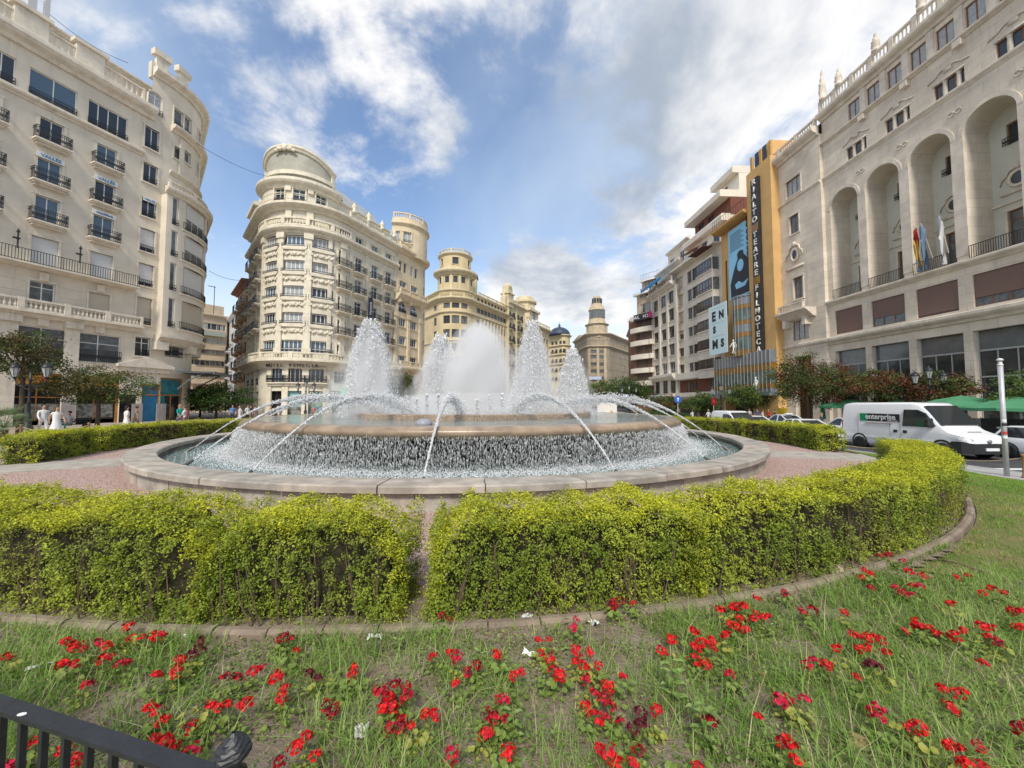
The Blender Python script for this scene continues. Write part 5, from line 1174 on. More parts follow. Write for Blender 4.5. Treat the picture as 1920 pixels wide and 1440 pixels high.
q = path.P(path.S(715, 400), -6, 0); b = MB(); zt = path.Z(700, 374) + 1.2; b.add([(-5, -3.5, zp), (5, -3.5, zp), (5, 3.5, zp), (-5, 3.5, zp), (-5, 0, zt + 1.2), (5, 0, zt + .6)], [(0, 1, 5, 4), (2, 3, 4, 5), (0, 4, 3), (1, 2, 5)]); o = obj('roof', b.mesh('roof', mat('zinc roof', (.42, .45, .46), .5, var=.2, vscale=1)), B.root); o.location = (q.x, q.y, 0); o.rotation_euler = (0, 0, path.ang(path.L - 1))
# corner pavilion at the far end of the left front
q = path.P(2.6, -2.2, 0); b = MB(); zt = path.Z(496, 412) + 3.5; b.box(-2.5, 2.5, -2.5, 2.5, z2, z2 + 3.4); b.box(-2.8, 2.8, -2.8, 2.8, z2 + 3.4, z2 + 3.9); b.box(-1.8, 1.8, -2.0, 2.0, z2 + 3.9, z2 + 4.8); b.lathe([(.9, 4.8), (1.0, 5.3), (.5, 5.9), (.2, 6.1), (.3, 6.5), (0, 6.9)], (0, 0, z2), 10); o = obj('roof_pavilion', b.mesh('roof_pavilion', M_creamB2), B.root); o.location = (q.x, q.y, 0); o.rotation_euler = (0, 0, path.ang(5))
B.close(z2, [tuple(ER + Vector((-12, 5))), tuple(EL + Vector((8, 14)))])
# banner
c = (colR[1] + colR[2]) / 2 + .1; zt = path.Z(689, 560); zb = path.Z(689, 600); B.place('banner', MB().box(-.42, .42, -.75, -.7, 0, zt - zb).mesh('banner', mat('navy banner', (.02, .025, .05), .6)), c, zb, 0)
me = text_mesh('Venecia', .6, mat('white letters', (.75, .75, .75), .5), .005); me.transform(Matrix.Rotation(-math.pi / 2, 4, 'Y')); B.place('lettering', me, c, (zt + zb) / 2, .77)
# pharmacy cross
c = path.S(634, 738); b = MB(); zq = path.Z(634, 738); b.box(-.25, .25, -1.35, -.95, -.75, .75); b.box(-.75, .75, -1.33, -.97, -.25, .25); o = B.place('pharmacy_cross', b.mesh('pharmacy_cross', mat('green cross', (.01, .30, .08), .4, emit=(.0, .5, .12, .35))), c, zq, 0); obj('bracket', MB().box(-1.9, 0, -1.25, -1.05, -.5, .3).mesh('bracket', M_darkf), o, world=False)

# ---------------------------------------------------------------- cream house with a turret, next to the hotel
M_creamC = mat('warm cream render', (0.72, 0.60, 0.41), 0.85, var=.18, vscale=.5, stain=.3, stain_col=(.42, .33, .20), bump=.12, bscale=20); M_creamC2 = mat('warm cream trim', (0.73, 0.62, 0.43), 0.8, var=.2, vscale=1.6, stain=.3, stain_col=(.36, .28, .17))
S0 = ER + nR * .25; l2 = Path([tuple(S0), tuple(S0 + dR * 60)]); s2 = l2.S(790, 560); E2 = S0 + dR * s2; c2_ = E2 - nR * 3.2; a0 = math.degrees(math.atan2(nR.y, nR.x))
path = Path([tuple(S0), tuple(E2)] + arc_pts(c2_, 3.2, a0, a0 + 95, 10)[1:] + [tuple(Vector(arc_pts(c2_, 3.2, a0 + 95, a0 + 95, 1)[0]) + Vector((-1, .1)) * 14)])
T = Bld('turret_house', 'warm cream house with arched windows and a round turret, beside the hotel', path, M_creamC, M_creamC2)
zt_ = lambda py: path.Z(755, py); cl = [path.S(754, 600), path.S(775, 605)]
for c in cl:
    for pb, pt_ in ((539, 528), (613, 597), (647, 631), (682, 667), (725, 707)):
        zb = zt_(pb); T.win(c, zb, 1.7, zt_(pt_) - zb, 3 if pb > 560 else 2, 0, fw=.09, surround=.1)
    zb = zt_(586); T.win(c, zb, 1.8, zt_(565) - zb, 2, 0, arch=.9, fw=.1); T.grille(c, zb, 1.8, .5)
    for dx in (-.6, .6): T.win(c + dx, zt_(510), .75, zt_(491) - zt_(510), 1, 0, g=rnd.choice((0, 2)))
    T.ops.append((c, -.02, 2.0, 4.3, .4)); T.place('shop_window', cached('tshop', lambda: MB().box(-1, 1, -.04, .04, 0, 4.3).mesh('shop_window', M_darkshop)), c, 0, -.3)
for c in (cl[0] - 1.7, (cl[0] + cl[1]) / 2, cl[1] + 1.7): T.pilaster(c, .55, zt_(690), zt_(592), .22); T.pilaster(c, .8, zt_(597), zt_(588), .36, name='capital')
T.sweep('ledge', zt_(697), prof(.9, .9)); T.balustrade(zt_(697) + .85, .1, path.L - 3, .6, .8, step=.34)
T.sweep('balcony_ledge', zt_(556), [(0, -.9), (.4, -.8), (1.0, -.1), (1.1, 0), (1.1, .12), (0, .12)], cl[0] - 1.8, cl[1] + 2.6); T.balustrade(zt_(556) + .12, cl[0] - 1.7, cl[1] + 2.5, .95, .85, step=.32)
for c in (cl[0] - 1.2, (cl[0] + cl[1]) / 2, cl[1] + 1.4): T.pilaster(c, .4, zt_(570), zt_(562), .7, name='console')
s_t = path.S(795, 560)
for pb, pt_ in ((523, 506), (555, 540), (600, 588), (655, 640)): T.win(s_t, path.Z(795, pb), .8, path.Z(795, pt_) - path.Z(795, pb), 1, 0)
zc_ = path.Z(770, 482); T.wall(T.base, zc_); T.sweep('cornice', zc_ - .2, prof(.8, 1.0)); T.balustrade(zc_ + .8, .1, cl[1] + 1.5, .3, .8, step=.36)
ct = c2_ - dR * 1.2; tp = Path(arc_pts(ct, 4.2, a0 - 75, a0 + 150, 26)); zq = tp.Z(768, 411); ops = []
for px in (764, 742): c = tp.S(px, 445); T.win(c, tp.Z(764, 455), 1.3, tp.Z(764, 435) - tp.Z(764, 455), 2, 0, path=tp, ops=ops, surround=.14, g=2); T.grille(c, tp.Z(764, 455), 1.4, .4, .06, tp)
T.wall(zc_, zq, path=tp, ops=ops, name='turret_wall', thick=.5); T.sweep('turret_cornice', tp.Z(768, 425), prof(.4, .6), path=tp); T.balustrade(zq, .2, tp.L - .2, -.1, .95, path=tp, step=.34)
T.close(zc_, [tuple(S0 + Vector((-12, 4)))])

# ---------------------------------------------------------------- golden building with the round tower
M_gold = mat('golden render', (0.64, 0.53, 0.32), 0.85, var=.18, vscale=.4, stain=.3, stain_col=(.36, .27, .13), bump=.12, bscale=20); M_gold2 = mat('golden trim', (0.66, 0.57, 0.38), 0.8, var=.2, vscale=1.2, stain=.3, stain_col=(.33, .25, .13))
dC = Vector((.466, .885)); nC = Vector((.885, -.466)); rC = 4.6; q = at_y(853, 600, 95.0); cC = Vector((q.x, q.y)); aC = math.degrees(math.atan2(nC.y, nC.x)); JC = cC + nC * rC
line = Path([tuple(JC), tuple(JC + dC * 120)]); sC = line.S(949, 600); EC = JC + dC * sC; nCl = Vector((-.80, -.60)); aCl = math.degrees(math.atan2(nCl.y, nCl.x)) ; LC = cC + nCl * rC
path = Path([tuple(LC + Vector((-.45, .6)) * 10), tuple(LC)] + arc_pts(cC, rC, aCl, aC, 20)[1:] + [tuple(EC)])
G = Bld('golden_corner_building', 'golden stone building with a round corner tower behind the mist', path, M_gold, M_gold2)
zg = lambda py: path.Z(854, py); arcc = [path.S(837, 600), path.S(854, 600), path.S(871, 600)]; rc = [(577, 567), (606, 591), (632, 617), (658, 643), (684, 669), (711, 696)]
nR_ = 9; sj = path.S(889, 590); colC = [sj + 2.0 + i * (path.L - sj - 3) / (nR_ - 1) for i in range(nR_)]; colL = [path.S(816, 610)]
for pb, pt_ in rc:
    zb, zt = zg(pb), zg(pt_)
    for c in arcc: G.win(c, zb, 1.75, zt - zb, 2, .7, fm=M_brown, depth=.45, g=rnd.choice((0, 1, 1)))
    for c in colC + colL: G.win(c, zb, 1.5, zt - zb, 2, .7, fm=M_brown, g=rnd.choice((0, 0, 1)))
for i, c in enumerate(colC):
    G.pilaster(c + (colC[1] - colC[0]) / 2, .7, zg(715), zg(587), .3)
G.sweep('string_course', zg(587), prof(.4, .6)); G.sweep('string_course', zg(640), prof(.25, .4)); G.sweep('main_cornice', zg(564), prof(1.0, 1.1)); G.balustrade(zg(564) + 1.0, path.S(827, 560), path.S(884, 560), .5, 1.0, step=.45)
zw = zg(546); opsA = []
for c in colC: G.win(c, zg(560), 1.1, 1.9, 1, 0, fm=M_brown, arch=.55, g=0)
G.wall(G.base, zw); G.sweep('attic_cornice', zw - .1, prof(.5, .7)); G.balustrade(zw + .6, sj + 2, path.L - .5, .0, .8, step=.5, pier=5)
G.close(zw, [tuple(EC + Vector((-14, 7))), tuple(LC + Vector((-10, 22)))])
tp = Path(arc_pts(cC, rC - .3, aCl - 40, aC + 60, 28)); za_, zb2 = zg(564), tp.Z(854, 512); ops = []
for px in (838, 854, 869, 826, 884):
    c = tp.S(px, 522)
    for pb, pt_ in ((550, 541), (529, 517)): G.win(c, tp.Z(854, pb), 1.1, tp.Z(854, pt_) - tp.Z(854, pb), 1, 0, fm=M_brown, path=tp, ops=ops, g=0, depth=.4)
G.wall(za_, zb2, path=tp, ops=ops, name='tower_wall', thick=.4); G.sweep('tower_cornice', zb2 - .3, prof(1.1, 1.5), path=tp)
for px in (830, 846, 862, 878): G.pilaster(tp.S(px, 522), .5, tp.Z(854, 553), zb2, .18, path=tp)
tp2 = Path(arc_pts(cC, rC - .75, aCl - 40, aC + 60, 28)); zb3 = tp2.Z(854, 476); ops = []
for px in (854, 829, 879): G.win(tp2.S(px, 490), tp2.Z(854, 495), 1.5 if px == 854 else .9, tp2.Z(854, 482) - tp2.Z(854, 495), 1, 0, fm=M_brown, path=tp2, ops=ops, g=0, depth=.4, surround=.15)
G.wall(zb2, zb3, path=tp2, ops=ops, name='tower_wall', thick=.4); G.sweep('tower_cornice', zb3 - .2, prof(.5, .7), path=tp2); G.balustrade(zb3 + .4, .2, tp2.L - .2, -.05, 1.0, path=tp2, step=.42)
q = path.P(path.S(915, 560), -5); b = MB(); b.box(-1.2, 1.2, -1.2, 1.2, zw, zw + 7.0); b.box(-1.5, 1.5, -1.5, 1.5, zw + 7.0, zw + 7.6, 1); o = obj('chimney', b.mesh('chimney', [M_gold2, M_darkf]), G.root); o.location = (q.x, q.y, 0)
# pinnacled house
S1 = EC + nC * .4; l2 = Path([tuple(S1), tuple(S1 + dC * 60)]); s2 = l2.S(983, 620); E1 = S1 + dC * s2; path = Path([tuple(S1), tuple(E1)])
N_ = Bld('pinnacled_house', 'golden house with dark iron balconies and a tall pinnacle on its roof', path, M_gold, M_gold2); zn = lambda py: path.Z(960, py); cn = [path.L * f for f in (.14, .38, .62, .86)]
for pb, pt_ in ((597, 585), (619, 606), (643, 630), (667, 654), (690, 677), (713, 700)):
    for k, c in enumerate(cn):
        zb = zn(pb); N_.win(c, zb, 1.7, zn(pt_) - zb, 2, .7, fm=M_brown, g=0); N_.balcony(c, zb, 2.4, .8, 1.0) if k in (0, 2) else N_.grille(c, zb, 1.8, .9)
zt = zn(572); N_.wall(N_.base, zt); N_.sweep('cornice', zt - .3, prof(.8, 1.0)); N_.balustrade(zt + .6, .1, path.L - .1, .2, 1.0, step=.5); N_.close(zt, [tuple(E1 + Vector((-13, 6))), tuple(S1 + Vector((-13, 6)))])
for c in (0.5, path.L / 2, path.L - .5): N_.pilaster(c, .6, 5, zt, .25)
q = path.P(path.S(956, 570), -.8, 0); b = MB(); zp0, zp1 = zt - 1, zn(535); h = zp1 - zp0; b.box(-1.6, 1.6, -1.2, 1.2, 0, h * .55); b.box(-1.9, 1.9, -1.5, 1.5, h * .55, h * .6); b.box(-1.3, 1.3, -1.0, 1.0, h * .6, h * .85); b.lathe([(1.3, h * .85), (1.35, h * .92), (.9, h), (.3, h * 1.04), (0, h * 1.06)], (0, 0, 0), 10)
for x in (-1, 1): b.box(x * 2.2 - .5, x * 2.2 + .5, -.8, .8, 0, h * .4); b.lathe([(.5, 0), (.3, .8), (0, 1.6)], (x * 2.2, 0, h * .4), 8)
o = obj('pinnacle', b.mesh('pinnacle', M_gold2), N_.root); o.location = (q.x, q.y, zp0); o.rotation_euler = (0, 0, path.ang(1))
# tower house
S1 = E1 + nC * .3; l2 = Path([tuple(S1), tuple(S1 + dC * 60)]); s2 = l2.S(1029, 640); E3 = S1 + dC * s2; path = Path([tuple(S1), tuple(E3), tuple(E3 + Vector((-10, 8)))])
W_ = Bld('tower_house', 'golden house with a square lantern tower at the end of the row', path, M_gold, M_gold2); zw_ = lambda py: path.Z(1010, py); n_ = 7
for pb, pt_ in ((640, 631), (660, 651), (680, 671), (700, 691), (718, 710)):
    for i in range(n_): c = s2 * (i + .5) / n_; zb = zw_(pb); W_.win(c, zb, 1.8, zw_(pt_) - zb, 2, .7, fm=M_brown, g=0)
zt = zw_(616); W_.wall(W_.base, zt); W_.sweep('cornice', zt - .3, prof(1.0, 1.2)); W_.balustrade(zt + .8, .2, s2 - .2, .3, 1.2, step=.6); W_.close(zt, [tuple(S1 + Vector((-14, 6)))])
q = path.P(path.S(1012, 600), -4.5, 0); zz = lambda py: at_y(1012, py, q.y).z; b = MB(); w = 3.4
b.box(-w, w, -w, w, zt - 1, zz(588)); b.box(-w - .6, w + .6, -w - .6, w + .6, zz(588), zz(584)); b.lathe([(w + .1, 0), (w + .1, zz(572) - zz(584)), (w + .8, zz(570) - zz(584)), (w + .8, zz(567) - zz(584)), (w - .1, zz(566) - zz(584)), (w - .2, zz(560) - zz(584)), (w * .6, zz(557) - zz(584)), (0, zz(556) - zz(584))], (0, 0, zz(584)), 8); b.tube([(0, 0, zz(558)), (0, 0, zz(538))], .08, 5)
o = obj('lantern_tower', b.mesh('lantern_tower', M_gold2), W_.root); o.location = (q.x, q.y, 0); o.rotation_euler = (0, 0, -.5)
for k in range(4):
    a = k * math.pi / 2 - .5; f = Vector((math.sin(a), -math.cos(a), 0)); w_ = MB().box(-.9, .9, -.06, .06, 0, 4.2).mesh('tower_window', GLASS[1]); o = obj('tower_window', w_, W_.root); o.location = Vector((q.x, q.y, zz(610))) + f * (w + .03); o.rotation_euler = (0, 0, a)
# domed house beyond
q0, q1 = at_y(1031, 650, 172), at_y(1063, 650, 166); path = Path([(q0.x - 10, 182), (q0.x, 170), (q1.x - 2.2, 165)] + arc_pts((q1.x - 2.2, 169), 4.0, -90, 20, 6)[1:] + [(q1.x + 2, 185)])
D = Bld('domed_house', 'small golden house with a slate-blue dome beyond the row', path, M_gold, M_gold2); zd = lambda py: at_y(1045, py, 167).z
for pb, pt_ in ((646, 640), (662, 655), (680, 673), (697, 690), (713, 707)):
    for px in (1036, 1043, 1051, 1058): c = path.S(px, 650); D.win(c, zd(pb), 1.3, zd(pt_) - zd(pb), 2, 0, fm=M_brown, g=0); D.grille(c, zd(pb), 1.8, .9, .4) if pb > 650 else None
D.wall(D.base, zd(630)); D.sweep('cornice', zd(632), prof(.8, 1.0)); [D.sweep('ledge', zd(p_), prof(.6, .6)) for p_ in (650, 667, 685)]; D.close(zd(630), [(q0.x, 186)])
q = at_y(1049, 628, 169); Rd = 4.9; b = MB(); h = zd(611) - zd(628); b.lathe([(Rd, 0)] + [(Rd * math.cos(t), h * math.sin(t)) for t in [i * .26 for i in range(1, 6)]] + [(.5, h), (.5, h + .9), (.15, h + 1.4), (0, h + 2.4)], (q.x, q.y, zd(629)), 16); D.part('dome', b, mat('slate dome', (.035, .05, .085), .5), True)
# netted tower building at the end of the square
M_net = mat('netted stone', (0.40, 0.33, 0.24), 0.95, var=.25, vscale=.3, joints=(3.4, 3.6, .25, .88, .72)); M_pale = mat('pale tower stone', (0.50, 0.41, 0.28), 0.9, var=.2, vscale=.6)
Yg = 190.0; X = lambda px, y=Yg: (px - 960) / F * y
path = Path([(X(1078, 215), 215), (X(1102, 190), 190), (X(1102, 190) + 1.5, 188.2), (X(1139, 188), 188), (X(1139, 188) + 1.5, 189), (X(1190, 222), 222)])
H_ = Bld('netted_tower_building', 'broad stone building wrapped in beige netting with a stepped tower', path, M_net, M_pale); zh = lambda py: at_y(1120, py, 188).z
for pb, pt_ in ((662, 656), (672, 666), (686, 680), (699, 693), (712, 706)):
    for px, w in ((1113, 3.2), (1128, 2.2)): c = path.S(px, 680); H_.win(c, zh(pb), w, zh(pt_) - zh(pb), 4, 0, fm=M_darkf, g=1)
for px in (1106, 1121, 1134): H_.pilaster(path.S(px, 680), 1.2, zh(722), zh(653), .5, M_pale)
H_.place('banner', MB().box(-3, 3, -.6, -.5, 0, 1.5).mesh('banner', mat('pale blue banner', (.45, .52, .68), .6)), path.S(1116, 706), zh(712), .0)
zt = zh(628); H_.wall(H_.base, zt); H_.sweep('cornice', zh(652), prof(.9, 1.2)); H_.sweep('cornice', zt - .4, prof(1.2, 1.6)); H_.close(zt, [(X(1190, 240), 240), (X(1078, 232), 232)])
b = MB(); b.box(X(1078, 215), X(1100, 200), 200, 216, zt, zh(620)); H_.part('corner_pavilion', b, M_pale)
q = at_y(1119, 600, 193); b = MB(); z_ = lambda py: at_y(1119, py, 193).z; w = lambda a, e: (e - a) / 2 / F * 193
b.lathe([(w(1097, 1137), zt - 1), (w(1097, 1137), z_(612)), (w(1094, 1140), z_(610)), (w(1100, 1135), z_(608)), (w(1103, 1133), z_(600)), (w(1104, 1132), z_(585)), (w(1102, 1134), z_(583)), (w(1104, 1132), z_(578)), (w(1106, 1130), z_(575)), (w(1107, 1128), z_(572)), (w(1110, 1126), z_(560)), (w(1111, 1125), z_(557)), (0, z_(556.5))], (q.x, q.y, 0), 12); o = H_.part('stepped_tower', b, M_pale)
for k in range(-2, 3):
    a = k * .5; f = Vector((math.sin(a), -math.cos(a), 0)); o2 = obj('tower_window', cached('twin', lambda: MB().box(-.9, .9, -.1, .1, 0, 3.6).mesh('tower_window', GLASS[1])), H_.root); o2.location = Vector((q.x, q.y, z_(598))) + f * (w(1103, 1133) - .02); o2.rotation_euler = (0, 0, a)
    o2 = obj('tower_window', cached('twin2', lambda: MB().box(-.5, .5, -.1, .1, 0, 2.4).mesh('tower_window', GLASS[0])), H_.root); o2.location = Vector((q.x, q.y, z_(570))) + f * (w(1107, 1128) - .15); o2.rotation_euler = (0, 0, a)

# ---------------------------------------------------------------- side street between the corner house and the hotel
M_beige = mat('beige render', (0.58, 0.47, 0.34), 0.9, var=.2, vscale=.6, stain=.3); M_greyw = mat('grey white render', (0.55, 0.56, 0.56), 0.9, var=.15, vscale=.6); M_ochre = mat('ochre render', (0.50, 0.36, 0.22), 0.9, var=.2, vscale=.6, stain=.3)
q0, q1 = at_y(345, 650, 78), at_y(424, 650, 84); path = Path([(q0.x, 78), (q1.x, 84)])
K1 = Bld('balcony_block', 'beige apartment block with wide glazed balconies down the side street', path, M_beige, M_beige); zk = lambda py: path.Z(395, py)
for k, (pb, pt_) in enumerate(((618, 606), (644, 634), (664, 654), (686, 676), (708, 698))):
    for px in (371, 400, 415):
        c = path.S(px, 650); zb = zk(pb); K1.win(c, zb, 3.0 if px < 410 else 1.4, zk(pt_) - zb, 3, 0, g=rnd.choice((0, 2, 1)))
    K1.sweep('balcony_band', zk(pb) - 1.4, [(0, 0), (.9, 0), (.9, 1.0), (0, 1.0)], 1.0, path.L - .5, m=M_beige if k else mat('green grey balcony', (.32, .36, .32), .8))
zt = zk(592); K1.wall(K1.base, zt); K1.sweep('cornice', zt - .3, prof(.6, .7)); K1.close(zt, [(q1.x - 6, 96), (q0.x - 8, 92)]); K1.place('penthouse', MB().box(-4, 4, 3, 8, 0, 3).mesh('penthouse', M_beige), path.L / 2, zt, 0)
b = MB(); b.tube([(0, 2, 0), (0, 2, 7)], .07, 5); b.box(-1.2, .2, 1.9, 2.1, 6.8, 6.9); K1.place('aerial', b.mesh('aerial', M_rail), path.S(405, 650), zt, 0)
q0, q1 = at_y(416, 650, 96), at_y(441, 650, 76); path = Path([(q0.x, 96), (q1.x, 76)]); K2 = Bld('grey_white_house', 'narrow grey-white house with stacked balconies in the side street', path, M_greyw, M_white); zk = lambda py: path.Z(430, py)
for pb, pt_ in ((640, 630), (660, 648), (684, 672), (708, 696)):
    for f in (.12, .3, .48, .66, .84): c = path.L * f; zb = zk(pb); K2.win(c, zb, 1.2, zk(pt_) - zb, 2, 0, g=0); K2.balcony(c, zb, 2.0, .7, 1.0) if pb > 645 else None
zt = zk(604); K2.wall(K2.base, zt); K2.sweep('cornice', zt - .3, prof(.6, .8)); K2.close(zt, [(q1.x + 6, 90), (q0.x + 8, 104)])
K3p = EL + dL * .2; q1 = K3p + dL * 11; path = Path([tuple(q1), tuple(K3p)]); K3 = Bld('ochre_house', 'ochre house with projecting balconies adjoining the hotel in the side street', path, M_ochre, M_ochre)
zk = lambda py: path.Z(446, py)
for pb, pt_ in ((588, 576), (612, 600), (638, 626), (664, 652), (690, 678), (714, 704)):
    for f in (.15, .5, .85): c = path.L * f; zb = zk(pb); K3.win(c, zb, 1.2, zk(pt_) - zb, 2, 0, fm=M_brown, g=0); K3.balcony(c, zb, 2.1, .8, 1.0)
zt = zk(556); K3.wall(K3.base, zt); K3.sweep('eaves', zt - .2, prof(1.0, .6), m=mat('red eaves', (.30, .14, .08), .8)); K3.close(zt, [tuple(K3p + Vector((9, 9))), tuple(q1 + Vector((9, 9)))])
# ---------------------------------------------------------------- right-hand row
def rowx(y, x32=32.0): return x32 - .0555 * (y - 32)
def rowline(px0, px1=None, y1=None, x32=32.0, py=600):
    big = Path([(rowx(140, x32), 140), (rowx(6, x32), 6)]); s0 = big.S(px0, py); a = big.P(s0); b = big.P(big.S(px1, py)) if px1 else Vector((rowx(y1, x32), y1, 0))
    return Path([(a.x, a.y), (b.x, b.y)])
M_lime = mat('pale ashlar', (0.79, 0.70, 0.57), 0.85, var=.22, vscale=.45, stain=.38, stain_col=(.40, .34, .27), bump=.15, bscale=18, joints=(1.5, .68, .018, .90, .74)); M_lime2 = mat('pale ashlar trim', (0.74, 0.66, 0.55), 0.8, var=.25, vscale=1.2, stain=.5, stain_col=(.30, .25, .19), bump=.2, bscale=16)
M_recess = mat('shaded loggia render', (0.60, 0.60, 0.52), 0.9, var=.12, vscale=.6); M_wood = mat('reddish wood', (0.26, 0.11, 0.055), 0.5, var=.35, vscale=6); M_smoke = mat('smoked glass', (0.05, 0.055, 0.055), 0.07, spec=.6, var=.4, vscale=1.5); M_smoke2 = mat('grey glass', (0.15, 0.16, 0.155), 0.10, spec=.6, var=.3, vscale=1.2)  # loggia back wall: the grey green of its shade is put into the colour
pL = rowline(1447, y1=13.0, py=640); path = pL
L_ = Bld('arcaded_palace', 'pale stone palace with tall arched loggias, brown blinds and a balustraded roof', path, M_lime, M_lime2, base=-.62)
sA0 = path.S(1583, 420); sA1 = path.S(1748, 420); pitch = (sA1 - sA0) / 2; cA_ = [sA0 + pitch * k for k in range(7)]; cA_ = [c for c in cA_ if c < path.L - 1.6]; sM = path.S(1547, 400)
zr = lambda px, py: path.Z(px, py)
zg, zs0, zs1 = zr(1676, 643), zr(1671, 607), zr(1671, 556); zl0, zl1 = zr(1676, 625), zr(1671, 531); zat = zr(1657, 308); zc1 = zr(1660, 262); aw = 2.85; back = []
M_bars = mat('pale transom', (.40, .40, .38), .5)
for k, c in enumerate(cA_):
    # shop openings
    L_.ops.append((c, L_.base + .02, 3.05, zg - L_.base - .02, .5)); o = L_.place('shop_window', cached('Lshop', lambda: MB().box(-1.52, 1.52, -.03, .03, 0, zg).mesh('shop_window', M_smoke)), c, 0, -.42)
    obj('upper_glazing', cached('Lshop2', lambda: MB().box(-1.5, 1.5, -.05, -.035, zg - 1.35, zg - .05).mesh('upper_glazing', M_smoke2)), o, world=False)
    def mk():
        b = MB(); b.box(-1.52, 1.52, -.09, -.02, zg - 1.45, zg - 1.33); b.box(-1.52, 1.52, -.09, -.02, zg * .52, zg * .52 + .10); b.box(-1.54, -1.46, -.09, -.02, 0, zg); b.box(1.46, 1.54, -.09, -.02, 0, zg); [b.box(x - .03, x + .03, -.085, -.02, 0, zg - 1.4) for x in (-.5, .5)]; return b.mesh('transoms', M_bars)
    obj('transoms', cached('Lbars', mk), o, world=False)
    # blinds
    L_.win(c, zs0, 2.75, zs1 - zs0, 3, 0, fm=M_wood, g=1, blind=(.96, .68, .93, .72, .95, .9, .8)[k], bm=M_bblind, depth=.45)
    # arch
    L_.ops.append((c, zl1, aw, zat - zl1, 2.0, aw / 2)); zi = zl1
    L_.win(c, zi + .02, 1.35, 3.1, 2, .78, fm=M_wood, g=1, out=-2.0, ops=back, surround=.14, sm=M_lime2, depth=.25); L_.win(c, zat - 2.7, 1.0, 1.5, 1, 0, fm=M_wood, g=0, out=-2.0, ops=back, depth=.25); L_.grille(c, zat - 2.7, 1.3, .5, -1.85)
    zo = zi + (zat - zi) * .50; b = MB(); b.lathe([(.62, 0), (.62, .1), (.42, .12), (.42, .0)], (0, 0, 0), 18); me = b.mesh('oculus_frame', M_lime2, True); me.transform(Matrix.Rotation(math.pi / 2, 4, 'X')); o = L_.place('oculus', me, c, zo, -2.0); b = MB(); b.lathe([(.44, .03), (0, .03)], (0, 0, 0), 18, cap=False); me = b.mesh('pane', GLASS[0]); me.transform(Matrix.Rotation(math.pi / 2, 4, 'X')); obj('pane', me, o, world=False)
    def scroll():
        b = MB()
        for sx in (-1, 1): b.tube([(sx * .15, -.06, .78), (sx * .5, -.07, .66), (sx * .62, -.07, .35), (sx * .85, -.07, .2), (sx * .95, -.07, -.2)], [.09, .08, .07, .07, .04], 5)
        b.ellipsoid((0, -.08, .85), (.22, .12, .2), 8, 5); b.box(-.95, .95, -.12, 0, -.95, -.8); return b.mesh('scroll_ornament', M_lime2, True)
    L_.place('scroll_ornament', cached('Lscroll', scroll), c, zo, -2.0)
    L_.sweep('loggia_sill', zo - 1.6, [(0, 0), (.12, .02), (.12, .16), (0, .18)], c - aw / 2, c + aw / 2, -2.0)
    L_.iron_run(zi, c - aw / 2 + .05, c + aw / 2 - .05, .12, .95, step=.13)
    # archivolt
    b = MB(); n = 16; vs = []; fs = []
    for i in range(n + 1):
        a = math.pi * i / n
        for rr_, o_ in ((aw / 2 + .02, .0), (aw / 2 + .02, .07), (aw / 2 + .30, .07), (aw / 2 + .30, .0)): vs.append(path.P(c - rr_ * math.cos(a), o_, zat - aw / 2 + rr_ * math.sin(a)))
    for i in range(n):
        for j in range(4): fs.append((i * 4 + j, i * 4 + (j + 1) % 4, i * 4 + 4 + (j + 1) % 4, i * 4 + 4 + j))
    b.add(vs, fs); L_.part('archivolt', b, M_lime2)
    # ring ornament on the spandrel
    def rings():
        b = MB()
        for x in (-.22, .22):
            pts = [(x + .17 * math.cos(t), -.04, .17 * math.sin(t)) for t in [i * math.pi / 5 for i in range(11)]]; b.tube(pts, .035, 5)
        return b.mesh('ring_ornament', M_lime2, True)
    L_.place('ring_ornament', cached('Lrings', rings), c + pitch / 2, (zat + zc1) / 2 - .4, 0)
    # small window with dumpy columns over each bay
    cw = c - (sA0 - path.S(1606, 285)); zb, zt = zr(1681, 243), zr(1681, 214)
    if cw < path.L - 1.5:
        L_.win(cw, zb, 1.9, zt - zb, 3, 0, fm=M_wood, g=0, depth=.6)
        def colm():
            b = MB()
            for x in (-.3, .55): b.lathe([(.16, 0), (.13, .1), (.15, .5), (.12, zt - zb - .15), (.18, zt - zb)], (x, .12, 0), 8)
            b.box(-1.0, 1.0, -.06, .1, zt - zb, zt - zb + .14); return b.mesh('window_columns', M_lime2, True)
        L_.place('window_columns', cached('Lcols', colm), cw, zb, 0)
        def hood():
            b = MB(); b.tube([(-1.3, -.04, 0), (-.8, -.05, .12), (-.5, -.05, .35), (0, -.05, .42), (.5, -.05, .35), (.8, -.05, .12), (1.3, -.04, 0)], .06, 5); b.box(-.25, .25, -.08, 0, .05, .42); return b.mesh('hood_moulding', M_lime2, True)
        L_.place('hood_moulding', cached('Lhood', hood), cw, zt + .45, 0)
    L_.pilaster(c + pitch / 2, .75, zl1 + .4, zat - 1.2, .05, name='pier_face')
zt0, zt1 = zr(1676, 166), zr(1676, 125); stp = (path.S(1676, 145) - path.S(1636, 175))
c = path.S(1601, 205)
k = 0
while c < path.L - 1:
    L_.win(c, zt0, 1.15, zt1 - zt0, 2, 0, fm=M_wood, g=2, depth=.3); L_.pilaster(c + pitch / 4, .5, zt0 - .3, zt1 + .5, .10)
    if k % 2 == 0: L_.pilaster(c + pitch / 4, .5, zt0 - .75, zt0 - .3, .38, name='corbel')
    c += pitch / 2; k += 1
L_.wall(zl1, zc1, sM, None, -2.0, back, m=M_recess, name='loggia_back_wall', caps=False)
zTopc = zr(1676, 114); L_.wall(L_.base, zTopc, sM, name='wall')
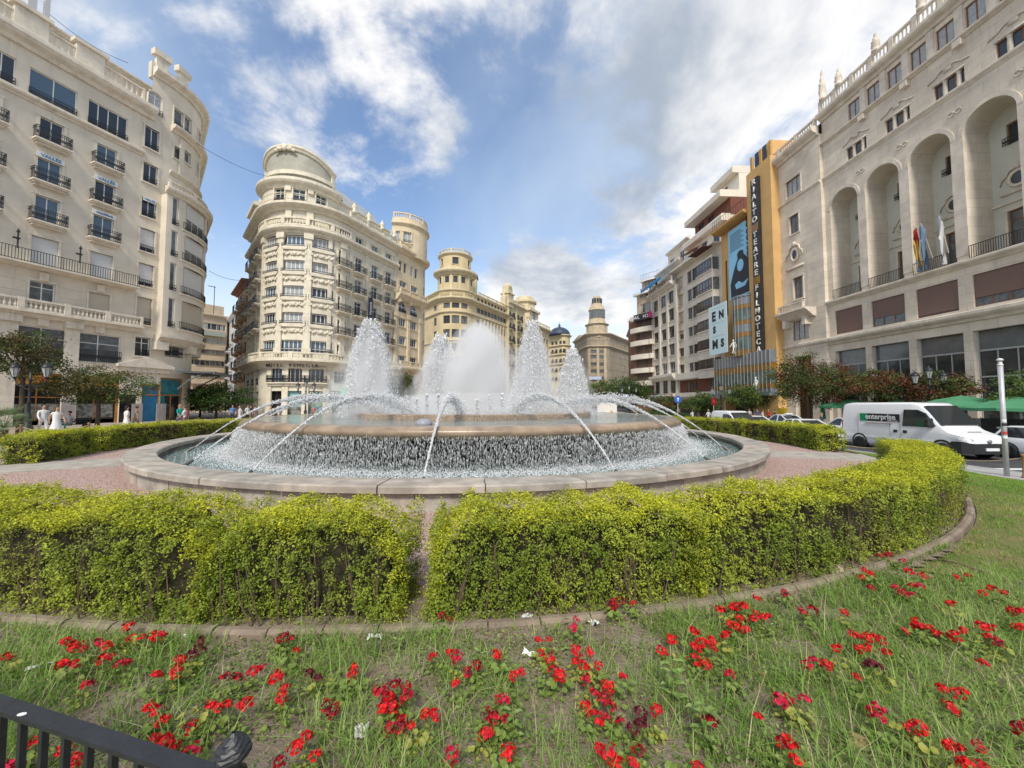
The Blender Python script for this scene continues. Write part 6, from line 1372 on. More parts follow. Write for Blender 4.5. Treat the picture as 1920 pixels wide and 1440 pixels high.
for z, d, h, nm in ((zl0 - .1, .55, .75, 'ledge'), (zl1 - .45, .40, .48, 'arcade_ledge'), (zc1 - .1, .22, .4, 'string_course'), (zt0 - .32, .35, .34, 'sill_course'), (zTopc - .1, .7, .85, 'main_cornice')): L_.sweep(nm, z, prof(d, h), sM if nm != 'ledge' else 0)
zbal = zTopc + .75; L_.balustrade(zbal, sM, path.L - .1, .15, 1.25, step=.3, pier=pitch / 2 * 1.0)
c = sM + .4; i = 0
while c < path.L:
    h = 1.9 if i else 3.4; b = MB(); b.lathe([(.30, 0), (.30, .25), (.2, .3), (.32, h * .25), (.26, h * .45), (.30, h * .5), (.16, h * .55), (.20, h * .65), (.08, h * .75), (.12, h * .8), (0, h)], (0, -.15, 1.25), 8); L_.place('finial', b.mesh('finial', M_lime2, True), c, zbal, 0); c += pitch * (.5 if i == 0 else 1.0) ; i += 1
L_.wall(zbal + .2, zbal + 1.9, sM + 3, None, -1.6, [], m=M_darkf, name='roof_screen', thick=.2)
# end pavilion
opsP = []; pw = lambda px, pt_, pb, w, **k: L_.win(path.S(px, (pt_ + pb) / 2), zr(px, pb), w, zr(px, pt_) - zr(px, pb), out=.35, ops=opsP, fm=M_wood, **k)
pw(1493, 334, 366, 2.0, nv=3, g=2, depth=.7, surround=.12); pw(1495, 403, 438, 1.25, nv=2, g=1, depth=.7, surround=.12); pw(1503, 519, 560, 1.25, nv=2, g=1, depth=.7, surround=.14); pw(1507, 600, 637, 2.1, nv=3, g=2, depth=.5); L_.ops.append((path.S(1512, 720), L_.base + .02, 2.2, zr(1512, 668) - L_.base, .5))
cP = path.S(1497, 478); zo = zr(1497, 478); b = MB(); b.lathe([(.72, 0), (.72, .16), (.45, .18), (.45, .0)], (0, 0, 0), 18); me = b.mesh('oval_frame', M_lime2, True); me.transform(Matrix.Rotation(math.pi / 2, 4, 'X')); o = L_.place('oculus', me, cP, zo, .36); o.scale = (.8, 1, 1.15); b = MB(); b.lathe([(.5, .05), (0, .05)], (0, 0, 0), 18, cap=False); me = b.mesh('pane', GLASS[0]); me.transform(Matrix.Rotation(math.pi / 2, 4, 'X')); obj('pane', me, o, world=False)
o = L_.place('scroll_ornament', cached('Lscroll', lambda: None), cP, zo - .1, .4); o.scale = (1.25, 1.3, 1.5)
zPt = zr(1480, 300); L_.wall(L_.base, zPt, 0, sM, .35, opsP + [q for q in L_.ops if q[0] < sM], depth=.5, name='pavilion_wall'); L_.sweep('pavilion_cornice', zPt - .15, prof(.8, 1.0), -0.0, sM, .35); L_.sweep('string_course', zr(1480, 385), prof(.2, .3), 0, sM, .35); L_.balustrade(zPt + .8, .2, sM - .2, .45, 1.0, step=.3)
zb = zr(1500, 588); L_.sweep('balcony_ledge', zb, [(0, -.8), (.35, -.7), (1.0, -.1), (1.25, 0), (1.25, .15), (0, .15)], path.S(1478, 580), path.S(1536, 575), .35); L_.balustrade(zb + .15, path.S(1482, 580), path.S(1530, 575), 1.35, .8, step=.26)
for px in (1486, 1524): L_.pilaster(path.S(px, 600), .45, zb - 1.5, zb - .6, .7, base_out=.35, name='console')
pe = path.p[-1]; ps = path.p[0]; L_.close(zTopc, [(pe.x + 22, pe.y), (ps.x + 22, ps.y)])
# gable side of the main block above the pavilion
a = path.P(sM, .0); b = MB(); b.add([(a.x, a.y, zPt), (a.x + 18, a.y, zPt), (a.x + 18, a.y, zTopc), (a.x, a.y, zTopc)], [(0, 1, 2, 3)]); L_.part('gable_wall', b, M_lime)
# flags
def flag(px, py, label, cols, lean, seed):
    c = path.S(px, py); z = zl1 + .9; base = path.P(c, .15, z); tip = path.P(c + lean, 1.3, z + 2.6); root = thing('flag', label, 'flag', tuple(base), 0, 'flags on the palace balcony'); b = MB(); b.tube([base, tip], .035, 6); obj('flagpole', b.mesh('flagpole', mat('pale pole', (.55, .53, .5), .5)), root)
    b = MB(); n, m_ = 9, 12; vs = []
    for j in range(m_ + 1):
        for i in range(n + 1):
            f = i / n; g_ = j / m_; p = tip.lerp(base, .04 + .34 * f) + Vector((.10 * math.sin(i * 1.5 + seed) + .05 * g_, .12 * math.cos(i * 1.9 + j * .3 + seed), -2.5 * g_ - (.35 * math.sin(f * 3) * g_))); vs.append(p)
    fs = [(j * (n + 1) + i, j * (n + 1) + i + 1, (j + 1) * (n + 1) + i + 1, (j + 1) * (n + 1) + i) for j in range(m_) for i in range(n)]; b.add(vs, fs); b.m = [(cols(i, j)) for j in range(m_) for i in range(n)]
    obj('cloth', b.mesh('cloth', [mat('flag yellow', (.55, .36, .05), .8), mat('flag red', (.50, .03, .03), .8), mat('flag blue', (.16, .24, .34), .8), mat('flag white', (.5, .5, .5), .8)], True), root)
flag(1736, 480, 'yellow and red striped flag with a blue end on the loggia rail', lambda i, j: 2 if j > 9 else i % 2, .35, 1); flag(1752, 478, 'pale blue and gold flag hanging between two others', lambda i, j: 0 if (2 < i < 6 and 3 < j < 8) else 2, .25, 2); flag(1782, 470, 'white flag hanging limp on the loggia rail', lambda i, j: 3, .4, 3)

# ---------------------------------------------------------------- orange theatre
M_orange = mat('orange render', (0.64, 0.40, 0.16), 0.85, var=.14, vscale=.5, stain=.22, stain_col=(.42, .24, .09)); M_orange2 = mat('orange trim', (0.55, 0.31, 0.10), 0.8, var=.15, vscale=1)
M_tgold = mat('amber glass band', (0.30, 0.15, 0.02), 0.15, spec=.6, var=.4, vscale=1.2); M_tgrey = mat('grey glass band', (0.19, 0.22, 0.25), 0.2, spec=.5, var=.2, vscale=1.5); M_tgreen = mat('greenish glass', (0.14, 0.21, 0.20), 0.08, spec=.6, var=.6, vscale=.9, vcol2=(.05, .08, .08)); M_chrome = mat('chrome mullion', (.55, .54, .50), .3, metal=.5)
path = rowline(1356, 1468, x32=31.6); Kt = Bld('theatre', 'orange art deco theatre with a tall shaft, vertical lettering and glass bands', path, M_orange, M_orange2, base=-.62)
sT = path.S(1417, 500); zk = lambda px, py: path.Z(px, py); zW = zk(1385, 418)
c = path.S(1363, 550); zb, zt = zk(1363, 592), zk(1363, 488); Kt.win(c, zb, .45, zt - zb, 1, 0, fm=M_darkf, g=1)
c = path.S(1408, 440); Kt.win(c, zk(1410, 540), 1.6, zk(1410, 425) - zk(1410, 540), 1, 0, fm=M_darkf, g=0)
zc = zk(1385, 736); Kt.ops.append((path.S(1400, 760), Kt.base + .02, path.L - .4, zc - Kt.base - .3, 1.5)); Kt.place('foyer_glass', MB().box(-path.L / 2 + .2, path.L / 2 - .2, 0, .1, 0, zc).mesh('foyer_glass', M_darkshop), path.L / 2, Kt.base, -1.4)
Kt.wall(Kt.base, zW, 0, sT); Kt.sweep('curved_canopy', zW, [(-.5, -.2), (1.2, -.1), (1.5, .1), (1.5, .35), (-.5, .4)], 0, sT); Kt.iron_run(zW + .4, .1, sT - .1, 1.3, 1.3, step=.5)
Kt.wall(zW, zk(1400, 345), 2.5, sT, -2.5, [], name='setback_wall', thick=5); 
# shaft
zS = zk(1440, 306); Kt.wall(Kt.base, zS, sT, path.L, .9, [q for q in Kt.ops if q[0] > 1e9], name='shaft_wall', thick=6); zU = zk(1446, 258)
cS = (sT + path.L) / 2; Kt.wall(zS, zk(1446, 275), sT + .8, path.L - .5, .3, [], name='shaft_crown', thick=5); Kt.wall(zk(1446, 275), zU, sT + 1.9, path.L - 1.2, -.2, [], name='shaft_crown', thick=4)
for f in (.3, .62): Kt.place('crown_window', MB().box(-.3, .3, -.05, .05, 0, 1.9).mesh('crown_window', GLASS[0]), sT + (path.L - sT) * f, zk(1446, 296), .34)
for dx in (-1.6, 0, 1.6): Kt.pilaster(cS + dx, .35, zS, zk(1446, 268), .25, base_out=.3, name='crown_rib')
cs_ = path.S(1437, 500); zt, zb = zk(1437, 331), zk(1437, 664); hS = zt - zb; Kt.place('sign_strip', MB().box(-.62, .62, -.35, 0, 0, hS).mesh('sign_strip', mat('black sign strip', (.03, .028, .028), .4, var=.4, vscale=2)), cs_, zb, .9)
body = 'RIALTO#TEATRE#FILMOTECA'; st = hS / len(body)
for i, ch in enumerate(body):
    z = zt - (i + .5) * st
    if ch == '#': Kt.place('sign_panel', cached('spanel', lambda: MB().box(-.5, .5, -.40, -.34, -.45, .45).mesh('sign_panel', M_tgold)), cs_, z, .9)
    else: Kt.place('sign_letter', cached(('sl', ch), lambda: text_mesh(ch, st * 1.05, mat('pale sign letters', (.72, .70, .64), .4), .06, bold=.01)), cs_, z, 1.3)
# glass bands
zL0, zL1 = zk(1400, 738), zk(1400, 667)
lp = path; nb = [('grey_band', 0, .10, M_tgrey), ('amber_band', .10, .22, M_tgold), ('glass_band', .22, .52, M_tgreen), ('amber_band', .52, .70, M_tgold), ('grey_band', .70, 1.0, M_tgrey)]
for nm, a, e, m_ in nb: Kt.sweep(nm, zL0 + (zL1 - zL0) * a, [(0, .0), (1.6, .0), (1.6, (zL1 - zL0) * (e - a) - .03), (0, (zL1 - zL0) * (e - a) - .03)], .1, path.L - .1, m=m_)
n = 17
for i in range(n + 1): Kt.pilaster(.1 + (path.L - .25) * i / n + .03, .06, zL0, zL1 + .02, .05, M_chrome, base_out=1.6, name='mullion')
Kt.sweep('canopy', zL0 - .35, [(0, 0), (1.9, 0), (1.9, .33), (0, .33)], 0, path.L, m=M_tgrey)
# rounded glass bay
b0, b1 = path.S(1390, 620), path.S(1424, 620); zB0, zB1 = zk(1410, 668), zk(1410, 558); hb = zB1 - zB0; pb_ = path.P((b0 + b1) / 2, .2); rb = (b1 - b0) / 2
for a, e, m_, nm in ((0, .10, M_tgold, 'amber_band'), (.10, .32, M_tgreen, 'glass_band'), (.32, .40, M_tgold, 'amber_band'), (.40, .53, M_tgrey, 'grey_band'), (.53, .60, M_tgold, 'amber_band'), (.60, .80, M_tgreen, 'glass_band'), (.80, .87, M_tgold, 'amber_band'), (.87, 1.0, M_tgrey, 'grey_band')):
    b = MB(); b.lathe([(rb, zB0 + hb * a + .01), (rb, zB0 + hb * e - .01)], (pb_.x, pb_.y, 0), 24); Kt.part(nm, b, m_)
b = MB(); b.lathe([(rb + .08, zB1), (rb + .08, zB1 + .25), (0, zB1 + .3)], (pb_.x, pb_.y, 0), 24); Kt.part('bay_cap', b, M_tgrey)
for i in range(9):
    a = math.pi + (i - 4) * .32; b = MB(); x, y = pb_.x + (rb + .02) * math.cos(a), pb_.y + (rb + .02) * math.sin(a); b.box(x - .03, x + .03, y - .03, y + .03, zB0, zB1); Kt.part('mullion', b, M_chrome)
# posters
M_pblue = mat('light blue poster', (0.27, 0.58, 0.80), 0.6); M_pale2 = mat('pale aqua poster', (0.60, 0.77, 0.80), 0.6); M_ink = mat('poster ink', (0.025, 0.028, 0.035), 0.6)
s0, s1 = path.S(1371, 500), path.S(1419, 480); z0, z1 = zk(1392, 556), zk(1392, 420); w, h = s1 - s0, z1 - z0; c = (s0 + s1) / 2
po = thing('blue_poster', 'large light blue theatre poster with a dark hooded figure, hung on the orange wall', 'poster', tuple(path.P(c, .3, z0)), path.ang(c)); obj('sheet', MB().box(-w / 2, w / 2, -.05, 0, 0, h).mesh('sheet', M_pblue), po, world=False)
fig = [(-.42, .02), (.46, .02), (.44, .16), (.46, .26), (.40, .38), (.30, .46), (.20, .52), (.12, .56), (.10, .62), (-.06, .64), (-.14, .60), (-.12, .54), (-.22, .46), (-.32, .36), (-.44, .22)]
obj('figure', MB().prism([(x * w, z * h) for x, z in fig], -.07, -.052).mesh('figure', M_ink), po, world=False); obj('pale_patch', MB().prism([(x * w, z * h) for x, z in [(-.20, .12), (.15, .12), (.28, .20), (.05, .17), (-.1, .22), (-.25, .19)]], -.085, -.072).mesh('pale_patch', M_pblue), po, world=False)
b = MB(); [b.ellipsoid((w * -.02, -.072, h * .43), (w * .13, .012, h * .085), 12, 6)]; obj('pale_face', b.mesh('pale_face', M_pblue), po, world=False)
b = MB(); [b.box(-w * .42, w * (.02 + .06 * ((i * 7) % 3)), -.06, -.052, h * (.92 - i * .022), h * (.928 - i * .022)) for i in range(12)]; obj('small_print', b.mesh('small_print', M_ink), po, world=False)
me = text_mesh('escoltem', w * .36, M_ink, .01, bold=.06); me.transform(Matrix.Rotation(math.pi / 2, 4, 'Y')); o = obj('lettering', me, po, world=False); o.location = (w * .36, -.07, h * .70)
s0, s1 = path.S(1358, 620), path.S(1394, 610); z0, z1 = zk(1376, 664), zk(1376, 571); w, h = s1 - s0, z1 - z0; c = (s0 + s1) / 2
po = thing('pale_poster', 'pale aqua poster with block letters EN SMS hung beside the glass bay', 'poster', tuple(path.P(c, 2.2, z0)), path.ang(c)); obj('sheet', MB().box(-w / 2, w / 2, -.05, 0, 0, h).mesh('sheet', M_pale2), po, world=False)
for t, x, z, sz in (('E', -.2, .77, .42), ('N', .22, .77, .34), ('S', -.18, .50, .30), ('M', -.16, .20, .40), ('S', .24, .20, .34)): o = obj('lettering', text_mesh(t, sz * w, M_ink, .01, bold=.02 * w), po, world=False); o.location = (x * w, -.06, z * h)
for i, z in enumerate((.93, .63, .36)):
    o = obj('small_print', MB().box(-.35 * w, .35 * w, -.058, -.052, z * h, z * h + .05).mesh('small_print', mat('grey print', (.35, .42, .44), .6)), po, world=False)
Kt.close(zW, [(path.p[-1].x + 20, path.p[-1].y), (path.p[0].x + 20, path.p[0].y)])

# ---------------------------------------------------------------- stepped white block with bay windows
M_whiteJ = mat('off-white render', (0.74, 0.68, 0.58), 0.85, var=.15, vscale=.5, stain=.25, stain_col=(.44, .38, .30)); M_brick = mat('dark red brick', (0.20, 0.075, 0.05), 0.85, joints=(.5, .2, .03, .8, .6))
path = rowline(1268, 1356, x32=32.0); J = Bld('stepped_block', 'off-white stepped apartment block with brown corner bay windows', path, M_whiteJ, M_whiteJ, base=-.62)
zj = lambda py: path.Z(1299, py); rj = [(528, 505), (562, 540), (597, 575), (630, 612), (664, 647), (699, 680)]
for k, (pb, pt_) in enumerate(rj):
    zb, zt = zj(pb), zj(pt_)
    for px in (1295, 1304): J.win(path.S(px, 600), zb, 1.35, zt - zb, 2, 0, fm=M_brown, g=rnd.choice((0, 1)), surround=.1)
    J.win(path.S(1276, 600), zb, 2.3, zt - zb, 2, 0, fm=M_brown, g=0, blind=rnd.choice((0, .4, .9)), bm=M_tblind, surround=.1)
bj0, bj1 = path.S(1319, 600), path.S(1350, 600); zJb = lambda py: path.Z(1335, py)
J.wall(zJb(694) - 1.2, zJb(484), bj0, bj1, 1.0, [], name='bay_wall')
for pb, pt_ in ((511, 489), (548, 526), (583, 562), (620, 600), (656, 637), (692, 674)):
    zb, zt = zJb(pb), zJb(pt_); J.win((bj0 + bj1) / 2, zb, bj1 - bj0 - .3, zt - zb, 5, .3, fm=M_brown, g=rnd.choice((0, 1)), out=1.22, cut=False, fw=.12); J.sweep('bay_sill', zb - .15, [(0, 0), (.16, 0), (.16, .14), (0, .14)], bj0, bj1, 1.0)
    e = path.P(bj1, .5, zb); o = obj('bay_side_window', cached(('bsw', round(zt - zb, 1)), lambda: MB().box(-.05, .05, -.45, .45, 0, zt - zb).mesh('bay_side_window', GLASS[1])), J.root); o.location = e + Vector((0, -.03, 0)); o.rotation_euler = (0, 0, path.ang(1))
zt = zj(492); J.wall(J.base, zt, 0, path.L); J.sweep('eaves', zt - .1, [(0, 0), (1.3, .1), (1.3, .35), (0, .35)]); J.sweep('band', zj(707), [(0, -.3), (.9, -.3), (.9, .8), (0, .8)])
J.sweep('brick_band', zj(738), [(0, 0), (.06, 0), (.06, zj(712) - zj(738)), (0, zj(712) - zj(738))], .3, path.L - .2, m=M_brick)
for px in (1293, 1304, 1338, 1346): J.win(path.S(px, 725), zj(735), 1.1, zj(716) - zj(735), 1, 0, fm=M_brown, g=0, out=.28, cut=False)
J.sweep('lower_ledge', zj(744), [(0, 0), (1.0, 0), (1.0, .7), (0, .7)]); J.ops.clear(); J.place('shopfronts', MB().box(-path.L / 2 + .3, path.L / 2 - .3, -.12, -.06, 0, zj(750) - J.base).mesh('shopfronts', M_darkshop), path.L / 2, J.base, 0)
# stepped top
c0 = path.S(1288, 500); z1 = zt + 3.4
def tier(z0, z1_, s0, s1, out, eave=1.0, m=None, wins=()):
    ops = []
    for f in wins: J.win(s0 + (s1 - s0) * f, z0 + .5, 1.6, min(1.9, z1_ - z0 - .9), 2, 0, fm=M_brown, g=0, out=out, ops=ops)
    J.wall(z0, z1_, s0, s1, out, ops, m=m, name='setback_wall', thick=8); J.sweep('eaves', z1_, [(-8.2, 0), (eave, .05), (eave, .9), (eave - .15, 1.1), (-8.2, 1.1)], max(s0 - .6, 0), s1, out)
tier(zt + .3, z1, 3.0, path.L, -1.0, .9, wins=(.2, .45, .75)); tier(z1 + .9, z1 + 3.6, c0, path.L, -1.6, 1.6, M_brick, (.2, .5)); zz_ = z1 + 4.7; tier(zz_, zz_ + 2.6, path.S(1315, 420), path.L, -3.0, 1.0, None, (.3,)); J.close(zt, [(path.p[-1].x + 20, path.p[-1].y), (path.p[0].x + 20, path.p[0].y)])
b = MB(); b.add([(-2, -2.0, 0), (2, -2.0, 0), (2, 0, .9), (-2, 0, .9)], [(0, 1, 2, 3)]); J.place('red_awning', b.mesh('red_awning', mat('faded red awning', (.34, .13, .10), .8)), path.S(1296, 490), zt + 1.6, -.9)
J.place('dark_awning', cached('daw', lambda: MB().prism([(0, 0), (bj1 - bj0, 0), (bj1 - bj0, .1), (0, .1)], -1.4, 0).mesh('dark_awning', mat('maroon awning', (.10, .035, .03), .8))), bj0, zJb(470), .9)

# ---------------------------------------------------------------- block with the blue awning
path = rowline(1222, 1267, x32=31.4); I_ = Bld('blue_awning_block', 'off-white block with three columns of brown windows and a bright blue awning', path, M_whiteJ, M_whiteJ, base=-.62); zi = lambda py: path.Z(1245, py); ci = [path.S(px, 600) for px in (1230.5, 1245, 1259.5)]
for pb, pt_ in ((577, 555), (608, 586), (639, 618), (670, 650), (702, 682)):
    for c in ci: I_.win(c, zi(pb), 2.0, zi(pt_) - zi(pb), 2, .3, fm=M_brown if pb < 700 else M_white, g=rnd.choice((0, 0, 1)), depth=.45, surround=.12)
for c in ci: I_.win(c, zi(738), 2.0, zi(714) - zi(738), 2, .3, fm=M_brown, g=0)
for k in range(4): I_.pilaster((ci[0] - (ci[1] - ci[0]) / 2) + k * (ci[1] - ci[0]), .55, zi(706), zi(548), .2)
zt = zi(545); I_.wall(I_.base, zt); I_.sweep('eaves', zt - .3, prof(1.0, 1.0)); I_.sweep('ledge', zi(709), [(0, -.6), (.5, -.4), (.9, .1), (.9, .5), (0, .5)]); I_.sweep('ledge', zi(748), prof(.8, .8))
I_.place('shopfronts', MB().box(-path.L / 2 + .3, path.L / 2 - .3, -.10, -.05, 0, 4.0).mesh('shopfronts', M_darkshop), path.L / 2, I_.base, 0)
ops = []; zu = zi(505)
for f in (.2, .5, .8): I_.win(path.L * f, zt + 1.0, 1.7, 2.0, 2, 0, g=0, out=-1.4, ops=ops)
I_.wall(zt, zu, 0, path.L, -1.4, ops, name='setback_wall', thick=8); I_.sweep('eaves', zu, prof(.7, .9), out=-1.4); ops = []
for f in (.3, .7): I_.win(path.L * f, zu + 1.2, 1.6, 2.0, 2, 0, g=0, out=-3, ops=ops)
I_.wall(zu + .5, zu + 4.2, 1.5, path.L, -3.0, ops, name='setback_wall', thick=8); I_.sweep('eaves', zu + 4.2, prof(.6, .6), 1.5, None, -3); I_.balustrade(zt + .6, .1, path.L - .1, .5, .9, step=.5)
b = MB(); w = path.L * .46
b.add([(-w, -2.2, 0), (w, -2.2, 0), (w, .6, 2.2), (-w, .6, 2.2), (-w, -2.2, -.5), (w, -2.2, -.5)], [(0, 1, 2, 3), (4, 5, 1, 0)]); I_.place('blue_awning', b.mesh('blue_awning', mat('bright blue canvas', (.01, .19, .46), .7)), path.L * .5, zt + 1.4, .2); I_.close(zt, [(path.p[-1].x + 20, path.p[-1].y), (path.p[0].x + 20, path.p[0].y)])

# ---------------------------------------------------------------- curved hotel with brown ribbon windows
big = Path([(rowx(140, 31), 140), (rowx(6, 31), 6)]); e = big.P(big.S(1222, 600)); c_ = Vector((e.x + 5.2, e.y + 6.5)); aa = 7.6; path = Path([(c_.x + 1.0, c_.y + 24), (c_.x - 5.2, c_.y + 7.6)] + arc_pts(c_, aa, 150, 228, 14) + [(e.x + .3, e.y)])
Hc = Bld('curved_hotel', 'curved hotel with white bands, brown ribbon windows and a dark name board', path, M_whiteJ, M_white, base=-.62); zh = lambda py: path.Z(1209, py); sa, sb = path.S(1190, 640), path.L
M_brnwall = mat('brown tile', (.22, .11, .07), .7, var=.2, vscale=2)
for pb, pt_ in ((615, 600), (641, 623), (666, 648), (692, 674), (716, 700), (738, 724)):
    zb, zt = zh(pb), zh(pt_); n = 7
    for i in range(n): Hc.win(sa + .6 + (sb - sa - 1.0) * (i + .5) / n, zb, (sb - sa - 1.0) / n - .05, zt - zb, 2, .35, fm=M_brown, g=rnd.choice((0, 1, 1)), out=.18, cut=False, fw=.12)
    Hc.sweep('white_band', zt + .1, [(0, 0), (.8, .0), (.8, zh(pt_ - 9) - zt), (0, zh(pt_ - 9) - zt)], sa - .4, sb, m=M_whiteJ)
zt = zh(590); Hc.wall(Hc.base, zt, m=M_brnwall); Hc.sweep('name_board', zh(601), [(0, 0), (1.0, 0), (1.0, zh(589) - zh(601)), (0, zh(589) - zh(601))], path.S(1195, 600), sb - .2, m=mat('dark board', (.02, .018, .025), .5)); Hc.curved_text('CASUAL HOTELES', .95, (path.S(1196, 600) + sb) / 2, zh(595), 1.06, mat('white board letters', (.7, .7, .7), .5), adv=.66, bold=.012)
b = MB(); b.lathe([(.7, 0), (.7, .1), (0, .12)], (0, 0, 0), 12); me = b.mesh('heart', mat('magenta spot', (.5, .02, .18), .5)); me.transform(Matrix.Rotation(math.pi / 2, 4, 'X')); Hc.place('board_emblem', me, (path.S(1196, 600) + sb) / 2 + 3.2, zh(595), 1.15)
ops = []
for i in range(4):
    for k in range(2): Hc.win(sa + 1 + (sb - sa - 2) * (i + .5) / 4, zt + .8 + 3.3 * k, 1.6, 2.0, 2, 0, g=rnd.choice((0, 2)), out=-1.2, ops=ops)
zu = zh(548); Hc.wall(zt, zu, sa - 1, sb, -1.2, ops, name='setback_wall', thick=5, m=M_beige); Hc.sweep('eaves', zu, [(-5, 0), (.9, .0), (.9, .5), (-5, .5)], sa - 1, sb, -1.2); ops = []
for i in range(4): Hc.win(sa + 1.5 + (sb - sa - 3) * (i + .5) / 4, zu + 1.0, 1.8, 2.2, 2, 0, g=2, out=-2.0, ops=ops)
Hc.wall(zu + .5, zh(522), sa, sb, -2.0, ops, name='setback_wall', thick=5, m=M_beige); Hc.sweep('eaves', zh(522), [(-5, 0), (.6, .0), (.6, .4), (-5, .4)], sa, sb, -2.0); Hc.iron_run(zh(522) + .4, sa + .3, sb, -1.6, 1.1, step=.5); Hc.close(zt, [(path.p[-1].x + 18, path.p[-1].y), (path.p[0].x + 18, path.p[0].y)])
# far red-brown house beyond it
q0, q1 = at_y(1178, 650, 150), at_y(1192, 650, 118); path = Path([(q0.x, 150), (q1.x, 118)]); Fr = Bld('brick_house', 'narrow red-brown house past the curved hotel', path, mat('red brown render', (.30, .15, .10), .85, var=.2, vscale=.6), M_beige, base=-.62); zf = lambda py: path.Z(1186, py)
for pb, pt_ in ((635, 625), (656, 646), (678, 668), (700, 690), (720, 711)):
    for f in (.15, .4, .65, .9): Fr.win(path.L * f, zf(pb), 1.6, zf(pt_) - zf(pb), 2, 0, g=0); Fr.grille(path.L * f, zf(pb), 1.9, .9, .3)
zt = zf(612); Fr.wall(Fr.base, zt); Fr.sweep('cornice', zt - .2, prof(.8, .9)); Fr.close(zt, [(q1.x + 14, 118), (q0.x + 14, 150)])
# ---------------------------------------------------------------- trees
M_bark = mat('bark', (0.10, 0.075, 0.055), 0.95, var=.4, vscale=8, bump=.8, bscale=25); M_tleaf = mat('tree leaves', attr='col', rough=0.55, spec=0.35, trans=0.25)
def tree(px, base_y, X=None, cz=4.5, rad=(2.0, 2.0, 1.4), label='', cols=None, n=5200, leaf=.13, z0=0.0, seed=0, trunk_r=.11, group=None, name='tree', lobes=15):
    r = np.random.default_rng(seed); x = X if X is not None else at_y(px, 760, base_y).x; root = thing(name, label, 'tree', (x, base_y, z0), 0, group)
    b = MB(); top = cz - z0; b.tube([(0, 0, 0), (.05, .03, (top - rad[2]) * .55), (-.03, .05, top - rad[2] * .6), (0, 0, top)], [trunk_r * 1.2, trunk_r, trunk_r * .85, trunk_r * .3], 8)
    ends = []
    for i in range(9):
        a = 6.283 * i / 9 + r.uniform(-.3, .3); q = Vector((math.cos(a) * rad[0] * r.uniform(.45, .8), math.sin(a) * rad[1] * r.uniform(.45, .8), top + rad[2] * r.uniform(-.4, .55))); s_ = Vector((0, .03, top - rad[2] * r.uniform(.5, .9))); b.tube([s_, s_.lerp(q, .5) + Vector((0, 0, .2)), q], [trunk_r * .5, trunk_r * .3, trunk_r * .1], 5)
    obj('trunk', b.mesh('trunk', M_bark, True), root, world=False)
    L = []                                                            # leaf clumps spread through an uneven crown
    nl = lobes * 6
    for i in range(nl):
        d = r.normal(0, 1, 3); d /= np.linalg.norm(d); f = r.uniform(.25, 1.0) ** .6 * (1 + .18 * r.normal()); L.append((d * f, r.uniform(.13, .30)))
    per = n // nl; P = []; N = []; C = []
    for d, s_ in L:
        c = np.array([d[0] * rad[0], d[1] * rad[1], d[2] * rad[2]]); sz = s_ * np.array(rad); q = r.normal(0, .55, (per, 3)); P.append(c + q * sz); N.append(q + np.array([0, 0, .8])); k = r.uniform(0, 1); m_ = cols[0] * (1 - k) + cols[1] * k
        if len(cols) > 2 and r.uniform() < .40: m_ = cols[2]
        C.append(np.repeat(m_[None], per, 0) * r.uniform(.65, 1.35, (per, 1)))
    P = np.concatenate(P); P[:, 2] += top
    obj('crown', leaf_mesh('crown', P, unit(np.concatenate(N)), leaf, leaf * .6, np.clip(np.concatenate(C), 0, 1), M_tleaf, .6), root, world=False)['kind'] = 'stuff'
    return root
GRN = [np.array([.045, .085, .018]), np.array([.12, .17, .03])]; DKG = [np.array([.025, .06, .012]), np.array([.07, .13, .02])]; RED = [np.array([.05, .085, .022]), np.array([.13, .15, .035]), np.array([.15, .055, .025])]; BRN = [np.array([.04, .075, .018]), np.array([.12, .15, .03]), np.array([.10, .075, .03])]; OLV = [np.array([.07, .12, .03]), np.array([.15, .22, .05])]
zat_ = lambda py, y: at_y(960, py, y).z
tree(38, 22.0, cz=zat_(664, 22), rad=(2.1, 2.0, 1.35), label='dark bushy tree beside the double lantern at the shop corner', cols=BRN, n=9000, seed=1, leaf=.12)
tree(183, 24.5, cz=zat_(722, 24.5), rad=(2.9, 2.4, 1.15), label='low spreading green tree in front of the amber shop fronts', cols=GRN + [np.array([.12, .10, .03])], n=9500, seed=2, leaf=.12)
tree(405, 44.0, cz=zat_(747, 44), rad=(3.6, 3.0, 1.6), label='dense dark clipped tree at the mouth of the side street', cols=DKG, n=8000, seed=3, leaf=.2, trunk_r=.14)
tree(375, 47.0, cz=zat_(752, 47), rad=(2.2, 2.0, 1.3), label='small dark clipped tree beside the glass canopy', cols=DKG, n=4500, seed=31, leaf=.2)
tree(755, 33.0, cz=zat_(733, 33), rad=(1.5, 1.5, 1.5), label='reddish brown tree seen through the spray before the turret house', cols=BRN, n=5500, seed=4, leaf=.13)
tree(1515, 34.5, cz=zat_(712, 34.5), rad=(3.4, 2.8, 2.3), label='big round red-green tree in front of the palace pavilion', cols=RED, n=15000, seed=5, z0=-.58, leaf=.15, trunk_r=.16)
tree(1592, 31.5, cz=zat_(726, 31.5), rad=(2.0, 2.0, 1.5), label='middle-sized red-green tree behind the closed green parasol', cols=RED, n=7500, seed=51, z0=-.58, leaf=.14)
tree(1655, 28.5, cz=zat_(727, 28.5), rad=(2.5, 2.2, 1.2), label='flat-topped red-green tree over the green parasols', cols=RED, n=9500, seed=6, z0=-.58, leaf=.13)
tree(1750, 26.5, cz=zat_(730, 26.5), rad=(2.2, 2.0, 1.1), label='reddish tree behind the triple lantern and the white van', cols=RED, n=8500, seed=61, z0=-.58, leaf=.13)
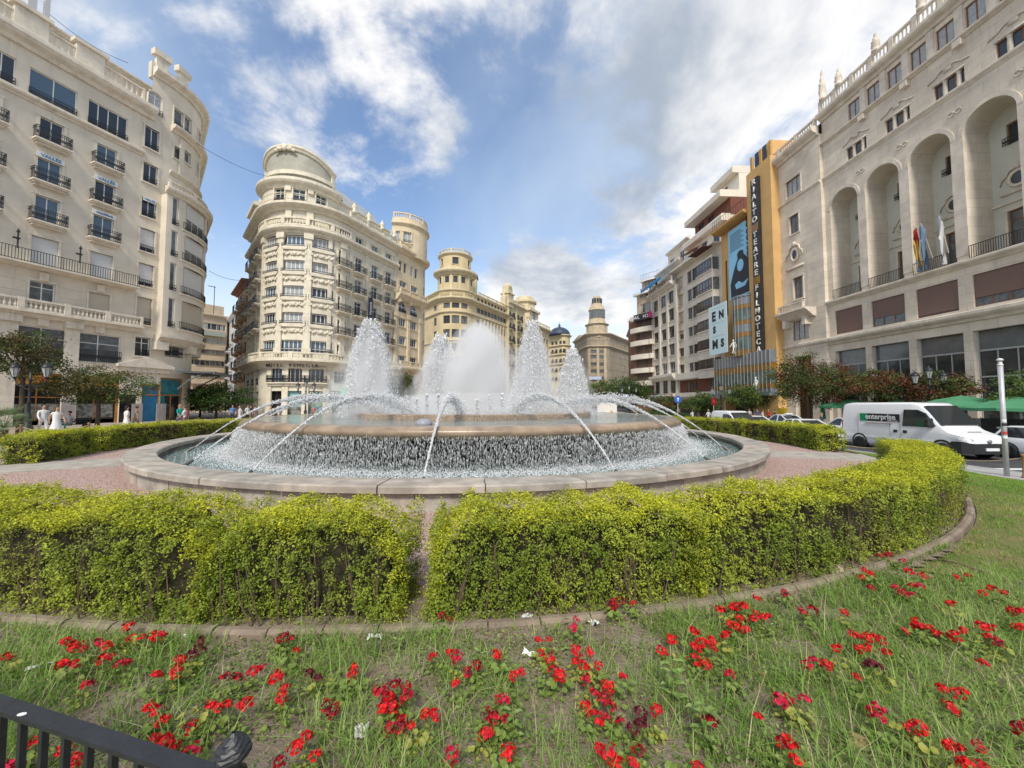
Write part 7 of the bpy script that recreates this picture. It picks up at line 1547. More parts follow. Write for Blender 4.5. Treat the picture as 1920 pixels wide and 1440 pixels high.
tree(1925, 21.0, cz=zat_(735, 21), rad=(1.4, 1.6, 1.1), label='bright green tree beyond the slim grey pole', cols=OLV, n=6000, seed=7, z0=-.58, leaf=.11)
tree(1180, 66.0, cz=zat_(736, 66), rad=(4.0, 3.5, 2.3), label='dark green tree around the distant triple lantern', cols=DKG, n=6500, seed=8, z0=-.58, leaf=.26, trunk_r=.2)
tree(1128, 110.0, cz=zat_(730, 110), rad=(5.0, 4.0, 3.0), label='hazy green tree in front of the netted tower building', cols=OLV, n=3500, seed=9, z0=-.58, leaf=.4, trunk_r=.25)
tree(1315, 44.0, cz=zat_(757, 44), rad=(1.9, 1.8, 1.2), label='small bright tree beside the blue round sign', cols=GRN, n=5000, seed=10, z0=-.58, leaf=.17)
tree(1398, 46.0, cz=zat_(745, 46), rad=(2.8, 2.4, 1.25), label='low dark tree in front of the theatre foyer', cols=GRN, n=6500, seed=11, z0=-.58, leaf=.17)
tree(1250, 52.0, cz=zat_(760, 52), rad=(2.6, 2.4, 1.2), label='small reddish tree below the blue awning block', cols=RED, n=4500, seed=12, z0=-.58, leaf=.2)
# low shrubs behind the fountain
def shrub(px, y, rx, h, label, cols, seed, n=5000, leaf=.09):
    r = np.random.default_rng(seed); x = at_y(px, 760, y).x; root = thing('shrub', label, 'shrub', (x, y, -.02)); q = r.normal(0, 1, (n, 3)); q = unit(q) * (r.uniform(.4, 1.0, (n, 1)) ** .5); q[:, 2] = np.abs(q[:, 2]); P = q * np.array([rx, 1.0, h]) * (1 + .25 * (vnoise(q, 3.0, seed)[:, None] - .5)); k = vnoise(P, 2.0, seed + 1)[:, None]; C = (cols[0] * (1 - k) + cols[1] * k) * r.uniform(.6, 1.4, (n, 1))
    obj('leaves', leaf_mesh('leaves', P, q + np.array([0, 0, .4]), leaf, leaf * .6, C, M_tleaf, .6), root, world=False)['kind'] = 'stuff'; b = MB()
    for i in range(6): a = i * 1.05; b.tube([(0, 0, 0), (rx * .5 * math.cos(a), .4 * math.sin(a), h * .6)], [.03, .01], 4)
    obj('stems', b.mesh('stems', M_bark), root, world=False)['kind'] = 'stuff'
shrub(1215, 31, 2.6, 1.35, 'dark clipped shrub behind the bowl rim below the arcs of water', DKG, 21, 7000); shrub(1275, 31.5, 1.5, 1.0, 'smaller dark shrub beside the clipped one', DKG, 22)
# fan palm
p = at_y(8, 790, 16.5); root = thing('fan_palm', 'spiky fan palm at the edge of the plaza beside the hedge', 'palm', (p.x, 16.5, -.02)); b = MB(); b.tube([(0, 0, 0), (0, 0, .7)], [.16, .13], 8); obj('trunk', b.mesh('trunk', M_bark), root, world=False); M_palm = mat('palm leaflets', (.10, .16, .055), .5, var=.4, vscale=6, trans=.2, vcol2=(.20, .26, .12)); r_ = random.Random(3)
for i in range(26):
    a = i * 2.4; el = r_.uniform(-.15, 1.3); d = Vector((math.cos(a) * math.cos(el), math.sin(a) * math.cos(el), math.sin(el))); s_ = Vector((-math.sin(a), math.cos(a), 0)); u = d.cross(s_); st = Vector((0, 0, .75)); hb = st + d * r_.uniform(.45, .75); b = MB(); b.tube([st, hb], [.012, .009], 4)
    for j in range(15):
        g = (j - 7) * .17; e = (d * math.cos(g) + s_ * math.sin(g)).normalized(); L0 = .52 * (1 - .03 * abs(j - 7)); w = s_ * math.cos(g) * .017 - d * math.sin(g) * .017; tip = hb + e * L0 - Vector((0, 0, .10 * r_.random())); b.add([hb, hb + e * L0 * .5 + w, tip, hb + e * L0 * .5 - w], [(0, 1, 2, 3)])
    obj('frond', b.mesh('frond', M_palm), root, world=False)

# ---------------------------------------------------------------- street lamps
M_lamp = mat('lamp iron', (0.016, 0.018, 0.022), 0.45, spec=.5); M_lglass = mat('lantern glass', (0.42, 0.45, 0.44), 0.2, spec=.6, var=.3, vscale=6)
def lamp(px, y, lantern_py, label, arms=(-1, 1), z0=0.0, centre=True, span=.9, scale=1.0, X=None):
    x = X if X is not None else at_y(px, 760, y).x; zl = at_y(px, lantern_py, y).z - z0; root = thing('street_lamp', label, 'street lamp', (x, y, z0)); b = MB()
    b.lathe([(.28, 0), (.28, .15), (.20, .2), (.22, .5), (.14, .6), (.16, .9), (.085, 1.05), (.07, zl * .55), (.10, zl * .56), (.06, zl * .6), (.055, zl - .25), (.10, zl - .2), (.05, zl - .1), (.05, zl + .25)], (0, 0, 0), 10); obj('post', b.mesh('post', M_lamp, True), root, world=False)
    def lantern(dx, dz, dy=0.0):
        b = MB(); b.lathe([(.10, 0), (.10, .05), (.19, .45), (.19, .47)], (0, 0, 0), 6); o = obj('lantern', b.mesh('lantern', M_lglass), root, world=False); o.location = (dx, dy, zl + dz); b = MB(); b.lathe([(.24, .47), (.23, .52), (.13, .66), (.06, .70), (.05, .76), (0, .84)], (0, 0, 0), 8); b.lathe([(.05, -.12), (.12, 0), (.0, .02)], (0, 0, 0), 8)
        for k in range(6): a = math.pi / 3 * k; b.tube([(.105 * math.cos(a), .105 * math.sin(a), .04), (.195 * math.cos(a), .195 * math.sin(a), .47)], .012, 4)
        obj('lantern_cap', b.mesh('lantern_cap', M_lamp, True), o, world=False)
    for s_ in arms:
        b = MB(); b.tube([(0, 0, zl - .35), (s_ * span * .4, 0, zl - .55), (s_ * span * .8, 0, zl - .45), (s_ * span, 0, zl - .12)], .03, 6); b.tube([(0, 0, zl - .7), (s_ * span * .3, 0, zl - .65), (s_ * span * .6, 0, zl - .48)], .02, 5); obj('arm', b.mesh('arm', M_lamp, True), root, world=False); lantern(s_ * span, 0)
    if centre: lantern(0, .35)
    return root
lamp(54, 20.5, 706, 'black double-lantern lamp post at the amber shop corner', centre=False, span=.85); lamp(573, 41, 731, 'black triple-lantern lamp post in front of the hotel entrance', span=.85); lamp(1180, 55, 735, 'distant triple-lantern lamp post in front of dark trees', z0=-.58, span=1.0); lamp(1352, 41, 738, 'triple-lantern lamp post before the theatre glass front', z0=-.58, span=.9); lamp(1745, 25.6, 718, 'triple-lantern lamp post between red-green trees and the van', z0=-.58, span=.95); lamp(1228, 60, 750, 'small distant lamp post below the blue awning block', z0=-.58, span=.9)

# ---------------------------------------------------------------- vehicles (forward = +x, the side seen by the camera = -y)
M_carw = mat('white car paint', (0.74, 0.75, 0.76), 0.28, spec=.5, coat=.6); M_tyre = mat('tyre rubber', (.02, .02, .02), .85); M_rim = mat('wheel rim', (.40, .41, .42), .35, metal=.7); M_cglass = mat('car glass', (.025, .03, .032), .05, spec=.7); M_plast = mat('black car plastic', (.025, .026, .028), .6); M_hlight = mat('headlamp', (.55, .58, .60), .12, spec=.7); M_tail = mat('tail lamp', (.30, .01, .01), .25); M_plate = mat('number plate', (.72, .74, .75), .5); M_seam = mat('panel seam', (.25, .26, .27), .6)
def wheel(root, x, y, r, w=.22):
    b = MB(); b.lathe([(r * .62, -w / 2), (r * .95, -w / 2), (r, -w * .35), (r, w * .35), (r * .95, w / 2), (r * .62, w / 2)], (0, 0, 0), 20); me = b.mesh('wheel', M_tyre, True); me.transform(Matrix.Rotation(math.pi / 2, 4, 'X')); o = obj('wheel', me, root, world=False); o.location = (x, y, r); b = MB(); b.lathe([(0, -w * .42), (r * .15, -w * .44), (r * .2, -w * .3), (r * .58, -w * .36), (r * .64, -w * .46), (r * .64, w * .46), (0, w * .3)], (0, 0, 0), 16)
    for k in range(5):
        a = k * 1.2566; b.tube([(r * .12 * math.cos(a), r * .12 * math.sin(a), -w * .45), (r * .6 * math.cos(a), r * .6 * math.sin(a), -w * .47)], r * .07, 4)
    me = b.mesh('rim', M_rim); me.transform(Matrix.Rotation(math.pi / 2, 4, 'X'))
    if y > 0: me.transform(Matrix.Rotation(math.pi, 4, 'Z'))
    obj('rim', me, o, world=False)
def loft(sections, mats, smooth=True, name='body'):
    b = MB(); k = len(sections[0]); vs = [v for s_ in sections for v in s_]; fs = []
    for i in range(len(sections) - 1):
        for j in range(k): fs.append((i * k + j, i * k + (j + 1) % k, (i + 1) * k + (j + 1) % k, (i + 1) * k + j))
    fs += [tuple(range(k))[::-1], tuple(range((len(sections) - 1) * k, len(sections) * k))]; b.add(vs, fs); me = b.mesh(name, mats, smooth)
    return me
def bevelled(o, w=.03, seg=2):
    m_ = o.modifiers.new('bevel', 'BEVEL'); m_.width = w; m_.segments = seg; m_.limit_method = 'ANGLE'; m_.angle_limit = R(25); return o
def car(x, y, label, L=4.4, W=1.80, H=1.46, hatch=False, rz=0.0, sign=None):
    root = thing('parked_car', label, 'car', (x, y, ROAD_Z), -math.pi / 2 + .0555 + rz, 'white cars on the road'); hl, hw = L / 2, W / 2; zb = H * .64
    st = [(-hl, .86, .45, .78), (-hl + .15, .95, .30, .93), (-hl + .6, 1.0, .22, zb + .03), (-.3, 1.0, .20, zb), (hl - 1.35, 1.0, .20, zb - .02), (hl - .9, .99, .22, zb - .10), (hl - .3, .93, .26, zb - .24), (hl, .72, .36, zb - .40)]
    sec = [[(sx, -hw * w * .93, z0), (sx, -hw * w, z0 + .12), (sx, -hw * w * 1.0, zt - .22), (sx, -hw * w * .93, zt - .03), (sx, -hw * w * .5, zt + .015), (sx, hw * w * .5, zt + .015), (sx, hw * w * .93, zt - .03), (sx, hw * w, zt - .22), (sx, hw * w, z0 + .12), (sx, hw * w * .93, z0)] for sx, w, z0, zt in st]
    bevelled(obj('body', loft(sec, M_carw), root, world=False), .02)
    # greenhouse: glass with a painted roof and pillars
    r0, r1 = -hl + (.25 if hatch else .75), hl - 1.30; t0, t1 = r0 + (.35 if hatch else .75), r1 - .95; wb, wt = hw * .90, hw * .70
    g = [[(xx, -w_, z_), (xx2, -w2, z2), (xx2, w2, z2), (xx, w_, z_)] for xx, w_, z_, xx2, w2, z2 in ((r0, wb, zb - .05, t0, wt, H - .06), (r1, wb, zb - .05, t1, wt, H - .06))]
    b = MB(); q = [(r0, -wb, zb - .05), (r1, -wb, zb - .05), (r1, wb, zb - .05), (r0, wb, zb - .05), (t0, -wt, H - .05), (t1, -wt, H - .05), (t1, wt, H - .05), (t0, wt, H - .05)]; b.add(q, [(4, 5, 6, 7), (0, 1, 5, 4), (1, 2, 6, 5), (2, 3, 7, 6), (3, 0, 4, 7)]); obj('windows', b.mesh('windows', M_cglass), root, world=False)
    b = MB(); b.add([(t0 - .12, -wt - .03, H - .07), (t1 + .10, -wt - .03, H - .07), (t1 + .10, wt + .03, H - .07), (t0 - .12, wt + .03, H - .07), (t0 + .1, -wt * .8, H), (t1 - .12, -wt * .8, H), (t1 - .12, wt * .8, H), (t0 + .1, wt * .8, H)], [(4, 5, 6, 7), (0, 1, 5, 4), (1, 2, 6, 5), (2, 3, 7, 6), (3, 0, 4, 7), (3, 2, 1, 0)]); bevelled(obj('roof', b.mesh('roof', M_carw, True), root, world=False), .03)
    b = MB()
    for s_ in (-1, 1):
        for a, e in (((r0, s_ * wb, zb - .04), (t0, s_ * wt, H - .05)), ((r1, s_ * wb, zb - .04), (t1, s_ * wt, H - .05))): b.tube([a, e], .045, 6)
        m0 = (r0 + r1) / 2; b.tube([(m0, s_ * (wb + .005), zb - .04), (m0 - .05, s_ * (wt + .005), H - .05)], .035, 6)
    obj('pillars', b.mesh('pillars', M_carw), root, world=False)
    for s_ in (-1, 1):
        b = MB(); b.ellipsoid((r1 - .15, s_ * (hw + .08), zb + .06), (.10, .11, .075), 8, 5); obj('wing_mirror', b.mesh('wing_mirror', M_carw if s_ < 0 else M_plast, True), root, world=False)
        for wx in (-hl + .82, hl - .88): wheel(root, wx, s_ * (hw - .085), .33); b = MB(); b.lathe([(.335, -.03), (.39, -.03), (.39, .015), (.335, .015), (.335, -.03)], (0, 0, 0), 20, cap=False); me = b.mesh('wheel_arch', M_plast); me.transform(Matrix.Rotation(math.pi / 2, 4, 'X')); o = obj('wheel_arch', me, root, world=False); o.location = (wx, s_ * (hw - .005), .34)
        b = MB(); b.ellipsoid((hl - .28, s_ * hw * .62, zb - .34), (.22, .22, .075), 8, 5); obj('headlight', b.mesh('headlight', M_hlight, True), root, world=False)
        b = MB(); b.ellipsoid((-hl + .06, s_ * hw * .66, .78), (.08, .18, .08), 8, 5); obj('tail_light', b.mesh('tail_light', M_tail, True), root, world=False)
    b = MB(); b.box(hl - .06, hl + .015, -.45, .45, .30, .50); obj('grille', b.mesh('grille', M_plast), root, world=False); b = MB(); b.box(hl + .01, hl + .03, -.26, .26, .33, .44); obj('number_plate', b.mesh('number_plate', M_plate), root, world=False)
    if sign: b = MB(); b.box(-.1, .12, -.28, .28, H, H + .13); obj('taxi_sign', b.mesh('taxi_sign', M_plate), root, world=False)
    return root
car(18.95, 24.8, 'white saloon car beside the low hedge', 4.7, 1.85, 1.45); car(19.4, 30.6, 'white car just behind the small white van', 4.3, 1.8, 1.46, True); car(23.3, 32.5, 'white taxi with a roof sign in the far lane', 4.5, 1.8, 1.50, False, 0, True); car(23.7, 26.6, 'white car half hidden behind the large van', 4.5, 1.82, 1.45); car(23.4, 16.2, 'white car with a dark grille in front of the large van', 4.4, 1.8, 1.45, True)
def van(x, y, label, L=6.0, W=2.05, H=2.52, big=True, name='delivery_van'):
    root = thing(name, label, 'van', (x, y, ROAD_Z), -math.pi / 2 + .0555, None); hl, hw = L / 2, W / 2; k = H / 2.52; n0 = hl - .98
    ztop = [(-hl, .90, 2.30), (-hl + .12, .97, 2.44), (-hl + .6, 1.0, 2.50), (n0 - 1.35, 1.0, 2.52), (n0 - .95, 1.0, 2.46), (n0 - .55, .99, 2.10), (n0 - .08, .98, 1.52), (n0 + .22, .97, 1.27), (n0 + .62, .93, 1.13), (n0 + .88, .86, .98), (n0 + .98, .76, .72)]
    sec = []
    for sx, w, zt in ztop:
        zt *= k; zb = .30 * k; f = max(0, min(1, (zt - 1.2 * k) / (1.2 * k))); wt = w * (1 - .10 * f - .04)
        sec.append([(sx, -hw * w * .97, zb), (sx, -hw * w, zb + .15), (sx, -hw * w * 1.0, min(1.05 * k, zt - .18)), (sx, -hw * (w * .6 + wt * .4), zt * .55 + .5 * k if zt > 1.6 * k else zt - .10), (sx, -hw * wt, zt - .09), (sx, -hw * wt * .82, zt), (sx, hw * wt * .82, zt), (sx, hw * wt, zt - .09), (sx, hw * (w * .6 + wt * .4), zt * .55 + .5 * k if zt > 1.6 * k else zt - .10), (sx, hw * w * 1.0, min(1.05 * k, zt - .18)), (sx, hw * w, zb + .15), (sx, hw * w * .97, zb)])
    bevelled(obj('body', loft(sec, M_carw), root, world=False), .02)
    # windscreen
    b = MB(); o1, o2 = n0 - .80, n0 - .02; b.add([(o1, -hw * .80, 2.33 * k), (o1, hw * .80, 2.33 * k), (o2, hw * .90, 1.47 * k), (o2, -hw * .90, 1.47 * k), (o1 + .09, -hw * .74, 2.36 * k), (o1 + .09, hw * .74, 2.36 * k), (o2 + .09, hw * .84, 1.50 * k), (o2 + .09, -hw * .84, 1.50 * k)], [(4, 7, 6, 5), (0, 4, 5, 1), (3, 2, 6, 7), (0, 3, 7, 4), (1, 5, 6, 2)]); obj('windscreen', b.mesh('windscreen', M_cglass), root, world=False)
    for s_ in (-1, 1):
        side = [(n0 - 1.62, 1.35), (n0 - .35, 1.35), (n0 - .20, 1.42), (n0 - .62, 2.0), (n0 - .95, 2.16), (n0 - 1.55, 2.16)]; b = MB(); yb = s_ * hw * 1.0; vs = [(x_, s_ * (hw * (1.012 - .055 * max(0, z_ - 1.3))), z_ * k) for x_, z_ in side]; vs2 = [(x_, s_ * (hw * .90), z_ * k) for x_, z_ in side]; n_ = len(vs); b.add(vs + vs2, [tuple(range(n_)) if s_ < 0 else tuple(range(n_))[::-1]] + [(i, i + n_, (i + 1) % n_ + n_, (i + 1) % n_) for i in range(n_)]); obj('side_window', b.mesh('side_window', M_cglass), root, world=False)
        b = MB(); b.box(n0 - .42, n0 - .22, s_ * (hw + .02) - .0, s_ * (hw + .30), 1.38 * k, 1.78 * k) if s_ > 0 else b.box(n0 - .42, n0 - .22, s_ * (hw + .30), s_ * (hw + .02), 1.38 * k, 1.78 * k); bevelled(obj('wing_mirror', b.mesh('wing_mirror', M_plast), root, world=False), .05)
        for wx in (-hl + 1.15 * k, hl - .95): wheel(root, wx, s_ * (hw - .10), .34, .24); b = MB(); b.lathe([(.35, -.03), (.43, -.03), (.43, .02), (.35, .02), (.35, -.03)], (0, 0, 0), 22, cap=False); me = b.mesh('wheel_arch', M_plast); me.transform(Matrix.Rotation(math.pi / 2, 4, 'X')); o = obj('wheel_arch', me, root, world=False); o.location = (wx, s_ * (hw - .0), .40)
        b = MB(); b.add([(n0 + .28, s_ * hw * .985, 1.12 * k), (n0 + .66, s_ * hw * .93, 1.03 * k), (n0 + .94, s_ * hw * .66, .90 * k), (n0 + .90, s_ * hw * .66, .76 * k), (n0 + .62, s_ * hw * .96, .88 * k)], [(0, 1, 2, 3, 4) if s_ < 0 else (4, 3, 2, 1, 0)]); o = obj('headlight', b.mesh('headlight', M_hlight), root, world=False); o.location = (.03, s_ * .02, .0)
        b = MB(); b.box(-hl - .02, -hl + .07, s_ * hw * .86 - .05, s_ * hw * .86 + .05, .8 * k, 1.5 * k); obj('tail_light', b.mesh('tail_light', M_tail), root, world=False)
    b = MB(); bw = hw * .99; b.add([(n0 + .05, -bw * 1.02, .28), (n0 + .75, -bw, .26), (n0 + 1.04, -bw * .78, .28), (n0 + 1.06, bw * .78, .28), (n0 + .75, bw, .26), (n0 + .05, bw * 1.02, .28), (n0 + .40, -bw * 1.02, .78 * k), (n0 + .75, -bw, .80 * k), (n0 + 1.05, -bw * .78, .70 * k), (n0 + 1.07, bw * .78, .70 * k), (n0 + .75, bw, .80 * k), (n0 + .40, bw * 1.02, .78 * k)], [(0, 1, 7, 6), (1, 2, 8, 7), (2, 3, 9, 8), (3, 4, 10, 9), (4, 5, 11, 10), (6, 7, 8, 9, 10, 11), (5, 4, 3, 2, 1, 0)]); obj('bumper', b.mesh('bumper', M_plast), root, world=False)
    b = MB(); b.box(n0 + 1.05, n0 + 1.09, -.30, .30, .42, .54); obj('number_plate', b.mesh('number_plate', M_plate), root, world=False); b = MB(); b.ellipsoid((n0 + 1.00, 0, .82 * k), (.05, .10, .09), 8, 5); obj('badge', b.mesh('badge', M_rim), root, world=False)
    y_ = -hw - .004
    for xs in ((-1.9, -.2, n0 - 1.72) if big else (n0 - 1.7,)): obj('door_seam', MB().box(xs - .006, xs + .006, y_ - .004, y_ + .02, .45, 1.9 * k).mesh('door_seam', M_seam), root, world=False)
    obj('side_strip', MB().box(-hl + .2, n0 - .3, y_ - .012, y_ + .02, .62 * k, .72 * k).mesh('side_strip', M_plast if not big else M_carw), root, world=False)
    for xs in (n0 - 1.95, n0 - 1.50): bevelled(obj('door_handle', MB().box(xs - .09, xs + .09, y_ - .03, y_ + .02, 1.0 * k, 1.14 * k).mesh('door_handle', M_plast), root, world=False), .02)
    return root, n0, hw, k
v, n0, hw, k = van(20.45, 19.7, 'large white delivery van with a green and black side panel')
def on_side(me, x, z, y): o = obj('side_panel', me, v, world=False); o.location = (x, y, z); return o
ys = -hw - .012; tilt = 0.0
o = on_side(MB().box(-1.05, 1.05, -.01, .0, -.20, .20).mesh('side_panel', mat('black vinyl', (.015, .016, .018), .4)), -.75, 1.72, ys + .03); o.rotation_euler = (.055, 0, 0); g = obj('green_square', MB().box(-1.05, -.62, -.016, -.011, -.199, .199).mesh('green_square', mat('green vinyl', (.0, .28, .12), .4)), o, world=False)
t = obj('lettering', text_mesh('enterprise', .40, mat('white vinyl', (.75, .75, .75), .4), .004, bold=.008), o, world=False); t.location = (.06, -.022, .03); t.scale = (.94, 1, 1); t = obj('lettering', text_mesh('rent-a-car', .13, mat('white vinyl'), .004), o, world=False); t.location = (.68, -.022, -.15)
obj('rubbing_strip', MB().box(-1.5, -.1, ys - .015, ys + .02, 1.40, 1.44).mesh('rubbing_strip', mat('grey pink strip', (.35, .25, .24), .5)), v, world=False); b = MB(); b.tube([(n0 - 1.1, -.2, 2.5), (n0 - 1.3, -.2, 2.78)], .012, 5); obj('aerial', b.mesh('aerial', M_plast), v, world=False)
t = obj('hood_lettering', text_mesh('enterprise', .16, M_plast, .003), v, world=False); t.location = (n0 + .48, 0, 1.19); t.rotation_euler = (-.9, 0, math.pi / 2)
v2, n2, hw2, k2 = van(17.95, 30.9, 'small white panel van with green lettering, ahead of the parked row', 4.4, 1.80, 1.85, False, 'small_van'); t = obj('lettering', text_mesh('MAX', .34, mat('green vinyl'), .004, bold=.01), v2, world=False); t.location = (-1.1, -hw2 - .03, 1.22)

# ---------------------------------------------------------------- people
M_skin = mat('skin', (.44, .26, .18), .6); M_skin2 = mat('tanned skin', (.28, .155, .10), .6); M_hair = [mat('dark hair', (.02, .015, .012), .6), mat('brown hair', (.09, .05, .03), .6), mat('fair hair', (.32, .22, .11), .6)]
_pose = {}
def body_mesh(pose):
    if pose in _pose: return _pose[pose]
    V, E, Rr = [], [], []
    def add(p, r, parent=None):
        V.append(p); Rr.append(r); 
        if parent is not None: E.append((parent, len(V) - 1))
        return len(V) - 1
    sit = pose == 'sit'; hz = .50 if sit else .93; st = {'stand': 0.0, 'walk': .26, 'walk2': -.22, 'sit': 0}[pose]
    pel = add((0, 0, hz), (.145, .10)); bel = add((0, -.01, hz + .16), (.13, .095), pel); che = add((0, 0, hz + .36), (.155, .105), bel); nb = add((0, .01, hz + .52), (.07, .065), che); nk = add((0, -.01, hz + .58), (.05, .055), nb); h1 = add((0, -.02, hz + .66), (.068, .085), nk); h2 = add((0, -.015, hz + .75), (.075, .09), h1); add((0, -.005, hz + .81), (.045, .055), h2); add((0, -.105, hz + .69), (.014, .014), h1)
    for s_ in (-1, 1):
        hp = add((s_ * .09, 0, hz - .05), (.09, .09), pel); f = s_ * st
        if sit: kn = add((s_ * .11, -.42, hz), (.065, .065), hp); an = add((s_ * .11, -.45, .09), (.04, .045), kn); add((s_ * .11, -.58, .045), (.04, .03), an)
        else: kn = add((s_ * .095, -f * .55 - .02, .50), (.06, .065), hp); an = add((s_ * .09, -f * 1.1 + (.08 if f < 0 else 0), .10), (.038, .042), kn); add((s_ * .10, -f * 1.1 - .14, .045), (.04, .03), an)
        sh = add((s_ * .175, 0, hz + .46), (.062, .06), che); el = add((s_ * .235, .03 + f * .5, hz + .20), (.043, .043), sh); wr = add((s_ * .235, -.06 + f * .9, hz + .0) if not sit else (s_ * .16, -.28, hz + .12), (.03, .032), el); hn = add((s_ * .23, -.09 + f * 1.0, hz - .09) if not sit else (s_ * .12, -.36, hz + .10), (.036, .02), wr)
        for q in range(3): add((V[hn][0] + .018 * (q - 1), V[hn][1] - .02, V[hn][2] - (.075 if not sit else .02)), (.010, .010), hn)
        add((V[hn][0] - s_ * .03, V[hn][1] - .03, V[hn][2] - .03), (.011, .011), hn)
    me = bpy.data.meshes.new('body'); me.from_pydata(V, E, []); o = bpy.data.objects.new('body', me); COL.objects.link(o); o.modifiers.new('skin', 'SKIN').use_smooth_shade = True
    sv = me.skin_vertices[0].data
    for i, q in enumerate(Rr): sv[i].radius = q
    sv[0].use_root = True; ss = o.modifiers.new('sub', 'SUBSURF'); ss.levels = 1; ss.render_levels = 1
    dg = bpy.context.evaluated_depsgraph_get(); out = bpy.data.meshes.new_from_object(o.evaluated_get(dg)); bpy.data.objects.remove(o); _pose[pose] = (out, hz); return _pose[pose]
def person(px, y, label, pose='walk', top=(.7, .7, .7), legs=(.1, .1, .15), hair=1, dress=None, face=0.0, h=1.70, z0=-.03, sleeve=.16, shorts=False, skin=None, bag=None, X=None, head_py=None, name='person', plain=None, group=None):
    me0, hz = body_mesh(pose); me = me0.copy(); x = X if X is not None else at_y(px, 770, y).x; root = thing(name, label, name, (x, y, z0), face, group)
    for m_ in ([plain] * 4 if plain else (skin or M_skin, mat('cloth %.2f %.2f %.2f' % top, top, .85, var=.2, vscale=9), mat('cloth %.2f %.2f %.2f' % legs, legs, .85, var=.2, vscale=9), mat('shoes', (.05, .045, .04), .6))): me.materials.append(m_)
    mi = []
    for p in me.polygons:
        c = p.center; a = abs(c.x); k_ = 0
        if c.z > hz + .52: k_ = 0
        elif a > .155 and c.z > hz - .25: k_ = 1 if (c.z > hz + .46 - sleeve * 1.6) else 0
        elif c.z > hz + .02 and not (pose == 'sit' and c.y < -.2): k_ = 1
        elif c.z < .09: k_ = 3
        else: k_ = 2 if not (shorts and c.z < .48) else 0
        mi.append(k_)
    me.polygons.foreach_set('material_index', mi); me.polygons.foreach_set('use_smooth', [True] * len(mi)); s_ = h / (hz + .88 if pose != 'sit' else 1.74); b_ = obj('body', me, root, world=False); b_.scale = (s_, s_, s_)
    b = MB(); b.ellipsoid((0, .015, hz + .755), (.092, .105, .095), 10, 7); 
    if dress or hair == 2: b.ellipsoid((0, .06, hz + .64), (.085, .06, .15), 8, 6)
    o = obj('hair', b.mesh('hair', plain or M_hair[hair], True), root, world=False); o.scale = (s_, s_, s_)
    if dress: b = MB(); b.lathe([(.30, .28), (.27, .45), (.19, .75), (.158, .98), (.17, 1.15), (.185, 1.28), (.14, 1.40)], (0, 0, 0), 14, sy=.78, cap=False); o = obj('dress', b.mesh('dress', mat('dress %.2f %.2f %.2f' % dress, dress, .85, var=.12, vscale=9), True), root, world=False); o.scale = (s_, s_, s_)
    if bag: b = MB(); b.box(-.13, .13, .09, .24, hz + .12, hz + .45); o = bevelled(obj('backpack', b.mesh('backpack', mat('bag %.2f %.2f %.2f' % bag, bag, .8)), root, world=False), .04); o.scale = (s_, s_, s_)
    return root
W_ = (.74, .74, .73)
person(82, 21.0, 'person all in white walking with rolled sleeves', 'walk', W_, (.72, .72, .71), 0, face=1.2, h=1.80, sleeve=.28); person(107, 20.6, 'person in a long white dress beside the one in white', 'walk2', W_, W_, 1, dress=W_, face=1.3, h=1.68, sleeve=.05)
person(131, 24.6, 'person sitting on a bench in a grey top and teal shorts', 'sit', (.45, .43, .45), (.02, .25, .22), 0, h=1.70, face=.2); person(238, 24.0, 'person in a short white dress with a dark bag strap', 'stand', W_, (.5, .3, .2), 0, dress=W_, h=1.68, face=2.6); person(256, 24.6, 'person in a beige top reaching towards another', 'walk', (.36, .28, .20), (.25, .22, .17), 1, h=1.66, face=-1.2)
person(337, 27.5, 'person in a turquoise shirt and jeans near the corner entrance', 'walk', (.02, .45, .38), (.08, .14, .25), 2, face=1.4, h=1.76); person(347, 26.6, 'person in a white shirt and magenta trousers', 'walk2', W_, (.36, .02, .12), 1, face=-1.2, h=1.64, bag=(.25, .06, .08))
person(436, 34, 'person in a blue shirt by the round window grille', 'stand', (.10, .20, .45), (.04, .04, .06), 0, face=.6); person(450, 33.6, 'person in a pale grey dress in the group at the hotel', 'walk', (.55, .55, .57), (.4, .4, .42), 1, face=-.8, dress=(.55, .55, .57), h=1.66); person(464, 34.5, 'person in a white shirt with dark shorts at the hotel', 'stand', W_, (.05, .05, .07), 0, shorts=True, face=1.4); person(478, 34.3, 'person in a pink top at the hotel corner', 'walk2', (.45, .26, .27), (.10, .09, .12), 1, face=2.0, h=1.62)
person(507, 32.5, 'person in a tan shirt and jeans walking past the hotel', 'walk', (.52, .34, .20), (.12, .17, .25), 1, face=-1.5, h=1.78); person(523, 32.5, 'person in a white shirt carrying a blue bag', 'walk2', W_, (.42, .38, .32), 0, face=-1.4, h=1.74, bag=(.10, .16, .30))
person(588, 38, 'person in a reddish top by the hotel lamp post', 'stand', (.45, .18, .16), (.06, .06, .08), 1, face=.3, h=1.66); person(470, 38, 'person in a black shirt further down the side street', 'walk', (.03, .03, .035), (.2, .18, .15), 0, face=2.6)
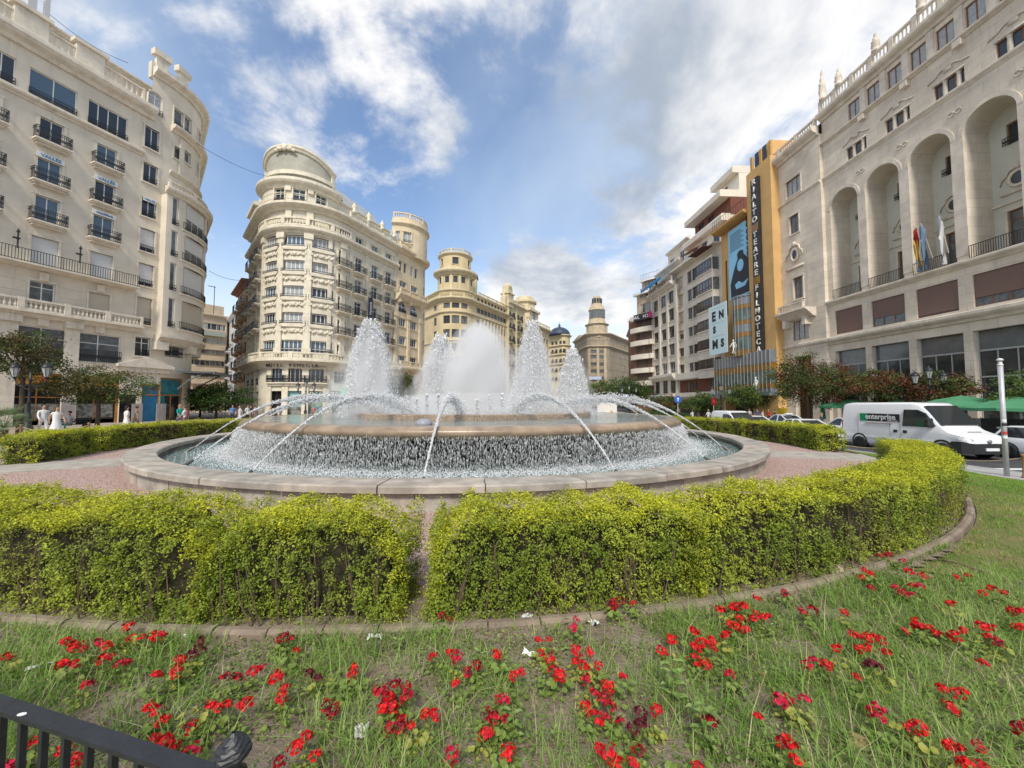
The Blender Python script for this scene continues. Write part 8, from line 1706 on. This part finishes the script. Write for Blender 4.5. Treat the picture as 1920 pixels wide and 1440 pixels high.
for i, (px, y, tp, lg, lb) in enumerate(((1298, 43, W_, (.10, .10, .12), 'person in a white shirt beside the small bright tree'), (1309, 44, (.55, .36, .30), (.12, .12, .16), 'person in a salmon top under the small bright tree'), (1328, 41.5, W_, (.35, .30, .25), 'person in white and beige behind the small van'), (1420, 44, (.10, .12, .3), (.03, .03, .04), 'person in a navy top at the theatre'), (1430, 43.5, (.6, .55, .5), (.05, .05, .06), 'person in a cream top at the theatre'), (1441, 44.5, (.45, .05, .06), (.04, .04, .05), 'person in a red top at the theatre'), (1452, 43, (.05, .05, .06), (.2, .18, .17), 'person in black near the yellow board'), (1405, 45, (.65, .62, .6), (.08, .1, .2), 'person in a pale top under the low dark tree'), (1540, 30.5, (.05, .06, .08), (.03, .03, .04), 'person in dark clothes by the closed parasol'))):
    person(px, y, lb, ('walk', 'stand', 'walk2')[i % 3], tp, lg, i % 3, face=(i * 1.7) % 6.2, h=1.62 + .04 * (i % 4), z0=-.58, shorts=i % 2 == 0)
# white figures on the theatre front
M_plaster = mat('white plaster', (.74, .73, .70), .7); tp_ = rowline(1356, 1468, x32=31.6); q = tp_.P(tp_.S(1419, 660), 3.0); person(0, q.y, 'white mannequin with raised stance on the theatre ledge', 'walk', X=q.x, z0=zL1, plain=M_plaster, h=1.8, name='mannequin', face=-1.2); q = tp_.P(tp_.S(1444, 728), 1.75); person(0, q.y, 'white mannequin leaning out over the theatre canopy', 'stand', X=q.x, z0=zL0 + .02, plain=M_plaster, h=1.9, name='mannequin', face=-1.4)

# ---------------------------------------------------------------- street furniture
M_canvas = mat('green parasol canvas', (.10, .34, .17), .8, var=.12, vscale=1.2, trans=.25); M_pole = mat('parasol pole', (.55, .55, .52), .5)
def parasol(x, y, label, r=2.1, z0=-.58, zt=2.15, drop=.62, closed=False):
    root = thing('parasol', label, 'parasol', (x, y, z0), .3, 'green cafe parasols'); b = MB(); b.tube([(0, 0, 0), (0, 0, zt - z0)], .04, 8); obj('pole', b.mesh('pole', M_pole), root, world=False); b = MB(); b.lathe([(.32, 0), (.30, .08), (.06, .12)], (0, 0, 0), 12); obj('base', b.mesh('base', M_plast), root, world=False); h = zt - z0
    if closed: b = MB(); b.lathe([(.03, h + .05), (.10, h - .1), (.16, h - .8), (.22, h - 1.5), (.20, h - 1.55)][::-1], (0, 0, 0), 9); obj('canopy', b.mesh('canopy', M_canvas), root, world=False); return
    b = MB(); n_ = 8; vs = [(0, 0, h)]
    for f, dz in ((.5, .42), (1.0, 1.0)):
        for j in range(n_ * 2): a = math.pi * j / n_; q = r * f * (1.0 if j % 2 == 0 else .955); vs.append((q * math.cos(a), q * math.sin(a), h - drop * dz - (.0 if j % 2 == 0 else .03)))
    m2 = n_ * 2; fs = [(0, 1 + j, 1 + (j + 1) % m2) for j in range(m2)] + [(1 + j, 1 + m2 + j, 1 + m2 + (j + 1) % m2, 1 + (j + 1) % m2) for j in range(m2)]
    vs += [(v_[0], v_[1], v_[2] - .16) for v_ in vs[1 + m2:1 + 2 * m2]]; fs += [(1 + m2 + j, 1 + 2 * m2 + j, 1 + 2 * m2 + (j + 1) % m2, 1 + m2 + (j + 1) % m2) for j in range(m2)]; b.add(vs, fs); obj('canopy', b.mesh('canopy', M_canvas), root, world=False)
    b = MB(); [b.tube([(0, 0, h - .35), (r * .95 * math.cos(a), r * .95 * math.sin(a), h - drop - .02)], .015, 4) for a in [math.pi / 4 * j for j in range(8)]]; obj('ribs', b.mesh('ribs', M_pole), root, world=False)
parasol(27.6, 31.4, 'open green parasol beside the closed one', 2.1); parasol(28.2, 27.6, 'open green parasol showing just over the van roof', 1.9, zt=2.1); parasol(27.9, 23.9, 'broad open green parasol above the van windscreen', 2.3, zt=2.25); parasol(27.3, 20.7, 'open green parasol next to the slim grey pole', 2.2, zt=2.15); parasol(26.6, 33.0, 'closed green parasol tied to its pole', closed=True, zt=1.95)
# cafe tables, chairs under the parasols are hidden by the vehicles; dark cafe screens
for i, (x, y) in enumerate(((29.2, 30.5), (29.4, 26.8), (29.2, 23.0), (28.8, 19.6))):
    root = thing('cafe_table', 'small dark cafe table under the green parasols', 'table', (x, y, -.58), 0, 'cafe tables'); b = MB(); b.lathe([(.40, .72), (.40, .75), (0, .755)], (0, 0, 0), 14); obj('table_top', b.mesh('table_top', M_plast), root, world=False); b = MB(); b.lathe([(.25, 0), (.24, .03), (.04, .05), (.04, .72)], (0, 0, 0), 10); obj('leg', b.mesh('leg', M_plast), root, world=False)
root = thing('cafe_screen', 'black cafe windbreak with pale dots behind the van', 'screen', (27.0, 19.5, -.58), -math.pi / 2 + .0555); obj('panel', MB().box(-2.6, 2.6, -.03, .03, .1, 1.5).mesh('panel', M_plast), root, world=False)
for i in range(5): b = MB(); b.ellipsoid((-1.8 + i * .5, -.035, 1.0), (.13, .012, .06), 10, 5); obj('printed_dot', b.mesh('printed_dot', M_plate), root, world=False)
for x_ in (-2.6, 0, 2.6): b = MB(); b.tube([(x_, 0, 0), (x_, 0, 1.55)], .03, 6); obj('post', b.mesh('post', M_pole), root, world=False)
# slim grey pole with a camera head
p = on_z(1888, 893, -.56); root = thing('slim_pole', 'slim pale grey pole with a small head on the lawn edge', 'pole', (p.x, p.y, -.57)); h = at_y(1877, 672, p.y).z + .57; b = MB(); b.tube([(0, 0, 0), (0, 0, h - .25)], .064, 14); obj('shaft', b.mesh('shaft', mat('galvanised pole', (.50, .51, .52), .45, metal=.3, var=.15, vscale=6), True), root, world=False)
b = MB(); b.lathe([(.068, h - .25), (.072, h - .20), (.05, h - .18), (.05, h - .08), (.085, h - .07), (.07, h - .02), (.03, h), (0, h + .01)], (0, 0, 0), 12); obj('head', b.mesh('head', mat('pale head', (.6, .6, .6), .4), True), root, world=False)
for zz, m_ in ((1.75, M_plate), (1.62, M_plast), (1.35, mat('red sticker', (.5, .05, .04), .5)), (1.22, M_plate)): b = MB(); b.lathe([(.066, zz), (.066, zz + .09)], (0, 0, 0), 14, a0=math.pi, a1=1.6 * math.pi); obj('sticker', b.mesh('sticker', m_), root, world=False)
# rope barriers
M_rope = mat('tan rope', (.48, .38, .24), .9, bump=.4, bscale=80); M_post = mat('bronze post', (.30, .17, .08), .5)
def barrier(pts, z0, label, hpost=.8):
    root = thing('rope_barrier', label, 'rope barrier', (pts[0][0], pts[0][1], z0)); P_ = [Vector((x, y, z0)) for x, y in pts]
    for p in P_: b = MB(); b.lathe([(.08, 0), (.07, .05), (.045, .1), (.045, hpost - .08), (.065, hpost - .06), (.05, hpost - .01), (0, hpost)], tuple(p), 10); obj('post', b.mesh('post', M_post, True), root)
    for a, e in zip(P_[:-1], P_[1:]): b = MB(); b.tube([a.lerp(e, t) + Vector((0, 0, hpost - .12 - .30 * 4 * t * (1 - t))) for t in [i / 10 for i in range(11)]], .018, 6); obj('rope', b.mesh('rope', M_rope, True), root)
barrier([(at_y(x, 790, y).x, y) for x, y in ((-40, 17.5), (40, 18.5), (167, 20.0), (298, 23.5), (345, 26))], -.03, 'tan rope barrier on short posts behind the low hedge'); barrier([(road_x(15.0, y), y) for y in (20, 15.5, 12.2, 9.4)], -.56, 'tan rope barrier along the pavement in front of the van', .75)
# bench
root = thing('bench', 'dark slatted bench in front of the amber shop', 'bench', (at_y(133, 790, 24.8).x, 24.8, -.03), .2); [obj('slat', MB().box(-.9, .9, -.25 + i * .13, -.15 + i * .13, .42, .46).mesh('slat', M_plast), root, world=False) for i in range(4)]; [obj('back_slat', MB().box(-.9, .9, .26, .30, .55 + i * .14, .65 + i * .14).mesh('back_slat', M_plast), root, world=False) for i in range(2)]; [obj('leg', MB().box(x - .03, x + .03, -.22, .30, 0, .43).mesh('leg', M_plast), root, world=False) for x in (-.8, .8)]
# signs
def sign(px, y, py, label, mk, z0=-.58): q = at_y(px, py, y); root = thing('street_sign', label, 'sign', (q.x, y, z0)); h = q.z - z0; b = MB(); b.tube([(0, .03, 0), (0, .03, h + .1)], .035, 6); obj('post', b.mesh('post', M_pole), root, world=False); mk(root, h)
def disc(m_): 
    def f(root, h): b = MB(); b.lathe([(.42, 0), (.42, .03), (0, .032)], (0, 0, 0), 18); me = b.mesh('plate', m_); me.transform(Matrix.Rotation(math.pi / 2, 4, 'X')); o = obj('plate', me, root, world=False); o.location = (0, 0, h); b = MB(); b.add([(-.05, -.04, -.2), (.05, -.04, -.2), (.05, -.04, .05), (.16, -.04, .05), (0, -.04, .25), (-.16, -.04, .05), (-.05, -.04, .05)], [tuple(range(7))]); q = obj('arrow', b.mesh('arrow', M_plate), root, world=False); q.location = (0, 0, h)
    return f
sign(1271, 43, 749, 'round blue arrow sign beside a small bright tree', disc(mat('sign blue', (.03, .12, .42), .4)))
def redp(root, h): obj('plate', MB().box(-.28, .28, -.04, 0, -.45, .35).mesh('plate', mat('dark red sign', (.20, .02, .025), .4)), root, world=False); b = MB(); b.lathe([(.16, 0), (.16, .02), (0, .022)], (0, 0, 0), 14); me = b.mesh('disc', mat('sign red', (.45, .03, .03), .4)); me.transform(Matrix.Rotation(math.pi / 2, 4, 'X')); o = obj('disc', me, root, world=False); o.location = (0, -.045, h + .05); 
def redp2(root, h): p = obj('plate', MB().box(-.28, .28, -.04, 0, -.45, .35).mesh('plate', mat('dark red sign', (.20, .02, .025), .4)), root, world=False); p.location = (0, 0, h); o = obj('emblem', MB().box(-.12, .12, -.06, -.04, -.2, .2).mesh('emblem', mat('sign red', (.45, .03, .03), .4)), root, world=False); o.location = (0, 0, h)
sign(1338, 42, 752, 'dark red hanging sign next to the small van', redp2)
def board(root, h): o = obj('board', MB().box(-.75, .75, -.05, 0, -.62, .62).mesh('board', mat('pale map board', (.62, .60, .54), .5, var=.3, vscale=2.2, vcol2=(.70, .70, .66))), root, world=False); o.location = (0, 0, h); q = obj('printed_flame', MB().prism([(.1, -.5), (.5, -.5), (.45, -.25), (.32, -.05), (.2, -.3)], -.062, -.052).mesh('printed_flame', mat('orange print', (.62, .30, .08), .5)), root, world=False); q.location = (0, 0, h)
sign(1138, 29.5, 767, 'pale printed board standing behind the fountain bowl', board, -.03)
def ybd(root, h): o = obj('board', MB().box(-.45, .45, -.06, 0, -.7, .7).mesh('board', mat('yellow board', (.62, .48, .02), .5)), root, world=False); o.location = (0, 0, h)
sign(1467, 40, 778, 'bright yellow board under the big red-green tree', ybd)
# round black grille by the hotel and overhead cables
for a, e, lb in (((368, 268, 38), (512, 333, 47.5), 'thin cable from the corner house to the hotel drum'), ((392, 508, 40), (470, 523, 48), 'thin lower cable across the side street'), ((85, 20, 33), (240, 118, 37), 'thin cable hanging over the corner house roof')):
    A_, E_ = at_y(a[0], a[1], a[2]), at_y(e[0], e[1], e[2]); b = MB(); b.tube([A_.lerp(E_, t) - Vector((0, 0, .5 * 4 * t * (1 - t))) for t in [i / 12 for i in range(13)]], .022, 5); tag(obj('overhead_cable', b.mesh('overhead_cable', M_rail)), lb, 'cable')
